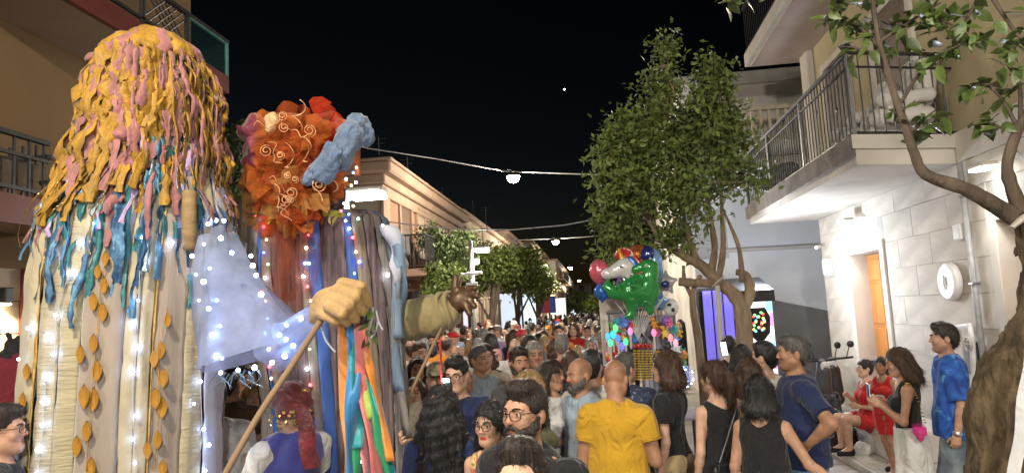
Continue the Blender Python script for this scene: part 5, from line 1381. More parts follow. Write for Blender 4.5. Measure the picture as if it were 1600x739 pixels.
# gold leaf sprigs
lm_ = MB(); prof = [0, .5, .85, 1, .9, .6, 0]
for i, w in enumerate(prof):
    t = i / 6; lm_.v.append(np.array([[-.34 * w, -.02 * w, t - .5], [0, .05 + .06 * math.sin(3.1 * t), t - .5], [.34 * w, -.02 * w, t - .5]])); lm_.n += 3
for i in range(6):
    for j in range(2): a = i * 3 + j; lm_.f.append((a, a + 1, a + 4, a + 3)); lm_.fm.append(0)
gl_me = piece_mesh('gold_leaf', lm_, M_goldleaf)
def on_surface(G, px, py, out, zlo=.6, zhi=3.2):
    th, z = G.find(px, py, zlo, zhi); p = G.at(th, z, out); q = G.at(th, z, out + .1); return p, (q - p).normalized(), th, z
for px, py, tilt, s_ in ((150, 472, .2, .12), (164, 488, -.4, .125), (166, 446, -.4, .11), (150, 536, .1, .12), (131, 553, .5, .12), (155, 578, -.5, .14), (136, 618, .35, .15), (150, 622, -.3, .15), (140, 672, .3, .13), (125, 695, .5, .13), (146, 728, -.4, .13), (157, 425, .1, .10),
                         (248, 546, -.1, .12), (238, 560, .3, .12), (252, 590, -.4, .13), (240, 622, .3, .14), (250, 636, -.35, .14), (243, 686, .0, .12), (228, 702, .3, .12), (250, 730, -.3, .12), (53, 580, -.1, .11), (47, 625, .1, .11), (258, 500, -.2, .10), (168, 405, .2, .10)):
    p, n, th, z = on_surface(D1_, px, py, .035)
    inst('gold_leaf', gl_me, pup1, p, rot=(0, 0, 0), scale=(s_ * .62, s_ * .8, s_ * .85))
    o = bpy.data.objects[-1] if False else None
    ob_ = [c for c in pup1.children][-1]
    ang = math.atan2(-n.x, n.y); ob_.rotation_euler = (Matrix.Rotation(ang, 4, 'Z') @ Matrix.Rotation(-tilt * 1.5, 4, 'Y')).to_euler()
st_ = MB()
for chain_ in (((168, 400), (158, 470), (152, 540), (145, 620), (138, 735)), ((258, 480), (246, 560), (245, 640), (238, 735))):
    P_ = [on_surface(D1_, x, y, .028)[0] for x, y in chain_]; st_ = MB().tube(wob(P_, [.002] * len(P_), amp=0)[0], .0022, 5); obj('sprig_stem', st_, M_goldleaf, pup1)
# light bulbs on the dress
M_bulb_b = glow('bulb_bluewhite', (.32, .48, 1.0), 26)
M_bulb_w = glow('bulb_white', (.85, .9, 1.0), 22)
bulb_me = piece_mesh('light_bulb', MB().lathe([(0, -.011), (.008, -.008), (.011, 0), (.008, .008), (0, .011)], n=8), M_bulb_b, True)
def bulbs(G, parent, pts, out=.03, mats=None, r=1.0, zr=(.6, 3.3)):
    for k, (x, y) in enumerate(pts):
        p, n, th, z = on_surface(G, x, y, out, *zr)
        inst('light_bulb', bulb_me, parent, p, scale=r * random.uniform(.65, 1.05), mat=(mats[k % len(mats)] if mats else None))
rows = [(82, 525), (92, 552), (80, 588), (76, 626), (75, 662), (68, 700), (67, 736), (95, 492), (115, 427), (56, 512), (40, 560), (30, 640), (24, 700), (227, 405), (222, 372), (215, 470), (207, 505), (215, 542), (207, 580), (212, 648), (207, 685), (210, 722), (225, 340), (232, 318),
        (300, 430), (304, 470), (296, 630), (306, 596), (310, 670), (318, 695), (312, 735), (330, 470), (335, 510), (338, 560), (320, 420), (312, 382), (330, 345), (290, 345), (265, 380), (130, 380), (85, 395), (150, 350), (70, 360)]
bulbs(D1_, pup1, rows, .035, r=1.0)
wire = MB()
for col_ in (((115, 427), (95, 492), (92, 552), (80, 588), (75, 662), (67, 736)), ((232, 318), (222, 372), (215, 470), (207, 580), (210, 722)), ((312, 382), (304, 470), (306, 596), (312, 735))):
    P_ = [on_surface(D1_, x, y, .03)[0] for x, y in col_]; obj('light_wire', MB().tube(wob(P_, [.0022] * len(P_), amp=0)[0], .0022, 4), M_wht, pup1)
# strip hair
def to_prof(rows, c, right, y): return px_profile(rows, y, right, c)
hp = to_prof([(54, 208, 256), (64, 188, 286), (84, 168, 306), (115, 154, 318), (160, 145, 326), (210, 136, 331), (260, 120, 338), (310, 92, 346), (350, 60, 362), (420, 48, 358), (520, 40, 352)], C1, R1, YP)
HG = Giant(C1.x, C1.y, hp, R1, F1, .85, (9, .03))
ztop = hp[-1][0]
zpx0 = lambda py: PY(220, py, YP - .3).z
cap_g = np.array([[tuple(HG.at(th, z, -.03)) for th in np.linspace(0, 2 * np.pi, 40, endpoint=False)] for z in np.linspace(zpx0(300), ztop - .005, 40)])
foil = mat('blue_foil', (.03, .10, .15), rough=.4, var=.5, scale=9, bump=1.0, metal=.35, stretch=(1.6, 1.6, .6), bscale=30, col2=(.08, .18, .24))
obj('hair_base', MB().sheet(cap_g, closed=True), foil, pup1, smooth=True)
obj('crown_cap', MB().sheet(np.array([[tuple(HG.at(th, ztop - .003, -.03).lerp(HG.c + HG.r * hp[-1][2] + Vector((0, 0, ztop + .03)), u)) for th in np.linspace(0, 2 * np.pi, 30, endpoint=False)] for u in (0, .5, .9)]), closed=True), mat('yellow_strip', (.34, .18, .016), rough=.55, var=.3, scale=9, bump=1.0, bscale=45, sheen=.1), pup1, smooth=True)
sm = {'y': mat('yellow_strip', (.34, .18, .016)), 'p': mat('pink_strip', (.29, .115, .11), rough=.6, var=.25, scale=9, bump=.9, bscale=34, sheen=.3), 't': mat('teal_strip', (.045, .19, .20), rough=.45, var=.4, scale=9, bump=.9, bscale=34, metal=.15),
      'b': mat('blue_strip', (.04, .12, .30), rough=.42, var=.5, scale=10, bump=1.0, bscale=30, metal=.25, col2=(.12, .28, .42)), 'g': mat('tinsel_gold', (.50, .30, .10), rough=.2, var=.5, scale=60, bump=1.0, metal=.7), 's': mat('silver_foil', (.22, .30, .36), rough=.35, var=.4, scale=20, bump=1.0, metal=.6, bscale=50), 'l': mat('lilac_strip', (.42, .30, .50), rough=.6, var=.2, scale=9, bump=.8, bscale=30)}
def strip(G, kind, th, z0, z1, w, out, seed, parent, tilt=0.0, curl=0.05, nm='hair_strip'):
    g = np.random.default_rng(seed); n = max(8, int((z0 - z1) / .036)); ph = g.uniform(0, 6, 5); P_, rr = [], []
    for i in range(n + 1):
        u = i / n; z = z0 + (z1 - z0) * u
        t = th + tilt * u * u + curl * math.sin(5 * u + ph[0]) + curl * .5 * math.sin(13 * u + ph[1])
        P_.append(tuple(G.at(t, z, out * (0.3 + .7 * min(1, u * 3)) + .02 * math.sin(9 * u + ph[2]) + .012 * math.sin(21 * u + ph[3]))))
        rr.append(w * (.55 + .45 * math.sin(math.pi * min(1, u * 1.1 + .12)) + .30 * g.normal() * .6))
    rr = np.clip(rr, w * .3, w * 1.7)
    m = MB(); P_ = np.array(P_); N = len(P_); nn = 8
    tg = np.gradient(P_, axis=0); tg /= np.linalg.norm(tg, axis=1)[:, None] + 1e-9
    rows_ = []
    tw = g.uniform(0, 3.1)
    for i in range(N):
        tw += .24 * g.normal(); o = np.array(P_[i]); nrm = o - np.array(G.c) - [0, 0, o[2]]; nrm /= np.linalg.norm(nrm) + 1e-9
        a = np.cross(tg[i], nrm); a /= np.linalg.norm(a) + 1e-9; b = np.cross(a, tg[i])
        al = .55 * math.sin(tw); a2 = a * math.cos(al) + b * math.sin(al); b2 = -a * math.sin(al) + b * math.cos(al)
        ring = []
        for j in range(nn):
            q_ = 2 * math.pi * j / nn; k = 1 + .26 * g.normal(); ring.append(o + rr[i] * (math.cos(q_) * a2 * k + .13 * k * math.sin(q_) * b2 + .20 * math.cos(2 * q_ + 2 * tw) * b2))
        rows_.append(ring)
    m.sheet(np.array(rows_), closed=True)
    return obj(nm, m, sm[kind], parent, smooth=True)
g = random.Random(5)
zpx = lambda py: PY(220, py, YP - .3).z
def layer(kind, n, y0, y1, e0, e1, w, out, tilt=0.0, thr=(.0, math.pi), curl=.05):
    for k in range(n):
        th = thr[0] + (thr[1] - thr[0]) * (k + g.uniform(.1, .9)) / n
        z0 = min(ztop - .004, zpx(g.uniform(y0, y1))); z1 = zpx(g.uniform(e0, e1))
        strip(HG, kind, th, z0, z1, w * g.uniform(.65, 1.35), out * g.uniform(.7, 1.3), g.randrange(10 ** 6), pup1, tilt * g.uniform(-1, 1), curl)
layer('t', 17, 100, 200, 370, 500, .027, .00, curl=.03)
layer('b', 15, 120, 220, 360, 520, .032, .01, curl=.03)
layer('s', 7, 180, 260, 340, 430, .020, .015, curl=.02)
layer('l', 7, 140, 260, 330, 370, .026, .02, thr=(.2, 3.0), curl=.03)
layer('p', 24, 50, 66, 230, 390, .034, .03, .10, curl=.025)
layer('y', 26, 48, 62, 230, 375, .036, .04, .12, curl=.025)
layer('p', 14, 48, 58, 170, 330, .036, .05, .15, curl=.03)
layer('y', 14, 46, 56, 180, 360, .042, .055, .16, curl=.03)
layer('g', 10, 60, 200, 280, 400, .010, .06, .1, curl=.02)
layer('y', 9, 60, 110, 290, 352, .036, .05, .1, thr=(2.1, 3.14), curl=.03)
layer('y', 6, 60, 110, 270, 345, .036, .05, .1, thr=(0, .8), curl=.03)
for kind in 'ypyptb': layer(kind, 6, 50, 120, 220, 400, .046, .03, thr=(math.pi, 2 * math.pi))
for k in range(20):     # strips laid over the crown
    a0 = k * .3142 + g.uniform(-.1, .1); P_ = []
    for u in np.linspace(0, 1, 14):
        e = HG.c + HG.r * hp[-1][2] + Vector((0, 0, ztop + .015)); q_ = HG.at(a0 + .5 * u, ztop - .02 - .16 * u * u, .02)
        P_.append(tuple(e.lerp(q_, min(1, .25 + u)) + Vector((0, 0, .012 * math.sin(9 * u + k)))))
    obj('hair_strip', MB().tube(P_, np.array([.052 + .014 * math.sin(i * 1.7 + k) for i in range(14)]), 8, flat=.45), sm['y' if k % 3 else 'p'], pup1, smooth=True)
for (x, y, kind, r_) in ((300, 108, 'y', .05), (345, 152, 'b', .03), (360, 145, 'l', .03), (345, 192, 'y', .05), (332, 228, 'y', .04), (197, 212, 'p', .05), (176, 325, 'p', .04), (150, 90, 'p', .035)):
    p, n, th, z = on_surface(HG, x, y, .03, 1.5, ztop); s = SDF(p - Vector((.15,) * 3), p + Vector((.15,) * 3), .014)
    s.ell(p, (r_, r_, r_ * 1.2)); s.ripple(.02, 40, int(x)); v, f = s.mesh(); obj('fabric_knot', (v, f), sm[kind], pup1, smooth=True)
M_tanroll = mat('tan_roll', (.27, .18, .085), rough=.8, var=.25, scale=6, bump=.8, stretch=(.5, .5, 3))
# loose roll of beige cloth at the shoulder
P_ = [on_surface(HG, 285, 305, .08, 1.5, ztop)[0], on_surface(HG, 283, 345, .09, 1.5, ztop)[0], on_surface(HG, 288, 390, .06, 1.5, ztop)[0]]
obj('cloth_roll', MB().tube(wob(P_, [.04, .045, .035], amp=.03)[0], .04, 12), M_tanroll, pup1, smooth=True)
# sleeve and arm
gs = gauze('sleeve_gauze', (.42, .48, .66), .52)
def loft(secs, m_, parent, nm, n=24, rip=.012, seed=0):
    """secs: (pixel x, pixel y, y depth, half width across (px dir), half thickness) along an axis"""
    C_ = [PY(a, b, c) for a, b, c, _, _ in secs]; g_ = np.random.default_rng(seed); ph = g_.uniform(0, 6, 3)
    K = 26; u = np.linspace(0, len(secs) - 1, K); cc = np.array([[np.interp(t, range(len(secs)), [c[k] for c in C_]) for k in range(3)] for t in u])
    w1 = np.interp(u, range(len(secs)), [s_[3] for s_ in secs]); w2 = np.interp(u, range(len(secs)), [s_[4] for s_ in secs])
    tg = np.gradient(cc, axis=0); tg /= np.linalg.norm(tg, axis=1)[:, None]
    vw = np.array([-F1.x, -F1.y, 0]); rows_ = []
    for i in range(K):
        a = np.cross(tg[i], vw); a /= np.linalg.norm(a); b = np.cross(a, tg[i])
        rows_.append([cc[i] + (a * math.cos(t) * w1[i] + b * math.sin(t) * w2[i]) * (1 + rip / max(w1[i], .05) * (math.sin(5 * t + ph[0] + i * .2) + .7 * math.sin(9 * t + ph[1]))) for t in np.linspace(0, 2 * np.pi, n, endpoint=False)])
    o = obj(nm, MB().sheet(np.array(rows_), closed=True), m_, parent, smooth=True)
    return o, cc, w1
sl, cc, w1 = loft([(342, 378, 3.66, .09, .10), (346, 420, 3.50, .14, .13), (368, 480, 3.42, .195, .15), (390, 530, 3.36, .245, .15), (397, 556, 3.35, .265, .15)], gs, pup1, 'sleeve', rip=.016)
sl2, _, _ = loft([(420, 548, 3.38, .12, .10), (455, 525, 3.34, .085, .08), (480, 505, 3.30, .06, .06), (497, 490, 3.28, .045, .05)], gs, pup1, 'cuff', rip=.010, seed=2)
for k, (x, y) in enumerate([(325, 350), (345, 372), (362, 395), (318, 440), (326, 482), (332, 523), (338, 556), (345, 582), (372, 578), (398, 574), (425, 566), (445, 556), (437, 523), (448, 508), (470, 498), (458, 540), (447, 530), (392, 400), (400, 430), (408, 460), (395, 415), (350, 345), (300, 400)]):
    inst('light_bulb', bulb_me, pup1, PY(x, y, 3.16 + .12 * (x > 430)), scale=random.uniform(.8, 1.2))
# fringe of lit tinsel under the sleeve
for k in range(14):
    a = PY(338 + k * 5, 583 - k * .6 + (k % 3) * 3, 3.3); obj('tinsel', MB().tube([a, a + Vector((random.uniform(-.03, .03), 0, -.03)), a + Vector((random.uniform(-.06, .06), 0, -.07))], [.006, .004, .001], 4), sm['s'], pup1)
# hand gripping the stick
M_hand = mat('papier_mache', (.42, .27, .115), rough=.75, var=.22, scale=7, bump=.6, bscale=40, fold=.35)
HC = PY(528, 470, 3.27); rr_ = R1; ff_ = F1
hpnt = lambda x, y, f_=0.0: PY(x, y, 3.27 - f_)
s = SDF(HC - Vector((.35, .30, .30)), HC + Vector((.35, .30, .30)), .0075)
s.cone(hpnt(493, 494), hpnt(512, 474, .02), .040, .060, .04)
s.cone(hpnt(510, 474, .0), hpnt(540, 462, .02), .066, .066, .04)
for i, (kx, ky, mx, my, tx, ty) in enumerate(((536, 444, 562, 449, 575, 474), (527, 454, 555, 464, 568, 488), (519, 466, 545, 478, 556, 499), (513, 478, 535, 491, 542, 504))):
    d = .062 + .020 * i; s.cone(hpnt(kx, ky, d - .02), hpnt(mx, my, d + .04), .034 - .002 * i, .031 - .002 * i, .006); s.cone(hpnt(mx, my, d + .04), hpnt(tx, ty, d - .03), .030 - .002 * i, .022, .005)
s.cone(hpnt(505, 490, .06), hpnt(524, 500, .09), .03, .026, .02); s.cone(hpnt(524, 500, .09), hpnt(544, 498, .08), .026, .02, .01)
v, f = s.mesh(); obj('hand', (v, f), M_hand, pup1, smooth=True)
stick = obj('carrying_stick', MB().tube(wob([PY(338, 765, 2.95), PY(400, 655, 3.05), PY(455, 572, 3.15), PY(508, 490, 3.24)], [.015, .015, .014, .013], amp=.02)[0], .0145, 10), mat('pale_wood', (.27, .175, .10), rough=.75, var=.2, scale=4, stretch=(1, 1, .2), bump=.2), smooth=True); tag(stick, 'long pale wooden stick that holds up the puppet hand', 'stick')
# ribbons hanging from the hand
rb = thing('ribbon_bundle', 'bundle of coloured satin ribbons hanging from the puppet hand', 'ribbons', hpnt(556, 500))
RC = {'blue': (.03, .20, .45), 'teal': (.02, .30, .34), 'coral': (.62, .16, .15), 'green': (.02, .28, .12), 'yellow': (.65, .45, .05), 'orange': (.62, .22, .03), 'pink': (.62, .22, .25), 'lime': (.30, .42, .06)}
knot = hpnt(553, 497, .02)
s = SDF(knot - Vector((.2,) * 3), knot + Vector((.2,) * 3), .011); s.cone(hpnt(535, 492), hpnt(566, 496), .045, .04); s.ripple(.015, 40, 2); v, f = s.mesh(); obj('knot', (v, f), mat('black_satin', (.02, .02, .025), rough=.3), rb, smooth=True)
for k, (nm_, x0, x1, y1, w) in enumerate((('blue', 552, 548, 760, .034), ('teal', 556, 556, 700, .03), ('blue', 548, 560, 640, .03), ('pink', 560, 575, 760, .024), ('coral', 561, 590, 760, .032), ('green', 566, 606, 760, .026), ('teal', 566, 618, 760, .022), ('yellow', 557, 566, 690, .020), ('orange', 568, 612, 720, .02), ('lime', 558, 580, 655, .018), ('green', 554, 556, 760, .02), ('orange', 545, 548, 770, .05))):
    K = 26; gr = []
    for i in range(K):
        u = i / (K - 1); y_ = 500 + (y1 - 500) * u; x_ = x0 + (x1 - x0) * u ** 1.3 + 2.2 * math.sin(u * 7 + k * 2)
        c = PY(x_, y_, 3.28 + .02 * (k % 4) + .02 * math.sin(u * 9 + k)); tw = math.sin(u * 6 + k * 1.7) * .7
        a = (R1 * math.cos(tw) + F1 * math.sin(tw)) * w
        gr.append([tuple(c - a), tuple(c - a * .3 + F1 * .004), tuple(c + a * .3 - F1 * .003), tuple(c + a)])
    o = obj('ribbon', MB().sheet(np.array(gr)), mat('ribbon_' + nm_, RC[nm_], rough=.35, var=.15, scale=12, bump=.2, sheen=.4), rb, smooth=True)
    md = o.modifiers.new('thickness', 'SOLIDIFY'); md.thickness = .002
tas = MB()
for (x, y, dx, dy) in ((500, 505, 24, 45), (588, 485, 10, 30), (583, 480, -6, 40), (592, 500, -12, 28)):
    tas = MB().tube(wob([hpnt(x, y, .03), hpnt(x + dx * .4, y + dy * .6, .03), hpnt(x + dx, y + dy, .03)], [.012, .010, .006], amp=.02)[0], .009, 6, flat=.4); obj('white_tie', tas, M_wht, rb)
gv = MB()
for k in range(14):
    a = hpnt(576 + 5 * math.sin(k * 2.1), 482 + k * 4.2, .02 + .02 * math.sin(k)); inst('green_leaf', leaf_me, rb, a, rot=(random.uniform(-2, 0), random.uniform(-1, 1), random.uniform(0, 6)), scale=.055)

# ---------------------------------------------------------------- giant puppet in the striped cloak
YQ = 4.75
R2, F2 = frame_at(515, YQ); C2 = PY(512, 600, YQ); C2.z = 0
prof2 = px_profile([(336, 400, 592), (348, 390, 606), (420, 386, 618), (520, 396, 630), (620, 408, 636), (739, 414, 640)], YQ, R2, C2)
prof2 = [(0.0, prof2[0][1] * 1.05, prof2[0][2])] + prof2
D2_ = Giant(C2.x, C2.y, prof2, R2, F2, .62, (22, .012), power=2.9)
zt2 = prof2[-1][0]
pup2 = thing('giant_puppet', 'tall puppet in a purple and blue striped cloak with orange tulle hair', 'puppet', (C2.x, C2.y, 0))
M_pur = mat('purple_stripe', (.09, .066, .075), rough=.9, var=.5, scale=16, bump=.3, stretch=(3.2, 3.2, .03), bscale=40, col2=(.21, .155, .155), detail=3)
M_blu = mat('blue_satin', (.035, .10, .36), rough=.45, var=.3, scale=5, bump=.4, stretch=(2, 2, .3), sheen=.4)
M_lg = mat('pale_stripe', (.20, .18, .17), rough=.9, var=.3, scale=14, bump=.4, stretch=(3, 3, .05), bscale=40)
M_gb = mat('greyblue_gauze', (.17, .24, .33), rough=.9, var=.25, scale=8, bump=.4, stretch=(3, 3, .15))
M_tan = mat('tan_stripe', (.20, .155, .12), rough=.9, var=.4, scale=16, bump=.3, stretch=(3.2, 3.2, .03), bscale=40)
def ths2(px):   # superellipse: x = |cos|^(2/p)
    x = (px - 514) / 122; x = max(-1, min(1, x)); c = math.copysign(abs(x) ** (2.9 / 2), x); return math.acos(c)
b2_ = [(392, 412, M_lg), (412, 420, M_blu), (420, 434, M_lg), (434, 478, M_pur), (478, 492, M_lg), (492, 512, M_blu), (512, 552, M_pur), (552, 566, M_blu), (566, 588, M_tan), (588, 606, M_pur), (606, 620, M_lg), (620, 630, M_gb), (630, 636, M_lg)]
for i, (a, b, m_) in enumerate(b2_): panel(D2_, ths2(a), ths2(b), .05, zt2, m_, pup2, nm='cloak_stripe', seed=60 + i, puff=.003, nth=6, wave=.005)
for i in range(6): t0 = math.pi + i * math.pi / 6; panel(D2_, t0, t0 + math.pi / 6, .05, zt2, (M_pur, M_blu, M_lg)[i % 3], pup2, nm='cloak_stripe', seed=80 + i, nz=20)
top_ = np.array([[tuple(D2_.at(th, zt2 - .002, 0).lerp(D2_.c + D2_.r * prof2[-1][2] + Vector((0, 0, zt2 + .05)), u)) for th in np.linspace(0, 2 * np.pi, 40, endpoint=False)] for u in (0, .3, .7, .97)])
obj('shoulder_cloth', MB().sheet(top_, closed=True), M_pur, pup2, smooth=True)
colb = [glow('bulb_red', (1, .05, .06), 9), glow('bulb_warm', (1, .62, .28), 8), glow('bulb_blue', (.06, .12, 1), 14), glow('bulb_green', (.35, 1, .55), 5), M_bulb_w]
pts = [(x, y) for x, y in ((418, 355), (422, 375), (418, 395), (424, 413), (420, 434), (416, 455), (421, 470), (424, 497), (420, 520), (478, 352), (483, 368), (480, 388), (478, 412), (484, 412), (476, 432), (482, 448), (487, 470), (485, 500), (486, 545), (482, 575), (487, 600), (483, 625), (486, 660), (556, 343), (543, 358), (548, 372), (553, 394), (558, 410), (551, 428), (553, 450), (562, 480), (547, 578), (557, 690), (560, 720), (426, 545), (427, 572), (430, 590), (618, 382), (621, 480), (600, 430), (470, 700), (478, 730))]
bulbs(D2_, pup2, pts, .03, colb, 1.05, (.6, zt2))
# torn blue and white flags on the right shoulder
for k, (x, y, w, h, m_) in enumerate(((606, 352, .055, .40, M_wht), (612, 366, .05, .7, M_gb), (612, 400, .04, .9, M_gb), (618, 420, .03, 1.1, M_lg), (398, 380, .06, .4, M_wht), (392, 400, .04, .6, M_gb))):
    gr = []
    for i in range(16):
        u = i / 15; c = PY(x + 8 * math.sin(u * 3 + k) + 12 * u * (1 if x > 500 else 0), y, YQ - .12) - Vector((0, 0, h * u)); tw = .8 * math.sin(u * 5 + k)
        a = (R2 * math.cos(tw) + F2 * math.sin(tw)) * w * (1 + .25 * math.sin(u * 11 + k)); gr.append([tuple(c - a), tuple(c + F2 * .03 * math.sin(u * 9)), tuple(c + a)])
    o = obj('flag_strip', MB().sheet(np.array(gr)), m_, pup2, smooth=True); md = o.modifiers.new('thickness', 'SOLIDIFY'); md.thickness = .003
# head
w_ = lambda px, py, dy=0.0: PY(px, py, YQ - .1 + dy)
sp = 1 / (FPX / (YQ + .25))
s = SDF(w_(470, 260) - Vector((.75, .7, 1.0)), w_(470, 260) + Vector((.75, .7, .75)), .022)
for x, y, r, dy in ((470, 240, 58, 0), (432, 228, 42, 0), (510, 222, 40, .05), (445, 285, 46, -.02), (435, 325, 38, -.02), (480, 300, 34, .02), (465, 350, 30, 0)): s.ell(w_(x, y, dy), (r * sp, r * sp * .95, r * sp), .08)
s.ripple(.03, 12, 3); s.ripple(.012, 34, 4); v, f = s.mesh()
M_org = mat('orange_tulle', (.30, .06, .012), rough=.8, var=.6, scale=5.5, bump=.9, col2=(.42, .13, .03), bscale=26, sheen=.5, detail=7)
obj('tulle_hair', (v, f), M_org, pup2, smooth=True)
M_redt = mat('red_tulle', (.42, .035, .015), rough=.65, var=.4, scale=8, bump=.8, sheen=.5, bscale=26); M_amb = mat('amber_tulle', (.55, .27, .10), rough=.6, var=.3, scale=7, bump=.7, sheen=.5); M_pale = mat('pale_ochre', (.48, .34, .18), rough=.6, var=.15, scale=7, bump=.4)
def puff(nm, x, y, dy, rx, ry, rz, m_, seed, amp=.025, fr=22):
    c = w_(x, y, dy); R_ = Vector((rx, ry, rz)) * sp; s = SDF(c - R_ * 1.35 - Vector((.05,) * 3), c + R_ * 1.35 + Vector((.05,) * 3), .016)
    s.ell(c, tuple(R_)); s.ripple(amp, fr, seed); v, f = s.mesh(); return obj(nm, (v, f), m_, pup2, smooth=True)
def ruffle(x, y, dy, r, cols, seed, nm='tulle_ruffle', parent=None):
    g_ = np.random.default_rng(seed); c = np.array(w_(x, y, dy)); a = g_.normal(size=3) * .55 + np.array(F2) + [0, 0, .25 * g_.normal()]; a /= np.linalg.norm(a)
    u = np.cross(a, [0, 0, 1.0]); u /= np.linalg.norm(u); v = np.cross(a, u); k = int(g_.integers(4, 7)); ph = g_.uniform(0, 6, 4); rows_ = []
    for i in range(7):
        q = i / 6; row = []
        for j in range(30):
            th = j / 30 * 6.2832; rr = r * q * (1 + .28 * math.sin(2 * th + ph[0]) + .14 * math.sin(5 * th + ph[1])); z = r * (.34 * q * q * math.sin(k * th + ph[2]) + .22 * q * math.sin((2 * k + 1) * th + ph[3]) - .45 * q * q)
            row.append(c + u * rr * math.cos(th) + v * rr * math.sin(th) + a * z)
        rows_.append(row)
    o = obj(nm, MB().sheet(np.array(rows_), closed=True), cols, pup2, smooth=True); return o
gz_ = [gauze('tulle_orange', (.52, .15, .035), .62, 90), gauze('tulle_rust', (.46, .10, .03), .62, 90), gauze('tulle_red', (.52, .05, .02), .66, 90), gauze('tulle_amber', (.54, .27, .09), .58, 90)]
rg = random.Random(8)
for k in range(74):
    if k < 52: x, y = 478 + 70 * rg.uniform(-1, 1), 246 + 62 * rg.uniform(-1, 1)
    else: x, y = 445 + 45 * rg.uniform(-1, 1), 320 + 34 * rg.uniform(-1, 1)
    if k < 52 and ((x - 478) / 74) ** 2 + ((y - 246) / 66) ** 2 > 1: continue
    if x > 530 and y > 215: continue
    e = 1 - min(1, abs(x - 470) / 95); m_ = gz_[2] if (x > 480 and y < 245 and rg.random() < .6) else (gz_[3] if y > 300 and rg.random() < .5 else gz_[rg.randrange(2)])
    ruffle(x, y, -.14 - .30 * e, rg.uniform(20, 34) * sp, m_, k)
puff('tulle_puff', 425, 192, -.40, 11, 6, 18, M_pale, 3, .010, 40)
puff('cloth_flower', 396, 205, -.15, 17, 16, 24, mat('plum_cloth', (.26, .035, .065), rough=.5, var=.4, scale=9, bump=.8, sheen=.5), 10, .035, 26); puff('cloth_flower', 402, 238, -.15, 12, 12, 24, _MC['plum_cloth'], 11, .03, 26)
puff('dark_neck', 522, 300, -.02, 17, 17, 44, mat('dark_brown_skin', (.055, .030, .022), rough=.5), 12, .006)
M_sc = mat('dusty_blue', (.12, .18, .29), rough=.9, var=.3, scale=8, bump=.7, sheen=.4, fold=.8)
s = SDF(w_(520, 235, -.4) - Vector((.42, .42, .45)), w_(520, 235, -.4) + Vector((.42, .42, .45)), .014)
s.chain([w_(474, 282, -.48), w_(500, 268, -.52), w_(528, 244, -.48), w_(548, 214, -.38), w_(550, 190, -.28)], [.03, .06, .085, .085, .04], .03)
s.chain([w_(546, 206, -.26), w_(562, 200, -.22), w_(571, 214, -.2), w_(562, 228, -.2)], [.05, .062, .05, .02], .03)
s.ripple(.014, 22, 5, (1.5, 1, .8)); s.ripple(.012, 48, 6, (1.4, 1, .7)); v, f = s.mesh(); obj('twisted_scarf', (v, f), M_sc, pup2, smooth=True)
obj('coral_strap', MB().box(w_(553, 274, -.1), w_(563, 228, -.06), bev=.004), mat('coral_felt', (.55, .19, .07), rough=.9), pup2)
# gold paper curls
M_curl = mat('gold_curl', (.70, .38, .18), rough=.35, metal=.35, var=.2, bump=.1)
from mathutils.bvhtree import BVHTree
dg = bpy.context.evaluated_depsgraph_get()
for k in range(26):
    x, y = random.uniform(415, 520), random.uniform(180, 300)
    if k % 5 == 0: x, y = random.uniform(425, 460), random.uniform(300, 335)
    c = w_(x, y, -.60 + .14 * abs(x - 465) / 55); R_ = random.uniform(.02, .05); a0 = random.uniform(0, 6); P_ = []
    kind = (0, 1, 0, 2)[k % 4]; w1_, w2_ = random.uniform(4, 8), random.uniform(9, 15)
    for i in range(26):
        u = i / 25
        if kind == 0: a = a0 + u * 11; r = R_ * (1 - .75 * u); P_.append(c + R2 * r * math.cos(a) + Vector((0, 0, r * math.sin(a))) + F2 * .03 * u)
        elif kind == 1: P_.append(c + R2 * (.030 * math.sin(u * w1_ + a0) + .014 * math.sin(u * w2_)) + Vector((0, 0, .09 - .16 * u + .012 * math.cos(u * w2_))) + F2 * .03 * math.cos(u * w1_ + a0))
        else: P_.append(c + (R2 * math.cos(a0) + Vector((0, 0, math.sin(a0)))) * (.16 * u - .08) + (Vector((0, 0, math.cos(a0))) - R2 * math.sin(a0)) * (.022 * math.sin(u * w1_) + .010 * math.sin(u * w2_ + a0)) + F2 * .02 * math.sin(u * 8))
    obj('paper_curl', MB().tube([tuple(p) for p in P_], .0042, 5, flat=.6), M_curl, pup2, smooth=True)
# veil falling down the back
vg = gauze('orange_veil', (.36, .075, .018), .26)
for k, (x0, x1, w0, w1_, y1) in enumerate(((465, 470, .17, .10, 470), (450, 455, .10, .09, 540), (440, 420, .08, .11, 560))):
    gr = []
    for i in range(22):
        u = i / 21; c = PY(x0 + (x1 - x0) * u + 4 * math.sin(5 * u + k), 335 + (y1 - 335) * u, YQ - .36 - .04 * k + .02 * math.sin(7 * u + k)); w = w0 + (w1_ - w0) * u
        gr.append([tuple(c + R2 * w * s_ + F2 * .018 * math.sin(s_ * 6 + u * 4 + k)) for s_ in np.linspace(-1, 1, 9)])
    obj('veil', MB().sheet(np.array(gr)), vg, pup2, smooth=True)
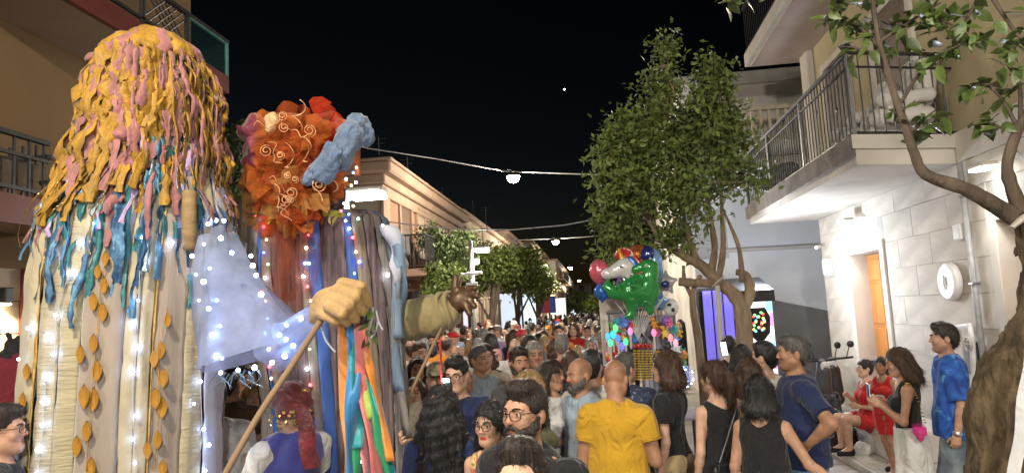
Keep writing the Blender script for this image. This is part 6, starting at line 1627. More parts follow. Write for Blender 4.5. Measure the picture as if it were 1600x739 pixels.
# garland of lights by the neck
for k, (x, y) in enumerate(((545, 262), (552, 270), (541, 280), (549, 290), (543, 300), (556, 300), (547, 312), (538, 318), (552, 322), (560, 312), (533, 330), (545, 335), (556, 285), (549, 253), (557, 262), (400, 338), (430, 335), (444, 340), (540, 345), (598, 352))):
    inst('light_bulb', bulb_me, pup2, w_(x, y, -.2), mat=colb[(k * 2) % 5], scale=.8)
for k in range(16):
    a = w_(424 + k * 2 if k < 8 else 505 + (k - 8) * 4, 335 + 4 * math.sin(k * 2), -.28); inst('garland_leaf', leaf_me, pup2, a, rot=(random.uniform(-1, 1), random.uniform(-1, 1), random.uniform(0, 6)), scale=.08, mat=mat('lime_garland', (.42, .40, .05), rough=.5, bump=0))
# the outstretched arm: balloon sleeve, bronze hand, and its stick
M_slv = mat('olive_sleeve', (.27, .215, .10), rough=.85, var=.18, scale=6, bump=.4, sheen=.3)
YA = 5.0; a_ = lambda px, py, dy=0.0: PY(px, py, YA + dy)
s = SDF(a_(665, 495) - Vector((.32, .3, .28)), a_(665, 495) + Vector((.32, .3, .28)), .012)
s.chain([a_(618, 508), a_(645, 500), a_(672, 492), a_(696, 488)], [.115, .135, .135, .115], .05); s.ripple(.009, 18, 7, (1, 1, .7)); s.ripple(.005, 42, 8, (1.2, 1, .6)); v, f = s.mesh()
obj('sleeve', (v, f), M_slv, pup2, smooth=True)
for k, x in enumerate((690, 702)):
    c = a_(x, 486 - k * 2); P_ = [tuple(c + Vector((.02 * math.sin(2 * t), .11 * math.cos(t), .125 * math.sin(t)))) for t in np.linspace(0, 2 * np.pi, 20)]; obj('cuff_fold', MB().tube(P_, .018, 8, cap=False), M_slv, pup2, smooth=True)
M_brz = mat('bronze_paint', (.10, .058, .03), rough=.35, var=.25, scale=7, bump=.3, metal=.35)
s = SDF(a_(725, 455) - Vector((.25, .25, .27)), a_(725, 455) + Vector((.25, .25, .27)), .009)
s.cone(a_(706, 484), a_(718, 470), .055, .07, .03); s.cone(a_(716, 472), a_(724, 462), .075, .068, .03)
for i, (x, y, tx, ty) in enumerate(((732, 452, 743, 450), (736, 460, 745, 462), (734, 470, 741, 478), (728, 478, 734, 490))): s.cone(a_(724, 464 + i * 3, -.04), a_(x, y, -.05), .032, .030, .012); s.cone(a_(x, y, -.05), a_(tx, ty, -.08), .029, .023, .008)
s.cone(a_(714, 466), a_(711, 448, -.02), .036, .031, .02); s.cone(a_(711, 448, -.02), a_(712, 433, -.02), .03, .024, .01); v, f = s.mesh(); obj('hand', (v, f), M_brz, pup2, smooth=True)
s = SDF(a_(636, 462) - Vector((.22, .2, .16)), a_(636, 462) + Vector((.22, .2, .16)), .009); s.cone(a_(612, 466, .1), a_(628, 462, .1), .06, .05, .03)
for i, (x0, y0, x, y) in enumerate(((626, 455, 638, 446), (632, 460, 652, 457), (630, 466, 654, 463), (626, 472, 642, 468))): s.cone(a_(x0, y0, .08), a_(x, y, .06), .022, .016, .01)
v, f = s.mesh(); obj('hand', (v, f), mat('dark_glove', (.03, .018, .015), rough=.5), pup2, smooth=True)
o = obj('carrying_stick', MB().tube([a_(690, 512, -.1), a_(655, 585, -.2), a_(630, 640, -.25)], [.012, .013, .014], 8), _MC['pale_wood'], smooth=True); tag(o, 'thin stick under the bronze puppet hand', 'stick')
o = obj('red_strap', MB().tube([a_(687, 528, -.3), a_(689, 560, -.3), a_(690, 600, -.3)], [.022, .02, .02], 8, flat=.3), cloth('red_strap', (.55, .02, .02)), smooth=True); tag(o, 'red strap hanging below the balloon sleeve', 'strap')

# ---------------------------------------------------------------- balloon and toy stall
YS = 8.3; b_ = lambda px, py, dy=0.0: PY(px, py, YS + dy)
sS = 1 / (FPX / (YS + .15))
def foil_mat(nm, c, metal=.25): return mat('foil_' + nm, c, rough=.16, var=.10, scale=5, bump=.25, metal=metal, spec=.7, bscale=14, coat=.4)
bun = thing('balloon_string_bunch', 'bunch of strings tying the foil balloons down to the stall', 'balloon strings', b_(1000, 545))
for k in range(12): obj('string', MB().tube(wob([b_(1000, 540), b_(1000 + (k - 6) * 3, 500), b_(960 + k * 8, 470 - 10 * (k % 3), .1)], [.004] * 3, seed=k)[0], .004, 4), mat('string_white', (.6, .6, .6), bump=0), bun)
def bal(nm, label, parts_, px, py, step=.016, dy=0.0):
    """parts: (name, material, [prims]) with prims in pixels; ('e', x, y, rx, ry, rz, d) or ('c', x0, y0, x1, y1, r0, r1, d0, d1)"""
    t = thing(nm, label, 'balloon', b_(px, py, dy))
    for pn, m_, prims in parts_:
        P_ = []
        for p in prims:
            if p[0] == 'e': c = b_(p[1], p[2], dy + p[6]); P_.append((c, c, max(p[3], p[4], p[5]) * sS))
            else: P_.append((b_(p[1], p[2], dy + p[7]), b_(p[3], p[4], dy + p[8]), max(p[5], p[6]) * sS))
        lo = np.min([np.minimum(a, b) - r for a, b, r in P_], 0) - .06; hi = np.max([np.maximum(a, b) + r for a, b, r in P_], 0) + .06
        s = SDF(lo, hi, step)
        for p, (a, b, r) in zip(prims, P_):
            if p[0] == 'e': s.ell(a, (p[3] * sS, p[5] * sS, p[4] * sS), .03)
            else: s.cone(a, b, p[5] * sS, p[6] * sS, .03, (1, .8, 1))
        v, f = s.mesh(); obj(pn, (v, f), m_, t, smooth=True)
    return t
Fg = foil_mat('green', (.03, .26, .06)); Fw = foil_mat('white', (.62, .62, .62), .1); Fp = foil_mat('pink', (.62, .12, .18)); Fb = foil_mat('blue', (.03, .13, .48)); Fl = foil_mat('light_blue', (.16, .34, .62)); Fr = foil_mat('red', (.45, .04, .04)); Fd = foil_mat('navy', (.015, .03, .16)); Fy = foil_mat('yellow', (.65, .42, .03)); Fo = foil_mat('orange', (.6, .2, .02)); Fs = foil_mat('silver', (.55, .57, .60), .6); Fv = foil_mat('violet', (.22, .07, .40)); Fk = mat('print_black', (.02, .02, .02), rough=.4, bump=0)
bal('dinosaur_balloon', 'big shiny green dinosaur foil balloon in front of the others', [
    ('body', Fg, [('e', 1000, 454, 30, 25, 15, 0), ('c', 1012, 440, 1016, 422, 16, 13, 0, 0), ('e', 1014, 417, 13, 11, 9, -.02), ('c', 1010, 416, 992, 421, 9, 6, -.02, -.03), ('c', 1010, 428, 995, 433, 5, 3.5, -.02, -.03), ('c', 980, 456, 960, 457, 17, 10, 0, .02), ('c', 960, 457, 948, 448, 10, 6, .02, .02), ('c', 948, 448, 951, 436, 6, 2, .02, .02), ('c', 988, 470, 986, 492, 10, 6, -.02, -.02), ('c', 1014, 470, 1016, 486, 9, 6, 0, 0), ('c', 986, 492, 980, 494, 6, 5, -.02, -.03), ('c', 996, 446, 986, 446, 3.5, 2.2, -.1, -.14)]),
    ('crest', foil_mat('dark_green', (.012, .12, .03)), [('c', 960 + k * 9, 444 - 3 * k + (k > 4) * 0, 958 + k * 9, 438 - 3 * k, 3.2, 1.5, .0, .0) for k in range(6)]),
    ('eye', Fw, [('e', 1010, 415, 3.4, 3.4, 3, -.075)]), ('pupil', Fk, [('e', 1009.5, 415, 1.7, 1.9, 1.7, -.10)]), ('mouth', Fr, [('c', 995, 427.5, 1009, 423.5, 1.6, 1.6, -.06, -.07)]), ('belly', foil_mat('lime', (.16, .34, .07)), [('e', 990, 466, 12, 5, 5, -.06)]), ('stripes', foil_mat('dark_green', (0, 0, 0)), [('c', 962 + 8 * k, 446 - 2 * k, 965 + 8 * k, 458 - k, 1.6, 1.0, -.07 - .012 * k, -.085 - .012 * k) for k in range(6)])], 1000, 490)
bal('unicorn_balloon', 'white unicorn head foil balloon with rainbow mane', [
    ('head', Fw, [('c', 976, 418, 950, 428, 15, 8, .05, .02), ('e', 948, 428, 9, 8, 7, .01), ('c', 982, 420, 988, 438, 14, 13, .06, .06), ('c', 986, 405, 988, 396, 5, 2, .05, .05)]),
    ('horn', Fy, [('c', 972, 404, 966, 388, 4, 1, .05, .05)]),
    ('mane', Fb, [('c', 985, 405, 997, 420, 5, 6, .02, .02), ('c', 997, 420, 984, 448, 6, 5, .02, 0)]), ('mane', Fr, [('c', 990, 402, 1004, 418, 5, 5, .08, .08), ('c', 1004, 418, 996, 440, 5, 4, .08, .08)]), ('mane', Fo, [('c', 987, 403, 1000, 420, 4, 4, .04, .04)]), ('mane', Fv, [('c', 968, 437, 962, 448, 4, 3, .0, .0)]),
    ('eye', Fk, [('c', 968, 416, 973, 417, 1.6, 1.6, -.06, -.06)]), ('nostril', Fk, [('e', 943, 428, 1.2, 1, 1, -.03)])], 970, 450, .013, dy=.02)
bal('round_balloon', 'plain pink foil balloon at the left of the bunch', [('envelope', Fp, [('e', 936, 424, 15, 19, 12, .1), ('c', 936, 442, 936, 447, 3, 2, .1, .1)])], 936, 448, dy=.06)
bal('round_balloon', 'plain blue foil balloon below the pink one', [('envelope', Fb, [('e', 941, 456, 13, 13, 10, .1), ('c', 941, 468, 941, 472, 3, 2, .1, .1)])], 941, 472, dy=.04)
bal('whale_balloon', 'pale and dark blue whale shaped foil balloon at the top right of the bunch', [('body', Fl, [('e', 1022, 410, 13, 22, 10, .15), ('c', 1026, 425, 1032, 442, 11, 6, .15, .15)]), ('back', Fd, [('e', 1013, 398, 10, 14, 9, .12), ('c', 1010, 390, 1006, 400, 4, 6, .12, .1)]), ('eye', Fw, [('e', 1016, 404, 2.5, 2.5, 2, -.0)])], 1025, 445, dy=.12)
bal('star_balloon', 'silver and blue star foil balloon at the right of the bunch', [('envelope', Fs, [('c', 1040, 442, 1040 + 17 * math.cos(a), 442 - 17 * math.sin(a), 9, 3, .12, .12) for a in np.arange(5) * 1.2566 + 1.57]), ('centre', Fd, [('e', 1040, 444, 7, 6, 4, -.0)])], 1040, 462, dy=.05)
bal('star_balloon', 'light blue star foil balloon under the silver star', [('envelope', Fl, [('c', 1030, 470, 1030 + 14 * math.cos(a), 470 - 14 * math.sin(a), 7, 2.5, .15, .15) for a in np.arange(5) * 1.2566 + 1.3])], 1030, 490, dy=.1)
bal('flower_balloon', 'red flower foil balloon with pale tips behind the unicorn', [('petals', Fr, [('c', 975, 402, 975 + 12 * math.cos(a), 402 - 11 * math.sin(a), 6, 4, .2, .2) for a in np.linspace(.2, 2.9, 6)]), ('tips', foil_mat('peach', (.62, .32, .2)), [('e', 975 + 14 * math.cos(a), 402 - 13 * math.sin(a), 3, 3, 3, .2) for a in np.linspace(.2, 2.9, 7)])], 975, 412, dy=.15)
bal('flower_balloon', 'brown and orange flower foil balloon at the top of the bunch', [('petals', foil_mat('brown', (.22, .06, .02)), [('c', 996, 398, 996 + 13 * math.cos(a), 398 - 12 * math.sin(a), 7, 5, .25, .25) for a in np.linspace(.0, 3.1, 6)]), ('centre', Fo, [('e', 996, 398, 6, 6, 5, .05)])], 996, 410, dy=.2)
bal('round_balloon', 'white foil balloon with black print hanging low behind the star', [('envelope', Fw, [('e', 1048, 480, 12, 14, 8, .2)]), ('print', Fk, [('e', 1046, 476, 4, 3, 3, .03), ('e', 1052, 484, 3, 4, 3, .05)])], 1048, 496, dy=.1)
# stall: board, table, frame
st = thing('toy_stall', 'toy stall with metal frame, white board and table under the balloons', 'stall', (b_(1000, 600).x, YS, 0))
pw0, pw1 = b_(936, 470, .8), b_(974, 466, .8)
obj('white_board', MB().box((pw0.x, YS + .78, .3), (pw1.x, YS + .84, pw1.z), bev=.01), M_plw, st)
pf = lambda px: b_(px, 500).x
obj('table_top', MB().box((pf(945), YS - .35, .80), (pf(1082), YS + .45, .84), bev=.01), mat('table_cloth', (.45, .42, .46), rough=.8), st)
for x in (pf(950), pf(1078)):
    for y in (YS - .28, YS + .38): obj('leg', MB().tube([(x, y, 0), (x, y, .80)], .02, 8), M_steel, st)
zt_ = b_(975, 488).z
for x in (pf(953), pf(1001), pf(1058)): obj('upright', MB().tube([(x, YS + .3, .84), (x, YS + .3, zt_)], .016, 8), M_steel, st)
obj('top_bar', MB().tube([(pf(948), YS + .3, zt_), (pf(1062), YS + .3, zt_ + .03)], .018, 8), M_steel, st)
obj('middle_bar', MB().tube([(pf(948), YS + .2, 1.45), (pf(1062), YS + .2, 1.45)], .014, 8), M_steel, st)
grid_ = obj('display_grid', MB().box((pf(1001), YS + .315, .9), (pf(1060), YS + .325, zt_ - .05)), mat('grid_back', (.35, .34, .40), rough=.8), st)
for k in range(8): obj('grid_wire', MB().tube([(pf(1003) + k * (pf(1058) - pf(1003)) / 7, YS + .30, .9), (pf(1003) + k * (pf(1058) - pf(1003)) / 7, YS + .30, zt_ - .05)], .006, 5), M_steel, grid_)
# bead strands
bead = piece_mesh('bead', MB().lathe([(0, -.5), (.34, -.42), (.5, 0), (.34, .42), (0, .5)], n=8), mat('bead_yellow', (.60, .38, .03), rough=.4), True)
beadk = piece_mesh('spacer', MB().lathe([(0, -.5), (.5, -.4), (.5, .4), (0, .5)], n=8), Fk, True)
for k in range(5):
    x = 992 + k * 6.2; t = thing('bead_strand', 'hanging strand of yellow and black beads at the front of the stall', 'bead strand', b_(x, 592, -.45), 'yellow bead strands on the stall')
    z0, z1 = b_(x, 592, -.45), b_(x, 548, -.45); n = 12
    obj('cord', MB().tube([z0, z1, b_(1003, 520, -.3)], .004, 4), Fk, t)
    for i in range(n):
        p = z0.lerp(z1, i / (n - 1)); inst('bead', bead, t, p, scale=(.040, .040, .024)); inst('spacer', beadk, t, p + Vector((0, 0, .016)), scale=(.042, .042, .008))
    inst('red_top', bead, t, z1 + Vector((0, 0, .05)), scale=(.05, .05, .06), mat=Fr)
# small toys hung on the frame and laid on the table
g = random.Random(21)
tcol = {'pink': (.62, .10, .28), 'yellow': (.65, .45, .03), 'green': (.08, .42, .08), 'blue': (.05, .2, .55), 'red': (.55, .04, .04), 'white': (.62, .62, .62), 'orange': (.6, .24, .03), 'violet': (.26, .1, .42), 'black': (.03, .03, .03), 'teal': (.03, .35, .35)}
star = MB(); pr = []
for i in range(10): a = i * .6283 + 1.57; r = 1 if i % 2 == 0 else .45; pr.append((r * math.cos(a), r * math.sin(a)))
star.prism(pr, -.12, .12, axis=1)
shapes = {'star_toy': piece_mesh('star_toy', star, mat('toy_base', (.6, .6, .6), rough=.35)), 'ball_toy': piece_mesh('ball_toy', MB().lathe([(0, -1), (.7, -.7), (1, 0), (.7, .7), (0, 1)], n=12), mat('toy_base', (0, 0, 0)), True)}
pw = MB()
for i in range(6):
    a = i * 1.0472; pw.add([(0, 0, 0), (math.cos(a), -.1, math.sin(a)), (1.0 * math.cos(a + .8), .15, 1.0 * math.sin(a + .8)), (0, .1, 0)], [(0, 1, 2), (0, 2, 3)])
shapes['pinwheel'] = piece_mesh('pinwheel', pw, mat('toy_base', (0, 0, 0)))
s = SDF((-1.3, -1, -1.5), (1.3, 1, 1.6), .12); s.ell((0, 0, -.5), (.6, .5, .7)); s.ell((0, -.05, .55), (.5, .45, .45))
for x in (-1, 1): s.ell((x * .4, 0, 1.0), (.2, .15, .25)); s.cone((x * .5, -.1, -.2), (x * .95, -.3, -.4), .2, .18); s.cone((x * .3, -.2, -1.0), (x * .45, -.6, -1.2), .24, .22)
v, f = s.mesh(); pm_ = mesh_from('plush_toy', v, f, True); pm_.materials.append(mat('toy_base', (0, 0, 0))); shapes['plush_toy'] = pm_
dn = {'star_toy': 'plastic star toy', 'ball_toy': 'toy ball', 'pinwheel': 'pinwheel', 'plush_toy': 'small plush toy'}
for k in range(70):
    kind = g.choice(list(shapes)); cn = g.choice(list(tcol)); px = g.uniform(948, 1066); py = g.uniform(500, 585)
    if 985 < px < 1025 and py > 530: px += 45 if px > 1003 else -38
    o = inst(kind, shapes[kind], None, b_(px, py, g.uniform(-.3, .22)), rot=(g.uniform(-.3, .3), g.uniform(-.3, .3), g.uniform(-.7, .7)), scale=g.uniform(.04, .075), mat=mat('toy_' + cn, tcol[cn], rough=.35, var=.08, bump=.05))
    tag(o, '%s %s hanging on the toy stall' % (cn, dn[kind]), 'toy', '%s %ss on the stall' % (cn, dn[kind]))
for k, (px, py, cn) in enumerate(((958, 527, (.05, .8, 1)), (966, 533, (.1, .25, 1)), (954, 540, (.1, 1, .5)), (972, 545, (.2, .2, 1)), (962, 517, (.2, 1, .3)), (985, 522, (1, .3, .6)), (1022, 524, (1, .25, .5)), (1048, 532, (1, .3, .35)), (1056, 540, (1, .4, .5)), (978, 538, (.1, .9, .4)), (950, 530, (.1, .5, 1)))):
    nmc = ['cyan', 'deep blue', 'mint', 'indigo', 'lime', 'pink', 'rose', 'coral', 'salmon', 'sea green', 'sky blue'][k]
    p = b_(px, py, -.3); t = thing('light_wand', 'glowing %s light wand toy on the stall' % nmc, 'light toy', p)
    obj('handle', MB().tube([p + Vector((0, 0, -.16)), p], .012, 6), M_plw, t); obj('glowing_tip', MB().lathe([(0, -.05), (.022, -.03), (.03, 0), (.022, .03), (0, .05)], p + Vector((0, 0, .03)), 10), glow('wand_' + nmc.replace(' ', '_'), cn, .55), t, smooth=True)
db = thing('light_ball', 'clear ball full of blue white lights at the right end of the stall', 'light toy', b_(1066, 588, -.5))
c_ = b_(1066, 588, -.5)
obj('shell', MB().lathe([(.0, -.13), (.08, -.10), (.125, -.03), (.125, .03), (.08, .10), (0, .13)], c_, 16), mat('clear_shell', (.5, .5, .6), rough=.1, alpha=.25, bump=0), db, smooth=True)
for k in range(36):
    d = Vector((g.gauss(0, 1), g.gauss(0, 1), g.gauss(0, 1))).normalized(); inst('light_bulb', bulb_me, db, c_ + d * .118, scale=.6)
# ---------------------------------------------------------------- purple lit booth, arcade cabinet, scooters
YK = 12.6; k_ = lambda px, py, dy=0.0: PY(px, py, YK + dy)
bo = thing('lit_booth', 'purple lit booth behind the big tree trunk', 'booth', (k_(1130, 500).x, YK, 0))
a, b = k_(1096, 455), k_(1160, 452)
for i in range(4):
    x0 = a.x + (b.x - a.x) * i / 4; x1 = a.x + (b.x - a.x) * (i + 1) / 4
    obj('light_panel', MB().box((x0 + .012, YK, .15), (x1 - .012, YK + .03, a.z), bev=.006), glow('violet_panel', (.25, .20, .95), .34), bo)
obj('frame', MB().box((a.x - .06, YK + .031, .1), (b.x + .06, YK + .5, a.z + .05)), M_dark, bo)
c, d = k_(1160, 462, -.2), k_(1205, 458, -.2)
ac = thing('arcade_cabinet', 'brightly lit white and pink arcade cabinet with a colourful shield panel', 'arcade machine', ((c.x + d.x) / 2, YK - .2, 0))
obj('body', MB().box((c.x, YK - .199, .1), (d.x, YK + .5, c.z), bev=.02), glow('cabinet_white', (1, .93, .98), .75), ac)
for i in range(5):
    hh_ = (c.z - .95) / 5; z0 = .9 + i * hh_; p0 = d.x - .11
    obj('side_light', MB().box((p0, YK - .24, z0), (d.x - .01, YK - .201, z0 + hh_ - .03), bev=.01), glow(('tube_pink', 'tube_cyan', 'tube_white')[i % 3], ((1, .35, .75), (.35, .85, 1), (1, .95, 1))[i % 3], .6), ac)
sc = k_(1186, 505, -.25); hx = [(0, -.36), (.17, -.16), (.19, .1), (.12, .26), (-.12, .26), (-.19, .1), (-.17, -.16)]
sh_ = obj('shield_panel', MB().prism([(sc.x + x, sc.z + z) for x, z in hx], YK - .25, YK - .202, axis=1), M_dark, ac)
for k in range(22):
    an = k * .6; r = .05 + .1 * ((k * 7) % 5) / 5; x, z = r * math.cos(an), 1.3 * r * math.sin(an) + .02
    obj('shield_light', MB().lathe([(0, .012), (.022, .006), (.024, 0)], (sc.x + x, YK - .252, sc.z + z), 8, axis=(0, -1, 0)), glow(('lamp_red', 'lamp_yellow', 'lamp_green', 'lamp_cyan')[k % 4], ((1, .1, .1), (1, .8, .2), (.2, 1, .3), (.2, .7, 1))[k % 4], 1.0), ac)
obj('control_panel', MB().box((c.x + .12, YK - .45, .95), (d.x - .12, YK - .2, 1.15), bev=.03), M_dark, ac)
obj('screen', MB().box((c.x + .1, YK - .21, 1.2), (sc.x - .22, YK - .2, 1.45)), glow('screen_blue', (.3, .5, 1), 1.2), ac)
sl_ = obj('strip_lamp', MB().box((c.x + .05, YK - .30, c.z + .004), (d.x - .05, YK - .16, c.z + .07), bev=.01), glow('strip_white', (.85, .9, 1), 6), ac)
l = bpy.data.lights.new('strip_lamp_light', 'POINT'); l.energy = 240; l.color = (.82, .88, 1); l.shadow_soft_size = .2
lo = bpy.data.objects.new('strip_lamp_light', l); COL.objects.link(lo); lo.parent = ac; lo.location = Vector(((c.x + d.x) / 2, YK - .5, c.z + .2)) - ORG[ac.name]
aw = thing('black_awning', 'small black awning over the lit arcade cabinet', 'awning', k_(1180, 452, -.3))
e0, e1 = k_(1163, 448, -.4), k_(1190, 446, -.4)
obj('cover', MB().prism([(YK - .7, e0.z - .12), (YK + .3, e0.z + .12), (YK + .3, e0.z + .17), (YK - .7, e0.z - .07)], e0.x - .2, e1.x + .12, axis=0), Fk, aw)
obj('valance', MB().box((e0.x - .2, YK - .72, e0.z - .26), (e1.x + .12, YK - .69, e0.z - .085)), Fk, aw)
def scooter(px, y, label, yaw, dark):
    p = PY(px, 560, y); t = thing('scooter', label, 'scooter', (p.x, y, 0), None, math.radians(yaw))
    mb = mat('scooter_' + dark[0], dark[1], rough=.3, var=.1, coat=.5, bump=0); blk_ = mat('scooter_rubber', (.015, .015, .016), rough=.7, bump=.1)
    s = SDF((-.95, -.35, .1), (.75, .35, 1.15), .026)
    s.cone((-.62, 0, .62), (-.2, 0, .66), .13, .16, .06); s.cone((-.2, 0, .52), (.1, 0, .34), .14, .10, .06); s.cone((.1, 0, .33), (.36, 0, .36), .10, .09, .05); s.cone((.40, 0, .40), (.50, 0, .86), .13, .10, .05, (.7, 1.3, 1)); s.cone((.5, 0, .9), (.46, 0, 1.0), .10, .08); s.cone((.55, 0, .42), (.68, 0, .50), .09, .05, .04)
    v, f = s.mesh(); local('body', v, f, mb, t)
    s = SDF((-.9, -.3, .6), (.1, .3, 1.0), .026); s.cone((-.66, 0, .80), (-.12, 0, .80), .10, .12, .03, (1, 1.1, .7)); v, f = s.mesh(); local('saddle', v, f, blk_, t)
    for x in (-.52, .58):
        w1 = MB().lathe([(.14, -.055), (.22, -.05), (.245, 0), (.22, .05), (.14, .055), (.14, -.055)], (x, 0, .245), 20, axis=(0, 1, 0)); v, f, _ = w1.data(); wh = local('wheel', v, f, blk_, t)
        w1 = MB().lathe([(0, -.045), (.135, -.04), (.138, .04), (0, .045)], (x, 0, .245), 14, axis=(0, 1, 0)); v, f, _ = w1.data(); local('rim', v, f, M_steel, wh)
    hb = MB().tube([(.44, -.34, 1.06), (.47, -.15, 1.05), (.48, .15, 1.05), (.44, .34, 1.06)], .018, 8); v, f, _ = hb.data(); h_ = local('handlebar', v, f, blk_, t)
    for y_ in (-1, 1):
        m = MB().tube([(.46, y_ * .24, 1.06), (.44, y_ * .30, 1.24)], .008, 6); m.lathe([(0, -.012), (.055, -.008), (.055, .008), (0, .012)], (.44, y_ * .32, 1.27), 12, axis=(1, 0, 0)); v, f, _ = m.data(); local('mirror', v, f, blk_, h_)
    m = MB().lathe([(0, .02), (.07, .01), (.08, 0)], (.56, 0, .96), 12, axis=(1, 0, .2)); v, f, _ = m.data(); local('headlight', v, f, mat('headlight_glass', (.5, .5, .5), rough=.1, bump=0), t)
    return t
scooter(1258, 12.3, 'dark scooter with round mirrors parked against the grey wall, left one', -75, ('graphite', (.05, .05, .055)))
scooter(1292, 12.6, 'black scooter at the house corner, right of the other scooter', -100, ('black', (.02, .02, .022)))

# ---------------------------------------------------------------- the people, nearest first
C = {k: cloth(k, c) for k, c in dict(black=(.018, .018, .020), navy=(.020, .030, .085), yellow=(.54, .31, .025), white=(.62, .61, .59), cream=(.55, .47, .34), grey=(.20, .20, .20), greyblue=(.26, .31, .36), lightblue=(.32, .40, .50), red=(.50, .025, .025), olive=(.10, .10, .05), brown=(.095, .055, .03), pink=(.60, .28, .26), denim=(.10, .17, .27), darkdenim=(.035, .055, .10), beige=(.42, .31, .17), lime=(.36, .40, .08), salmon=(.62, .20, .15), teal=(.03, .26, .28), royal=(.03, .07, .36), paleyellow=(.55, .50, .28), charcoal=(.05, .05, .055), orange=(.6, .22, .03), wine=(.16, .02, .03), lilac=(.38, .28, .46), khaki=(.26, .22, .13)).items()}
def pattern(nm, cols, scale, rough=.8):
    if nm in _MC: return _MC[nm]
    m = bpy.data.materials.new(nm); m.use_nodes = True; nt = m.node_tree; N = nt.nodes; L = nt.links; b = N["Principled BSDF"]; b.inputs['Roughness'].default_value = rough
    tc = N.new("ShaderNodeTexCoord"); vz = N.new("ShaderNodeTexNoise"); vz.inputs['Scale'].default_value = scale; vz.inputs['Detail'].default_value = 3; vz.inputs['Distortion'].default_value = 1.2
    L.new(tc.outputs['Object'], vz.inputs['Vector']); cr = N.new("ShaderNodeValToRGB"); e = cr.color_ramp.elements
    n = len(cols)
    while len(e) < n: e.new(.5)
    for i, c in enumerate(cols): e[i].position = .30 + .42 * i / max(1, n - 1); e[i].color = (*c, 1)
    L.new(vz.outputs['Fac'], cr.inputs[0]); L.new(cr.outputs[0], b.inputs['Base Color']); _MC[nm] = m; return m
TIE = pattern('tie_dye', [(.008, .03, .22), (.02, .09, .40), (.03, .14, .50), (.20, .45, .72)], 8)
FLORAL = pattern('floral_yellow', [(.10, .03, .02), (.55, .38, .08), (.60, .50, .25), (.45, .05, .04), (.06, .15, .04)], 16)
FLSK = pattern('floral_skirt', [(.03, .025, .02), (.30, .22, .12), (.52, .44, .30), (.22, .07, .04), (.5, .42, .28)], 9)
NPRT = pattern('navy_print', [(.02, .03, .07), (.02, .03, .07), (.03, .04, .09), (.25, .28, .33)], 22)
DEN = mat('denim_faded', (.15, .25, .38), rough=.9, var=.35, scale=6, bump=.35, bscale=120)
SEQ = mat('red_sequins', (.42, .03, .05), rough=.25, var=.7, scale=120, bump=1.0, metal=.5, bscale=160, col2=(.7, .45, .25))
def P(label, px, py, y, face, kerb=0.0, h=None, **kw):
    loc, hh = stand(px, py, y, kerb)
    if not kw.get('sit') and not (1.30 < hh < 1.97): print('HEIGHT', label, round(hh, 2))
    az = math.degrees(math.atan2(loc[0], loc[1]))
    return person(label, loc, face - az, h or (hh / 1.01), **kw)
# bearded man in glasses
r_, I = P('bearded man in black glasses and black tee with swept up dark hair', 818, 591, 3.05, -36, tm=C['black'], bm=C['darkdenim'], hair='quiff', hm='dark', beard='dark', glasses=True, w=1.16, hd=(-4, 0), skin='mid', stubble=.35, seed=4, group=None)
P('man whose forehead and short dark hair show at the bottom edge, closest of all', 806, 684, 1.95, -8, tm=C['white'], bm=C['darkdenim'], hair='fade', hm='dark', w=1.0, hd=(0, -14), skin='light', seed=8)
P('woman with dark glasses, red lips and a yellow floral top', 766, 622, 3.8, -28, sex='f', hair='mid', hm='black', tm=FLORAL, top='tank', bot='jeans', bm=C['black'], glasses=True, lips=(.75, .12, .12), skin='light', hd=(-4, 4), seed=12)
P('woman with very long wavy black hair seen from behind, navy top and sequined red skirt', 688, 600, 4.0, 172, sex='f', hair='longcurl', hm='black', tm=C['navy'], top='tee', bot='skirt', bm=SEQ, w=1.12, seed=3)
r_, I = P('man in glasses and navy tee holding up a phone with its light on', 713, 553, 5.1, -20, tm=C['navy'], bm=C['darkdenim'], hair='short', hm='black', glasses=True, arms=('front', ((.05, -.16, -.24), (.02, -.20, .07))), w=1.12, hd=(0, 8), skin='light', seed=6, fine='R', pn=(.7, -.2, .6))
def phone(p, yaw, label, lit=None, tilt=-12):
    t = thing('phone', label, 'phone', p); 
    R = Matrix.Rotation(math.radians(yaw), 3, 'Z') @ Matrix.Rotation(math.radians(tilt), 3, 'X')
    def bx(nm, lo, hi, m_, bev=.004):
        m = MB().box(lo, hi, bev=bev); v, f, _ = m.data(); v = v @ np.array(R).T; return local(nm, v, f, m_, t, False)
    bx('case', (-.037, -.005, -.075), (.037, .005, .075), mat('phone_black', (.015, .015, .018), rough=.3, bump=0)); bx('screen', (-.033, -.0065, -.07), (.033, -.0052, .07), glow('phone_screen', (.7, .8, 1), 1.2) if lit != 'flash' else mat('phone_black', (0, 0, 0)), .001)
    if lit == 'flash': bx('flash', (-.018, .0052, .045), (.018, .011, .066), glow('flash_led', (1, .98, .95), 160), .001)
    return t
pf_ = PY(699, 606, 4.7); phone(pf_, 170, 'phone with a bright torch light in the hand of the man in navy tee', 'flash')
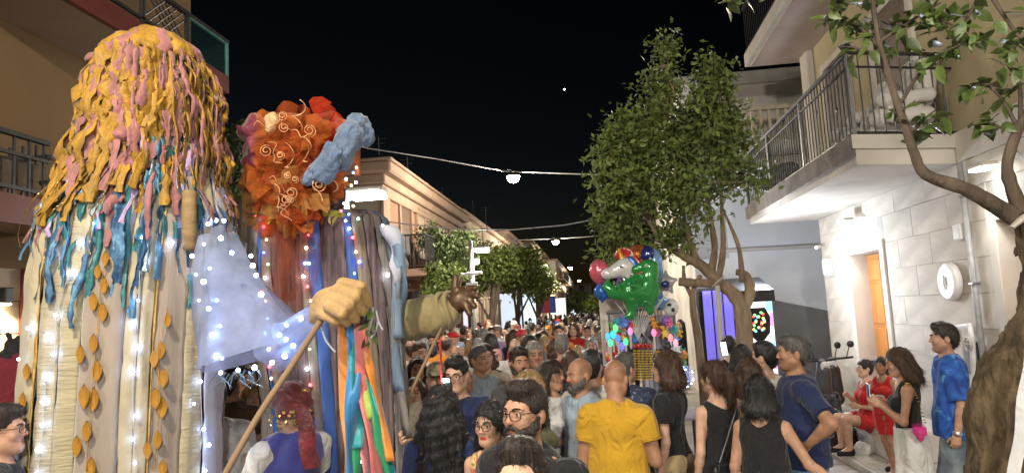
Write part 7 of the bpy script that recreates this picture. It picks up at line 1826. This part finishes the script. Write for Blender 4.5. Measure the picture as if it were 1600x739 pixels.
# yellow shirt
r_, I = P('bald man in a bright yellow tee seen from behind', 957, 556, 4.7, 172, tm=C['yellow'], bm=C['darkdenim'], bot='shorts', hair=None, hm='pepper', arms=('bent', 'bent'), w=1.02, hd=(-6, 24), skin='tan', seed=14)
P('man in dark printed navy tee with short greying hair behind the yellow tee', 974, 549, 5.8, 165, tm=NPRT, bm=DEN, bot='jeans', hair='short', hm='pepper', arms=('bent', 'phone'), skin='mid', w=1.08, hd=(-20, 0), seed=15)
P('woman with a brown bob in black tee and beige trousers looking left', 1038, 545, 5.5, -112, sex='f', tm=C['black'], bm=C['beige'], bot='wide', hair='bob', hm='auburn', arms=('down', 'swing'), skin='light', loose=.7, hd=(0, 0), seed=17, hem=.98)
r_, I = P('woman with a brown ponytail in a black tank top seen from behind', 1113, 560, 5.25, -142, sex='f', tm=C['black'], top='tank', bm=C['darkdenim'], bot='jeans', hair='pony', hm='auburn', arms=('down', 'down'), skin='light', hd=(8, 2), w=1.02, seed=18)
def sling_bag(I, label, pos, size, m_, strap_pts, sm=None, chain=False):
    t = thing('handbag', label, 'handbag', I['at'](pos)); W = I['W'].to_3x3()
    s = SDF(np.array([-size[0], -size[1], -size[2]]) * 1.5, np.array(size) * 1.5, max(.008, size[0] / 12)); s.cone((-size[0] * .6, 0, 0), (size[0] * .6, 0, 0), size[2] * .8, size[2] * .8, .02, (1, size[1] / size[2], 1)); v, f = s.mesh(); v = v @ np.array(W).T; local('bag_body', v, f, m_, t)
    m = MB().box((-size[0] * 1.05, -size[1] * .98 - .006, -size[2] * .1), (size[0] * 1.05, size[1] * .98 + .006, size[2] * .78), bev=.01); v, f, _ = m.data(); v = v @ np.array(W).T; local('flap', v, f, m_, t, False)
    pts = [I['at'](p) - ORG[t.name] for p in strap_pts]; p, rr = wob(pts, [.006] * len(pts), amp=0)
    if chain:
        lk = MB()
        for i in range(0, len(p) - 1, 1):
            for u in (0, .5): c = p[i] + (p[i + 1] - p[i]) * u; lk.lathe([(.006, -.004), (.012, 0), (.006, .004)], c, 6)
        v, f, _ = lk.data(); o = local('chain', v, f, sm, t)
    else: m = MB().tube(p, .007, 6, flat=.5); v, f, _ = m.data(); local('strap', v, f, sm or m_, t)
    return t
LEA = mat('black_leather', (.02, .02, .022), rough=.35, var=.2, bump=.2)
sling_bag(I, 'black crossbody bag on the back of the woman with the ponytail', (.10, .20, .98), (.10, .035, .08), LEA, [(.16, .17, 1.02), (.05, .17, 1.22), (-.09, .12, 1.42), (-.12, .02, 1.46), (-.08, -.12, 1.36)], mat('strap_steel', (.22, .22, .23), rough=.4))
r_, I = P('woman with a black bob, black tank top and floral skirt beside the ponytail woman', 1184, 582, 4.85, 168, sex='f', tm=C['black'], top='tank', bm=FLSK, bot='skirt', hair='bob', hm='black', arms=('down', ((.14, .0, -.25), (.20, .04, -.13))), skin='mid', w=1.10, seed=19, hd=(12, 0), fine='R', botz=.4)
P('woman with light brown hair and beige top half hidden behind the black bob', 1166, 556, 5.8, -150, sex='f', tm=C['beige'], hair='mid', hm='brown', bm=C['white'], skin='light', hd=(-20, 0), seed=20)
P('woman with long dark plum hair behind the ponytail woman', 1158, 536, 6.9, 170, sex='f', tm=C['black'], hair='long', hm='black', bm=C['black'], skin='light', seed=22, arms=('high', 'down'))
r_, I = P('heavy grey haired man in navy tee and jeans shorts, hand on his hip', 1236, 521, 5.5, -78, tm=C['navy'], bm=DEN, bot='shorts', botz=1.25, hair='short', hm='pepper', arms=('hip', 'down'), w=1.24, skin='tan', hd=(-4, 0), seed=23, fine='L', stubble=.3, sleeve=.75, hem=.84)
# group by the white wall
r_, I = P('woman in long white skirt and black top looking at her phone, brown hair', 1406, 540, 6.0, -86, .10, sex='f', tm=C['black'], top='tank', bm=C['white'], bot='long_skirt', hair='mid', hm='brown', arms=('phone', 'phone'), skin='mid', hd=(0, 14), seed=25, fine='LR', stride=.3, botz=.06, hem=1.02)
phone(I['palm']('R', .10, .03) + Vector((-.02, -.0, .04)), 80, 'phone in a red case in the hands of the woman in white skirt', None, 0)
sling_bag(I, 'shiny pink handbag on a gold chain beside the woman in white skirt', (.20, .06, 1.03), (.105, .04, .075), mat('pink_patent', (.58, .04, .22), rough=.2, var=.12, scale=12, bump=.4, coat=.5), [(.16, -.04, 1.10), (.185, -.03, 1.3), (.13, .01, 1.45), (.16, .07, 1.36), (.22, .12, 1.10)], mat('gold_chain', (.75, .5, .15), rough=.25, metal=.9, bump=0), True)
r_, I = P('man in a blue tie dye tee and denim shorts walking left by the white wall', 1472, 502, 6.3, -82, .10, tm=TIE, bm=mat('denim_patch', (.04, .08, .16), rough=.9, var=.6, scale=5, bump=.3, col2=(.30, .36, .38)), bot='shorts', botz=1.02, hair='fade', hm='dark', arms=('down', 'down'), w=1.04, skin='mid', hd=(-4, 0), seed=26, fine='L', stride=.35, hair_as='shaved', off=.024, sleeve=.9, stubble=.3, hem=.80)
m = MB().lathe([(.036, -.016), (.040, 0), (.036, .016), (.032, 0), (.036, -.016)], n=14, axis=tuple(np.array(I['J']['L']['wr'] - I['J']['L']['el']))); v, f, _ = m.data()
local('wristwatch', (v + I['J']['L']['wr']) * I['S'], f, mat('watch_steel', (.5, .5, .52), rough=.3, metal=.8, bump=0), r_)
r_, I = P('girl in a red sports vest and red shorts standing by the white wall', 1375, 556, 8.3, -30, .10, sex='f', tm=C['red'], top='tank', bm=C['red'], bot='shorts', botz=.75, hair='pony', hm='dark', arms=('bent', 'phone'), skin='tan', w=.92, seed=27, shoes=C['black'], stride=.4, hd=(10, 5))
s_ = I['S']; wn = MB().box((-.07, -.128, 1.17), (.07, -.121, 1.20)).box((-.075, -.126, 1.10), (-.05, -.119, 1.168)).box((.05, -.126, 1.10), (.075, -.119, 1.168)); v, f, _ = wn.data(); local('vest_print', v * s_, f, C['white'], r_, False)
for sd_ in (-1, 1): m = MB().box((sd_ * .145 - .012, -.06, .60), (sd_ * .145 + .012, .03, .63)); v, f, _ = m.data(); local('shorts_stripe', v * s_, f, C['white'], r_, False)
pseat = PZ(1352, 690, .10); sx, sy = PX(1350, 640, 3.72).x, 9.4
lp = PY(1350, 571, 9.4)
r_, I = person('seated girl in a red dress with dark hair and black sandals by the white wall', (lp.x, 9.4, .10), -62 - 22, 1.55, sex='f', sit=True, tm=C['red'], top='dress', bot=None, hair='bun', hm='black', arms=('bent', 'phone'), skin='light', seed=28, shoes=C['black'], fine='LR')
bn_ = obj('stone_bench', MB().box((lp.x - .02, 8.7, .10), (XR - .25, 10.4, .46), bev=.03), M_stone); tag(bn_, 'low pale stone bench under the seated girl', 'bench')
def soft_bag(label, px, py, y, r, m_, hm_=None):
    p = PY(px, py, y); t = thing('bag', label, 'bag', (p.x, p.y, .10)); c = Vector((p.x, p.y, .10 + r * .8)); s = SDF(c - Vector((r * 1.6,) * 3), c + Vector((r * 1.6,) * 3), r / 10)
    s.ell(c, (r * 1.15, r * .8, r)); s.ripple(.03, 18, int(px)); s.ripple(.012, 45, int(px)); s.plane((0, 0, -1), (0, 0, .10)); v, f = s.mesh(); obj('bag_body', (v, f), m_, t, smooth=True)
    if r > .13: obj('handle', MB().tube([c + Vector((r * .7 * math.cos(a), 0, r * .75 + r * .7 * math.sin(a))) for a in np.linspace(0, math.pi, 10)], .012, 6), m_, t, smooth=True)
soft_bag('teal bag on the pavement beside the seated girl', 1305, 650, 10.0, .2, C['teal']); soft_bag('black rucksack left of the seated girl', 1316, 660, 9.6, .14, C['black']); soft_bag('crumpled white plastic bag by the feet of the seated girl', 1348, 682, 9.3, .085, C['white']); soft_bag('pink bag peeping out behind the navy shirted man', 1296, 630, 10.2, .2, C['salmon'])
# at the left
r_, I = P('puppet bearer in a dark red sequined turban, blue waistcoat and white shirt seen from behind', 452, 600, 4.1, 205, tm=C['white'], top='shirt', bm=C['black'], hair='turban', hm=mat('turban_red', (.13, .012, .016), rough=.4, var=.7, scale=14, bump=.8, sheen=.4, bscale=40), skin='mid', seed=30, w=1.04, arms=('front', 'front'))
s = SDF((-.35, -.3, .85), (.35, .3, 1.5), .014); torso(s, 'm', 1.04, .034, I['J'], neck=False)
for x in (-1, 1): s.ell((x * .24, 0, 1.385), (.085, .16, .12), .02, 'sub')
s.ell((0, -.04, 1.51), (.09, .12, .10), .02, 'sub'); s.ripple(.005, 18, 3); v, f = s.mesh(); local('waistcoat', v * I['S'], f, mat('blue_velvet', (.03, .035, .22), rough=.6, var=.2, scale=8, bump=.3, sheen=.6), r_)
g = random.Random(3)
for k in range(46):
    a = g.uniform(-1.4, 1.4); z = g.choice((1.60, 1.575, 1.62, 1.73, 1.76)); r = .125 if z > 1.65 else .118
    p = I['head']((r * math.sin(a), .02 + r * math.cos(a), z + g.uniform(-.01, .01))) - Vector(r_.location)
    o = bpy.data.objects.new('coin', None) if False else None
coin = piece_mesh('coin', MB().lathe([(0, .003), (.010, .002), (.011, 0), (0, -.003)], n=8, axis=(0, 1, 0)), mat('coin_gold', (.75, .5, .2), rough=.2, metal=.9, bump=0))
for k in range(60):
    a = g.uniform(-1.7, 1.7); z = g.choice((1.60, 1.57, 1.545, 1.62, 1.74)); r = .138
    o = bpy.data.objects.new('coin', coin); COL.objects.link(o); o.parent = r_; q_ = np.array([r * math.sin(a), .02 + r * math.cos(a) * .95, z]); o.location = q_ * I['S']; o.rotation_euler = (g.uniform(-.4, .4), g.uniform(-.4, .4), -a)
gr = []
for i in range(18):
    u = i / 17; c = PY(468 + 22 * u + 3 * math.sin(u * 6), 630 + 100 * u, 3.92); a = (R1 * (.035 + .02 * u) + F1 * .02 * math.sin(5 * u)); gr.append([tuple(c - a), tuple(c + F1 * .012), tuple(c + a)])
o = obj('turban_tail', MB().sheet(np.array(gr)), _MC['turban_red'], r_, smooth=True); v = np.empty(len(o.data.vertices) * 3); o.data.vertices.foreach_get('co', v); v = v.reshape(-1, 3) @ np.array(Matrix.Rotation(-r_.rotation_euler[2], 3, 'Z')).T; o.data.vertices.foreach_set('co', v.ravel())
P('man in a brown tee with dark hair between the two puppets, seen from behind', 358, 570, 5.3, 160, tm=C['brown'], bm=C['black'], hair='short', hm='black', skin='mid', seed=31, w=1.1)
P('blond woman in a white top watching between the puppets', 396, 596, 5.5, 5, sex='f', tm=C['cream'], top='blouse', hair='mid', hm='blond', bm=C['white'], skin='light', seed=32, lips=(.8, .4, .38))
P('dark haired man behind the blond woman, left of the purple cloak', 384, 570, 6.4, 15, tm=C['charcoal'], hair='short', hm='black', bm=C['black'], skin='mid', seed=33)
P('helper in a white tee beside the pale puppet dress', 334, 588, 4.6, 190, tm=C['white'], hair='short', hm='black', bm=C['black'], skin='light', seed=34, arms=('down', 'down'), w=1.05)
P('man with glasses and short dark hair at the left edge', 4, 628, 3.3, 80, tm=C['black'], hair='short', hm='dark', bm=C['black'], skin='mid', glasses=True, seed=35, hd=(-10, 0))
p = PY(18, 545, 5.2); t = thing('animal_puppet', 'black long eared animal puppet with a red cloth at the left edge', 'puppet', (p.x, p.y, 0))
q_ = lambda x, y, d=0.0: PY(x, y, 5.2 + d); s = SDF(p - Vector((.35, .35, .4)), p + Vector((.35, .35, .4)), .014)
s.cone(q_(22, 545), q_(10, 560, -.08), .07, .045, .04); s.cone(q_(22, 548), q_(28, 570), .07, .08, .04); s.cone(q_(20, 538), q_(12, 523), .035, .015, .02); s.cone(q_(25, 540), q_(28, 526), .03, .012, .02); s.cone(q_(8, 552, .1), q_(5, 572, .1), .03, .04, .02); s.ripple(.01, 40, 3); v, f = s.mesh(); obj('head', (v, f), mat('black_fur', (.015, .014, .014), rough=.8, bump=1, bscale=60), t, smooth=True)
s = SDF((p.x - .4, p.y - .4, 0), (p.x + .4, p.y + .4, p.z), .03); s.cone(q_(22, 575), (p.x, p.y, .05), .13, .28); s.ripple(.02, 14, 2, (1, 1, .2)); s.plane((0, 0, -1), (0, 0, .01)); v, f = s.mesh(); obj('body', (v, f), C['wine'], t, smooth=True)
# ---- middle distance: one of each kind is built, the others are copies with their own clothes
def copy_person(src, label, loc, rz, scale, mats, group):
    r = src.copy(); COL.objects.link(r); r.location = loc; r.rotation_euler = (0, 0, rz); r.scale = (scale,) * 3; r['label'] = label
    if group: r['group'] = group
    elif 'group' in r: del r['group']
    for ch in src.children:
        c = ch.copy(); COL.objects.link(c); c.parent = r
        nm = ch.name.split('.')[0]; key = {'body': 'skin', 'hair': 'hair'}.get(nm, 'bot' if nm in ('jeans', 'shorts', 'skirt', 'trousers') else 'top')
        if key in mats and mats[key]: c.material_slots[0].link = 'OBJECT'; c.material_slots[0].material = mats[key]
    return r
T_ = {}
def tmpl(key, **kw):
    T_[key] = dict(kw=kw, root=None, h=None)
tmpl('m_short', sex='m', hair='short', top='tee', bot='jeans', arms=('down', 'swing'))
tmpl('m_bent', sex='m', hair='short', top='tee', bot='shorts', arms=('bent', 'down'), w=1.12)
tmpl('m_bald', sex='m', hair='ring', top='tee', bot='jeans', arms=('swing', 'down'), w=1.1)
tmpl('m_polo', sex='m', hair='fade', top='shirt', bot='jeans', arms=('fold', 'phone'))
tmpl('m_cap', sex='m', hair='cap', top='tee', bot='shorts', arms=('down', 'down'))
tmpl('f_long', sex='f', hair='long', top='tee', bot='jeans', arms=('down', 'bent'))
tmpl('f_mid', sex='f', hair='mid', top='blouse', bot='skirt', arms=('fold', 'down'))
tmpl('f_bob', sex='f', hair='bob', top='tank', bot='jeans', arms=('swing', 'down'), w=1.1)
tmpl('f_curly', sex='f', hair='curly', top='blouse', bot='trousers', arms=('bent', 'fold'), w=1.08)
tmpl('f_pony', sex='f', hair='pony', top='tank', bot='shorts', arms=('down', 'phone'))
SK = ['light', 'mid', 'tan']
def mid(label, px, py, y, face, key, top, bot='darkdenim', hair='dark', skin='mid', group=None):
    ht = (1.74 if key[0] == 'm' else 1.63) + .05 * math.sin(px * 1.7)
    pz = PZ(px, py, ht); y = pz.y if 0 < pz.y < 19 else 19
    loc, hh = stand(px, py, y); az = math.degrees(math.atan2(loc[0], loc[1]))
    hh = hh / 1.012
    if not 1.4 < hh < 1.95: print('HEIGHT', label, round(hh, 2), y)
    T = T_[key]; hm_ = C[hair] if key == 'm_cap' else hair_mat(hair)
    if T['root'] is None:
        T['root'], _ = person(label, loc, face - az, hh, lod=1, tm=C[top], bm=C[bot], hm=hm_, skin=skin, group=group, seed=sum(map(ord, key)), **T['kw']); T['h'] = hh
        return T['root']
    return copy_person(T['root'], label, loc, math.radians(face - az), hh / T['h'], dict(skin=skin_mat(skin), hair=hm_, top=C[top], bot=C[bot]), group)
mid('dark haired woman in a wine red top by the striped cloak', 651, 556, 5.0, 5, 'f_long', 'wine', hair='dark', skin='light')
mid('woman in a grey tee at the very edge of the striped cloak', 646, 588, 4.4, -10, 'f_mid', 'grey', 'black', 'brown', 'light')
mid('woman in a beige cap facing the camera behind the red strap', 682, 562, 5.0, 0, 'm_cap', 'cream', 'beige', 'khaki', 'light')
mid('man in an olive tee left of the red strap', 674, 520, 7.2, 5, 'm_short', 'olive', hair='dark')
mid('woman with brown bob and a navy top near the lamp post', 728, 508, 9.4, 0, 'f_bob', 'navy', hair='auburn', skin='light')
mid('tanned man in a grey blue tee with greying hair looking right', 747, 537, 5.5, 48, 'm_bent', 'greyblue', 'darkdenim', 'pepper', 'tan')
mid('bald man in a white tee behind the man with the phone light', 712, 537, 6.3, 5, 'm_bald', 'white', hair='grey')
mid('smiling woman in a bright red top', 753, 519, 7.3, 12, 'f_mid', 'red', 'black', 'brown', 'light')
mid('man in a white tee with a dark shoulder strap behind the woman in red', 772, 511, 8.2, 10, 'm_short', 'white', hair='black')
P('smiling man with dark beard in a grey tee in the middle of the crowd', 810, 540, 6.0, 18, tm=C['grey'], bm=C['darkdenim'], hair='short', hm='dark', beard='dark', skin='tan', w=1.06, seed=41, arms=('bent', 'down'))
mid('balding man in white behind the smiling bearded man', 804, 527, 6.6, 0, 'm_bald', 'white', 'beige', 'grey', 'light')
P('laughing woman with dark hair in a pale pink blouse', 827, 521, 8.6, 15, sex='f', tm=C['pink'], top='blouse', bm=C['white'], hair='mid', hm='dark', skin='light', seed=42, arms=('bent', 'fold'), lips=(.8, .3, .3))
P('woman with light brown hair looking right just behind the bearded man in glasses', 829, 576, 4.9, 62, sex='f', tm=C['olive'], top='tee', bm=C['black'], hair='bob', hm='blond', skin='light', seed=43)
r_, I = P('woman with dark curly hair in a white blouse with a black shoulder strap', 860, 559, 5.6, 60, sex='f', tm=C['white'], top='blouse', bm=C['beige'], hair='curly', hm='dark', skin='mid', seed=44, arms=('fold', 'bent'), w=1.1, fine='LR')
sling_bag(I, 'black bag at the side of the woman in the white blouse', (-.16, -.12, .93), (.11, .05, .10), LEA, [(-.15, -.12, 1.02), (-.05, -.17, 1.22), (.08, -.13, 1.42), (.10, .03, 1.46)])
P('bald man with a grey beard in a light blue shirt looking left', 905, 556, 5.3, -58, tm=C['lightblue'], top='shirt', bm=C['darkdenim'], hair=None, hm='pepper', beard='pepper', skin='tan', seed=45, w=1.08, hd=(0, 4))
mid('man with black hair seen from behind in a white tee beside the blue shirt', 922, 543, 5.0, 178, 'm_short', 'white', hair='black')
mid('blond woman seen from behind in a black top', 850, 522, 7.2, 178, 'f_bob', 'black', 'black', 'blond', 'light')
mid('woman with short brown hair and white blouse seen from behind', 866, 528, 6.4, 172, 'f_curly', 'white', 'beige', 'auburn', 'light')
mid('grey haired man seen from behind in a bright red tee', 877, 520, 6.9, 176, 'm_bent', 'red', 'denim', 'grey', 'mid')
mid('woman with short blond curls and cream blouse seen from behind', 904, 538, 5.9, 165, 'f_curly', 'cream', 'white', 'blond', 'light')
mid('auburn haired woman in a dark top behind the bald man in light blue', 891, 545, 5.4, 178, 'f_mid', 'charcoal', 'black', 'auburn', 'light')
r2_ = mid('man in a white tee looking down at the left end of the stall', 942, 506, 7.1, -15, 'm_polo', 'white', 'khaki', 'dark', 'tan')
mid('woman in a lime top with long fair hair near the bronze hand', 731, 528, 6.9, 175, 'f_long', 'lime', 'darkdenim', 'blond', 'light')
mid('man in a salmon pink tee left of the lamp post', 698, 516, 8.0, 170, 'm_bent', 'salmon', 'denim', 'brown', 'tan')
mid('man in a denim blue tee half hidden by the balloon sleeve', 655, 532, 7.0, 30, 'm_short', 'denim', 'darkdenim', 'brown', 'light')
mid('boy in a dark cap and red tee right of the white tee', 814, 513, 9.0, 8, 'm_cap', 'red', 'black', 'charcoal', 'tan')
mid('person in a yellow cap and white tee far in the crowd', 803, 500, 12.0, 175, 'm_cap', 'white', 'denim', 'yellow', 'mid')
mid('man with black hair and black tee seen from behind far in the crowd', 857, 498, 12.0, 178, 'm_short', 'black', 'charcoal', 'black', 'mid')
mid('man in a white tee with dark hair seen from behind left of the black tee', 830, 503, 10.5, 180, 'm_polo', 'white', 'darkdenim', 'black', 'mid')
mid('man in a pale yellow shirt near the white board of the stall', 921, 498, 11.0, 172, 'm_polo', 'paleyellow', 'beige', 'grey', 'light')
mid('man in a dark grey tee just left of the stall', 931, 503, 9.8, 180, 'm_bent', 'charcoal', 'black', 'brown', 'mid')
mid('red haired woman in white far left by the lamp post', 762, 499, 13.0, 20, 'f_curly', 'white', 'white', 'red', 'light')
mid('woman with a white bob and cream top before the pale yellow shirt', 897, 515, 8.4, 176, 'f_bob', 'cream', 'white', 'white', 'light')
mid('stall keeper in a dark tee behind the hanging toys', 983, 500, 9.4, 0, 'm_short', 'charcoal', 'black', 'black', 'tan')
mid('woman with long black hair and black top standing right of the stall', 1062, 498, 9.3, -30, 'f_long', 'black', 'black', 'black', 'light')
r_ = mid('woman with a lit phone raised in front of the purple booth', 1136, 522, 7.8, -150, 'f_pony', 'black', 'black', 'black', 'light')
mid('dark haired man in white seen from the side behind the heavy man in navy', 1192, 530, 5.6, -120, 'm_bent', 'white', 'black', 'black', 'light')
mid('woman in a white strappy top by the arcade cabinet', 1216, 490, 10.5, -20, 'f_long', 'cream', 'white', 'dark', 'light')
phone(PY(1131, 545, 7.6), 20, 'lit phone raised by the woman in front of the purple booth')
phone(PY(1023, 612, 3.9) if False else PY(976, 604, 5.2), 160, 'lit phone held by the man in the printed navy tee')
# ---- the rest of the crowd up the street
taken = [tuple(o.location[:2]) for o in COL.objects if o.parent is None and o.name.startswith('person')]
g = random.Random(77); tops = ['white', 'white', 'black', 'cream', 'grey', 'navy', 'red', 'pink', 'lightblue', 'paleyellow', 'charcoal', 'beige', 'olive', 'royal', 'wine', 'teal', 'salmon', 'greyblue', 'lilac', 'khaki', 'orange']
hairs = ['dark', 'black', 'brown', 'dark', 'grey', 'blond', 'auburn', 'pepper', 'brown']
words_ = {'m_short': 'man with short %s hair in %s', 'm_bent': 'stocky man with %s hair in %s', 'm_bald': 'balding man with %s hair in %s', 'm_polo': 'man with %s hair and %s collared shirt', 'm_cap': 'man in a cap%.0s and %s tee', 'f_long': 'woman with long %s hair in %s', 'f_mid': 'woman with shoulder length %s hair in %s', 'f_bob': 'woman with a %s bob in %s', 'f_curly': 'woman with curly %s hair in %s', 'f_pony': 'woman with a %s ponytail in %s'}
made, tries, seen_ = 0, 0, {}
band = lambda y: 'in the near crowd' if y < 9 else ('midway up the street' if y < 15 else 'far up the street')
for (ya, yb, want, gap) in ((6.2, 9.0, 16, .55), (9.0, 15.0, 62, .55), (15.0, 24, 70, .65)):
    k = 0; tries = 0
    while k < want and tries < 6000:
        tries += 1; y = g.uniform(ya, yb); x = g.uniform(-4.6, 1.6 if y > 9 else .2)
        if y < 9 and not (-3.6 < x < -.1): continue
        px, py = pix((x, y, 1.7))
        if not (640 < px < 945) or abs(x - a1.x) < .35 and abs(y - a1.y) < .4: continue
        if any((x - a_) ** 2 + (y - b_) ** 2 < gap ** 2 for a_, b_ in taken): continue
        if y < 8 and px < 700 : continue
        taken.append((x, y)); key = g.choice(list(T_)); top = g.choice(tops); hr = g.choice(hairs); h = g.uniform(1.55, 1.80); face = g.choice((0, 10, -15, 175, 185, 170, 160, 90, -90, 200))
        az = math.degrees(math.atan2(x, y)); tn = {'lightblue': 'light blue', 'paleyellow': 'pale yellow', 'greyblue': 'grey blue'}.get(top, top); lab = '%s, %s, %s' % (words_[key] % ({'pepper': 'greying'}.get(hr, hr), tn), 'seen from behind' if abs(face) > 120 else ('in profile' if abs(face) > 60 else 'coming this way'), band(y))
        if lab in seen_: continue
        seen_[lab] = 1
        copy_person(T_[key]['root'], lab, (x, y, 0), math.radians(face - az), h / T_[key]['h'], dict(skin=skin_mat(g.choice(SK)), hair=C['charcoal'] if key == 'm_cap' else hair_mat(hr), top=C[top], bot=C[g.choice(('darkdenim', 'denim', 'black', 'beige', 'white', 'khaki'))]), 'people in the packed crowd'); k += 1
# far crowd: single meshes, a head and shoulders each at most a few pixels
def far_mesh(key):
    me = bpy.data.meshes.new('far_person'); V, F, FM, n = [], [], [], 0; R = T_[key]['root']
    for ch in R.children:
        nm = ch.name.split('.')[0]; k = {'body': 0, 'hair': 1}.get(nm, 3 if nm in ('jeans', 'shorts', 'skirt', 'trousers') else 2)
        co = np.empty(len(ch.data.vertices) * 3, np.float32); ch.data.vertices.foreach_get('co', co); co = co.reshape(-1, 3)
        fc = np.array([p.vertices[:] for p in ch.data.polygons]); 
        # cluster vertices on a coarse grid
        q_ = np.round(co / .055).astype(int); u, inv = np.unique(q_, axis=0, return_inverse=True); inv = inv.ravel()
        cc = np.zeros((len(u), 3)); np.add.at(cc, inv, co); cc /= np.bincount(inv)[:, None]
        ff = inv[fc]; seen = set()
        for a in ff:
            b = list(dict.fromkeys(a.tolist()))
            if len(b) >= 3:
                kf = tuple(sorted(b))
                if kf not in seen: seen.add(kf); F.append([i + n for i in b]); FM.append(k)
        V.append(cc); n += len(cc)
    me = mesh_from('far_person', np.vstack(V), F, True, FM)
    for m_ in (skin_mat('mid'), hair_mat('dark'), C['white'], C['black']): me.materials.append(m_)
    return me
FM_ = {k: far_mesh(k) for k in ('m_short', 'm_bald', 'f_long', 'f_bob', 'f_curly', 'm_polo')}
k = 0; tries = 0
while k < 95 and tries < 8000:
    tries += 1; y = 24 + 34 * g.random() ** 1.3; x = g.uniform(-5.0, 3.6); px, py = pix((x, y, 1.7))
    if not (655 < px < 945) or any((x - a_) ** 2 + (y - b_) ** 2 < .8 ** 2 for a_, b_ in taken): continue
    taken.append((x, y)); key = g.choice(list(FM_)); o = bpy.data.objects.new('person', FM_[key]); COL.objects.link(o); o.location = (x, y, 0); o.rotation_euler[2] = math.radians(g.choice((0, 20, 170, 190, 90))); o.scale = (g.uniform(.93, 1.05),) * 3
    for i, m_ in enumerate((skin_mat(g.choice(SK)), hair_mat(g.choice(hairs)), C[g.choice(tops)], C[g.choice(('darkdenim', 'black', 'beige'))])): o.material_slots[i].link = 'OBJECT'; o.material_slots[i].material = m_
    tag(o, 'tiny figure deep in the packed crowd at the far end of the street', 'person', 'people at the far end of the street'); k += 1
me = bpy.data.meshes.new('far_crowd'); V, F, FMm, n = [], [], [], 0
srcs = []
for key, m_ in FM_.items():
    co = np.empty(len(m_.vertices) * 3, np.float32); m_.vertices.foreach_get('co', co); co = co.reshape(-1, 3); srcs.append(co[np.lexsort((co[:, 2],))] if False else (co, [tuple(p.vertices) for p in m_.polygons], [p.material_index for p in m_.polygons]))
for i in range(60):
    co, fc, fm = srcs[i % len(srcs)]; a = g.uniform(0, 6.28); c, s_ = math.cos(a), math.sin(a); R = np.array([[c, -s_, 0], [s_, c, 0], [0, 0, 1]])
    V.append(co @ R.T * g.uniform(.94, 1.05) + [g.uniform(-5, 4), g.uniform(60, 140), 0]); F += [tuple(j + n for j in p) for p in fc]; b_i = g.randrange(4); FMm += [f_ if f_ < 2 else 2 + (f_ + b_i) % 4 for f_ in fm]; n += len(co)
me = mesh_from('far_crowd', np.vstack(V), F, True, FMm)
for m_ in (skin_mat('mid'), hair_mat('dark'), C['white'], C['black'], C['red'], C['cream']): me.materials.append(m_)
o = link('far_crowd', me); tag(o, 'mass of tiny people where the street closes', 'crowd', kind='stuff')
# a single bright point in the sky
sp_ = CAM + ray(882, 140) * 300; o = obj('star', MB().lathe([(0, -.45), (.3, -.2), (.4, 0), (.3, .2), (0, .45)], tuple(sp_), 8), glow('star_white', (.9, .95, 1), 6)); tag(o, 'single bright point in the black sky over the street', 'star')
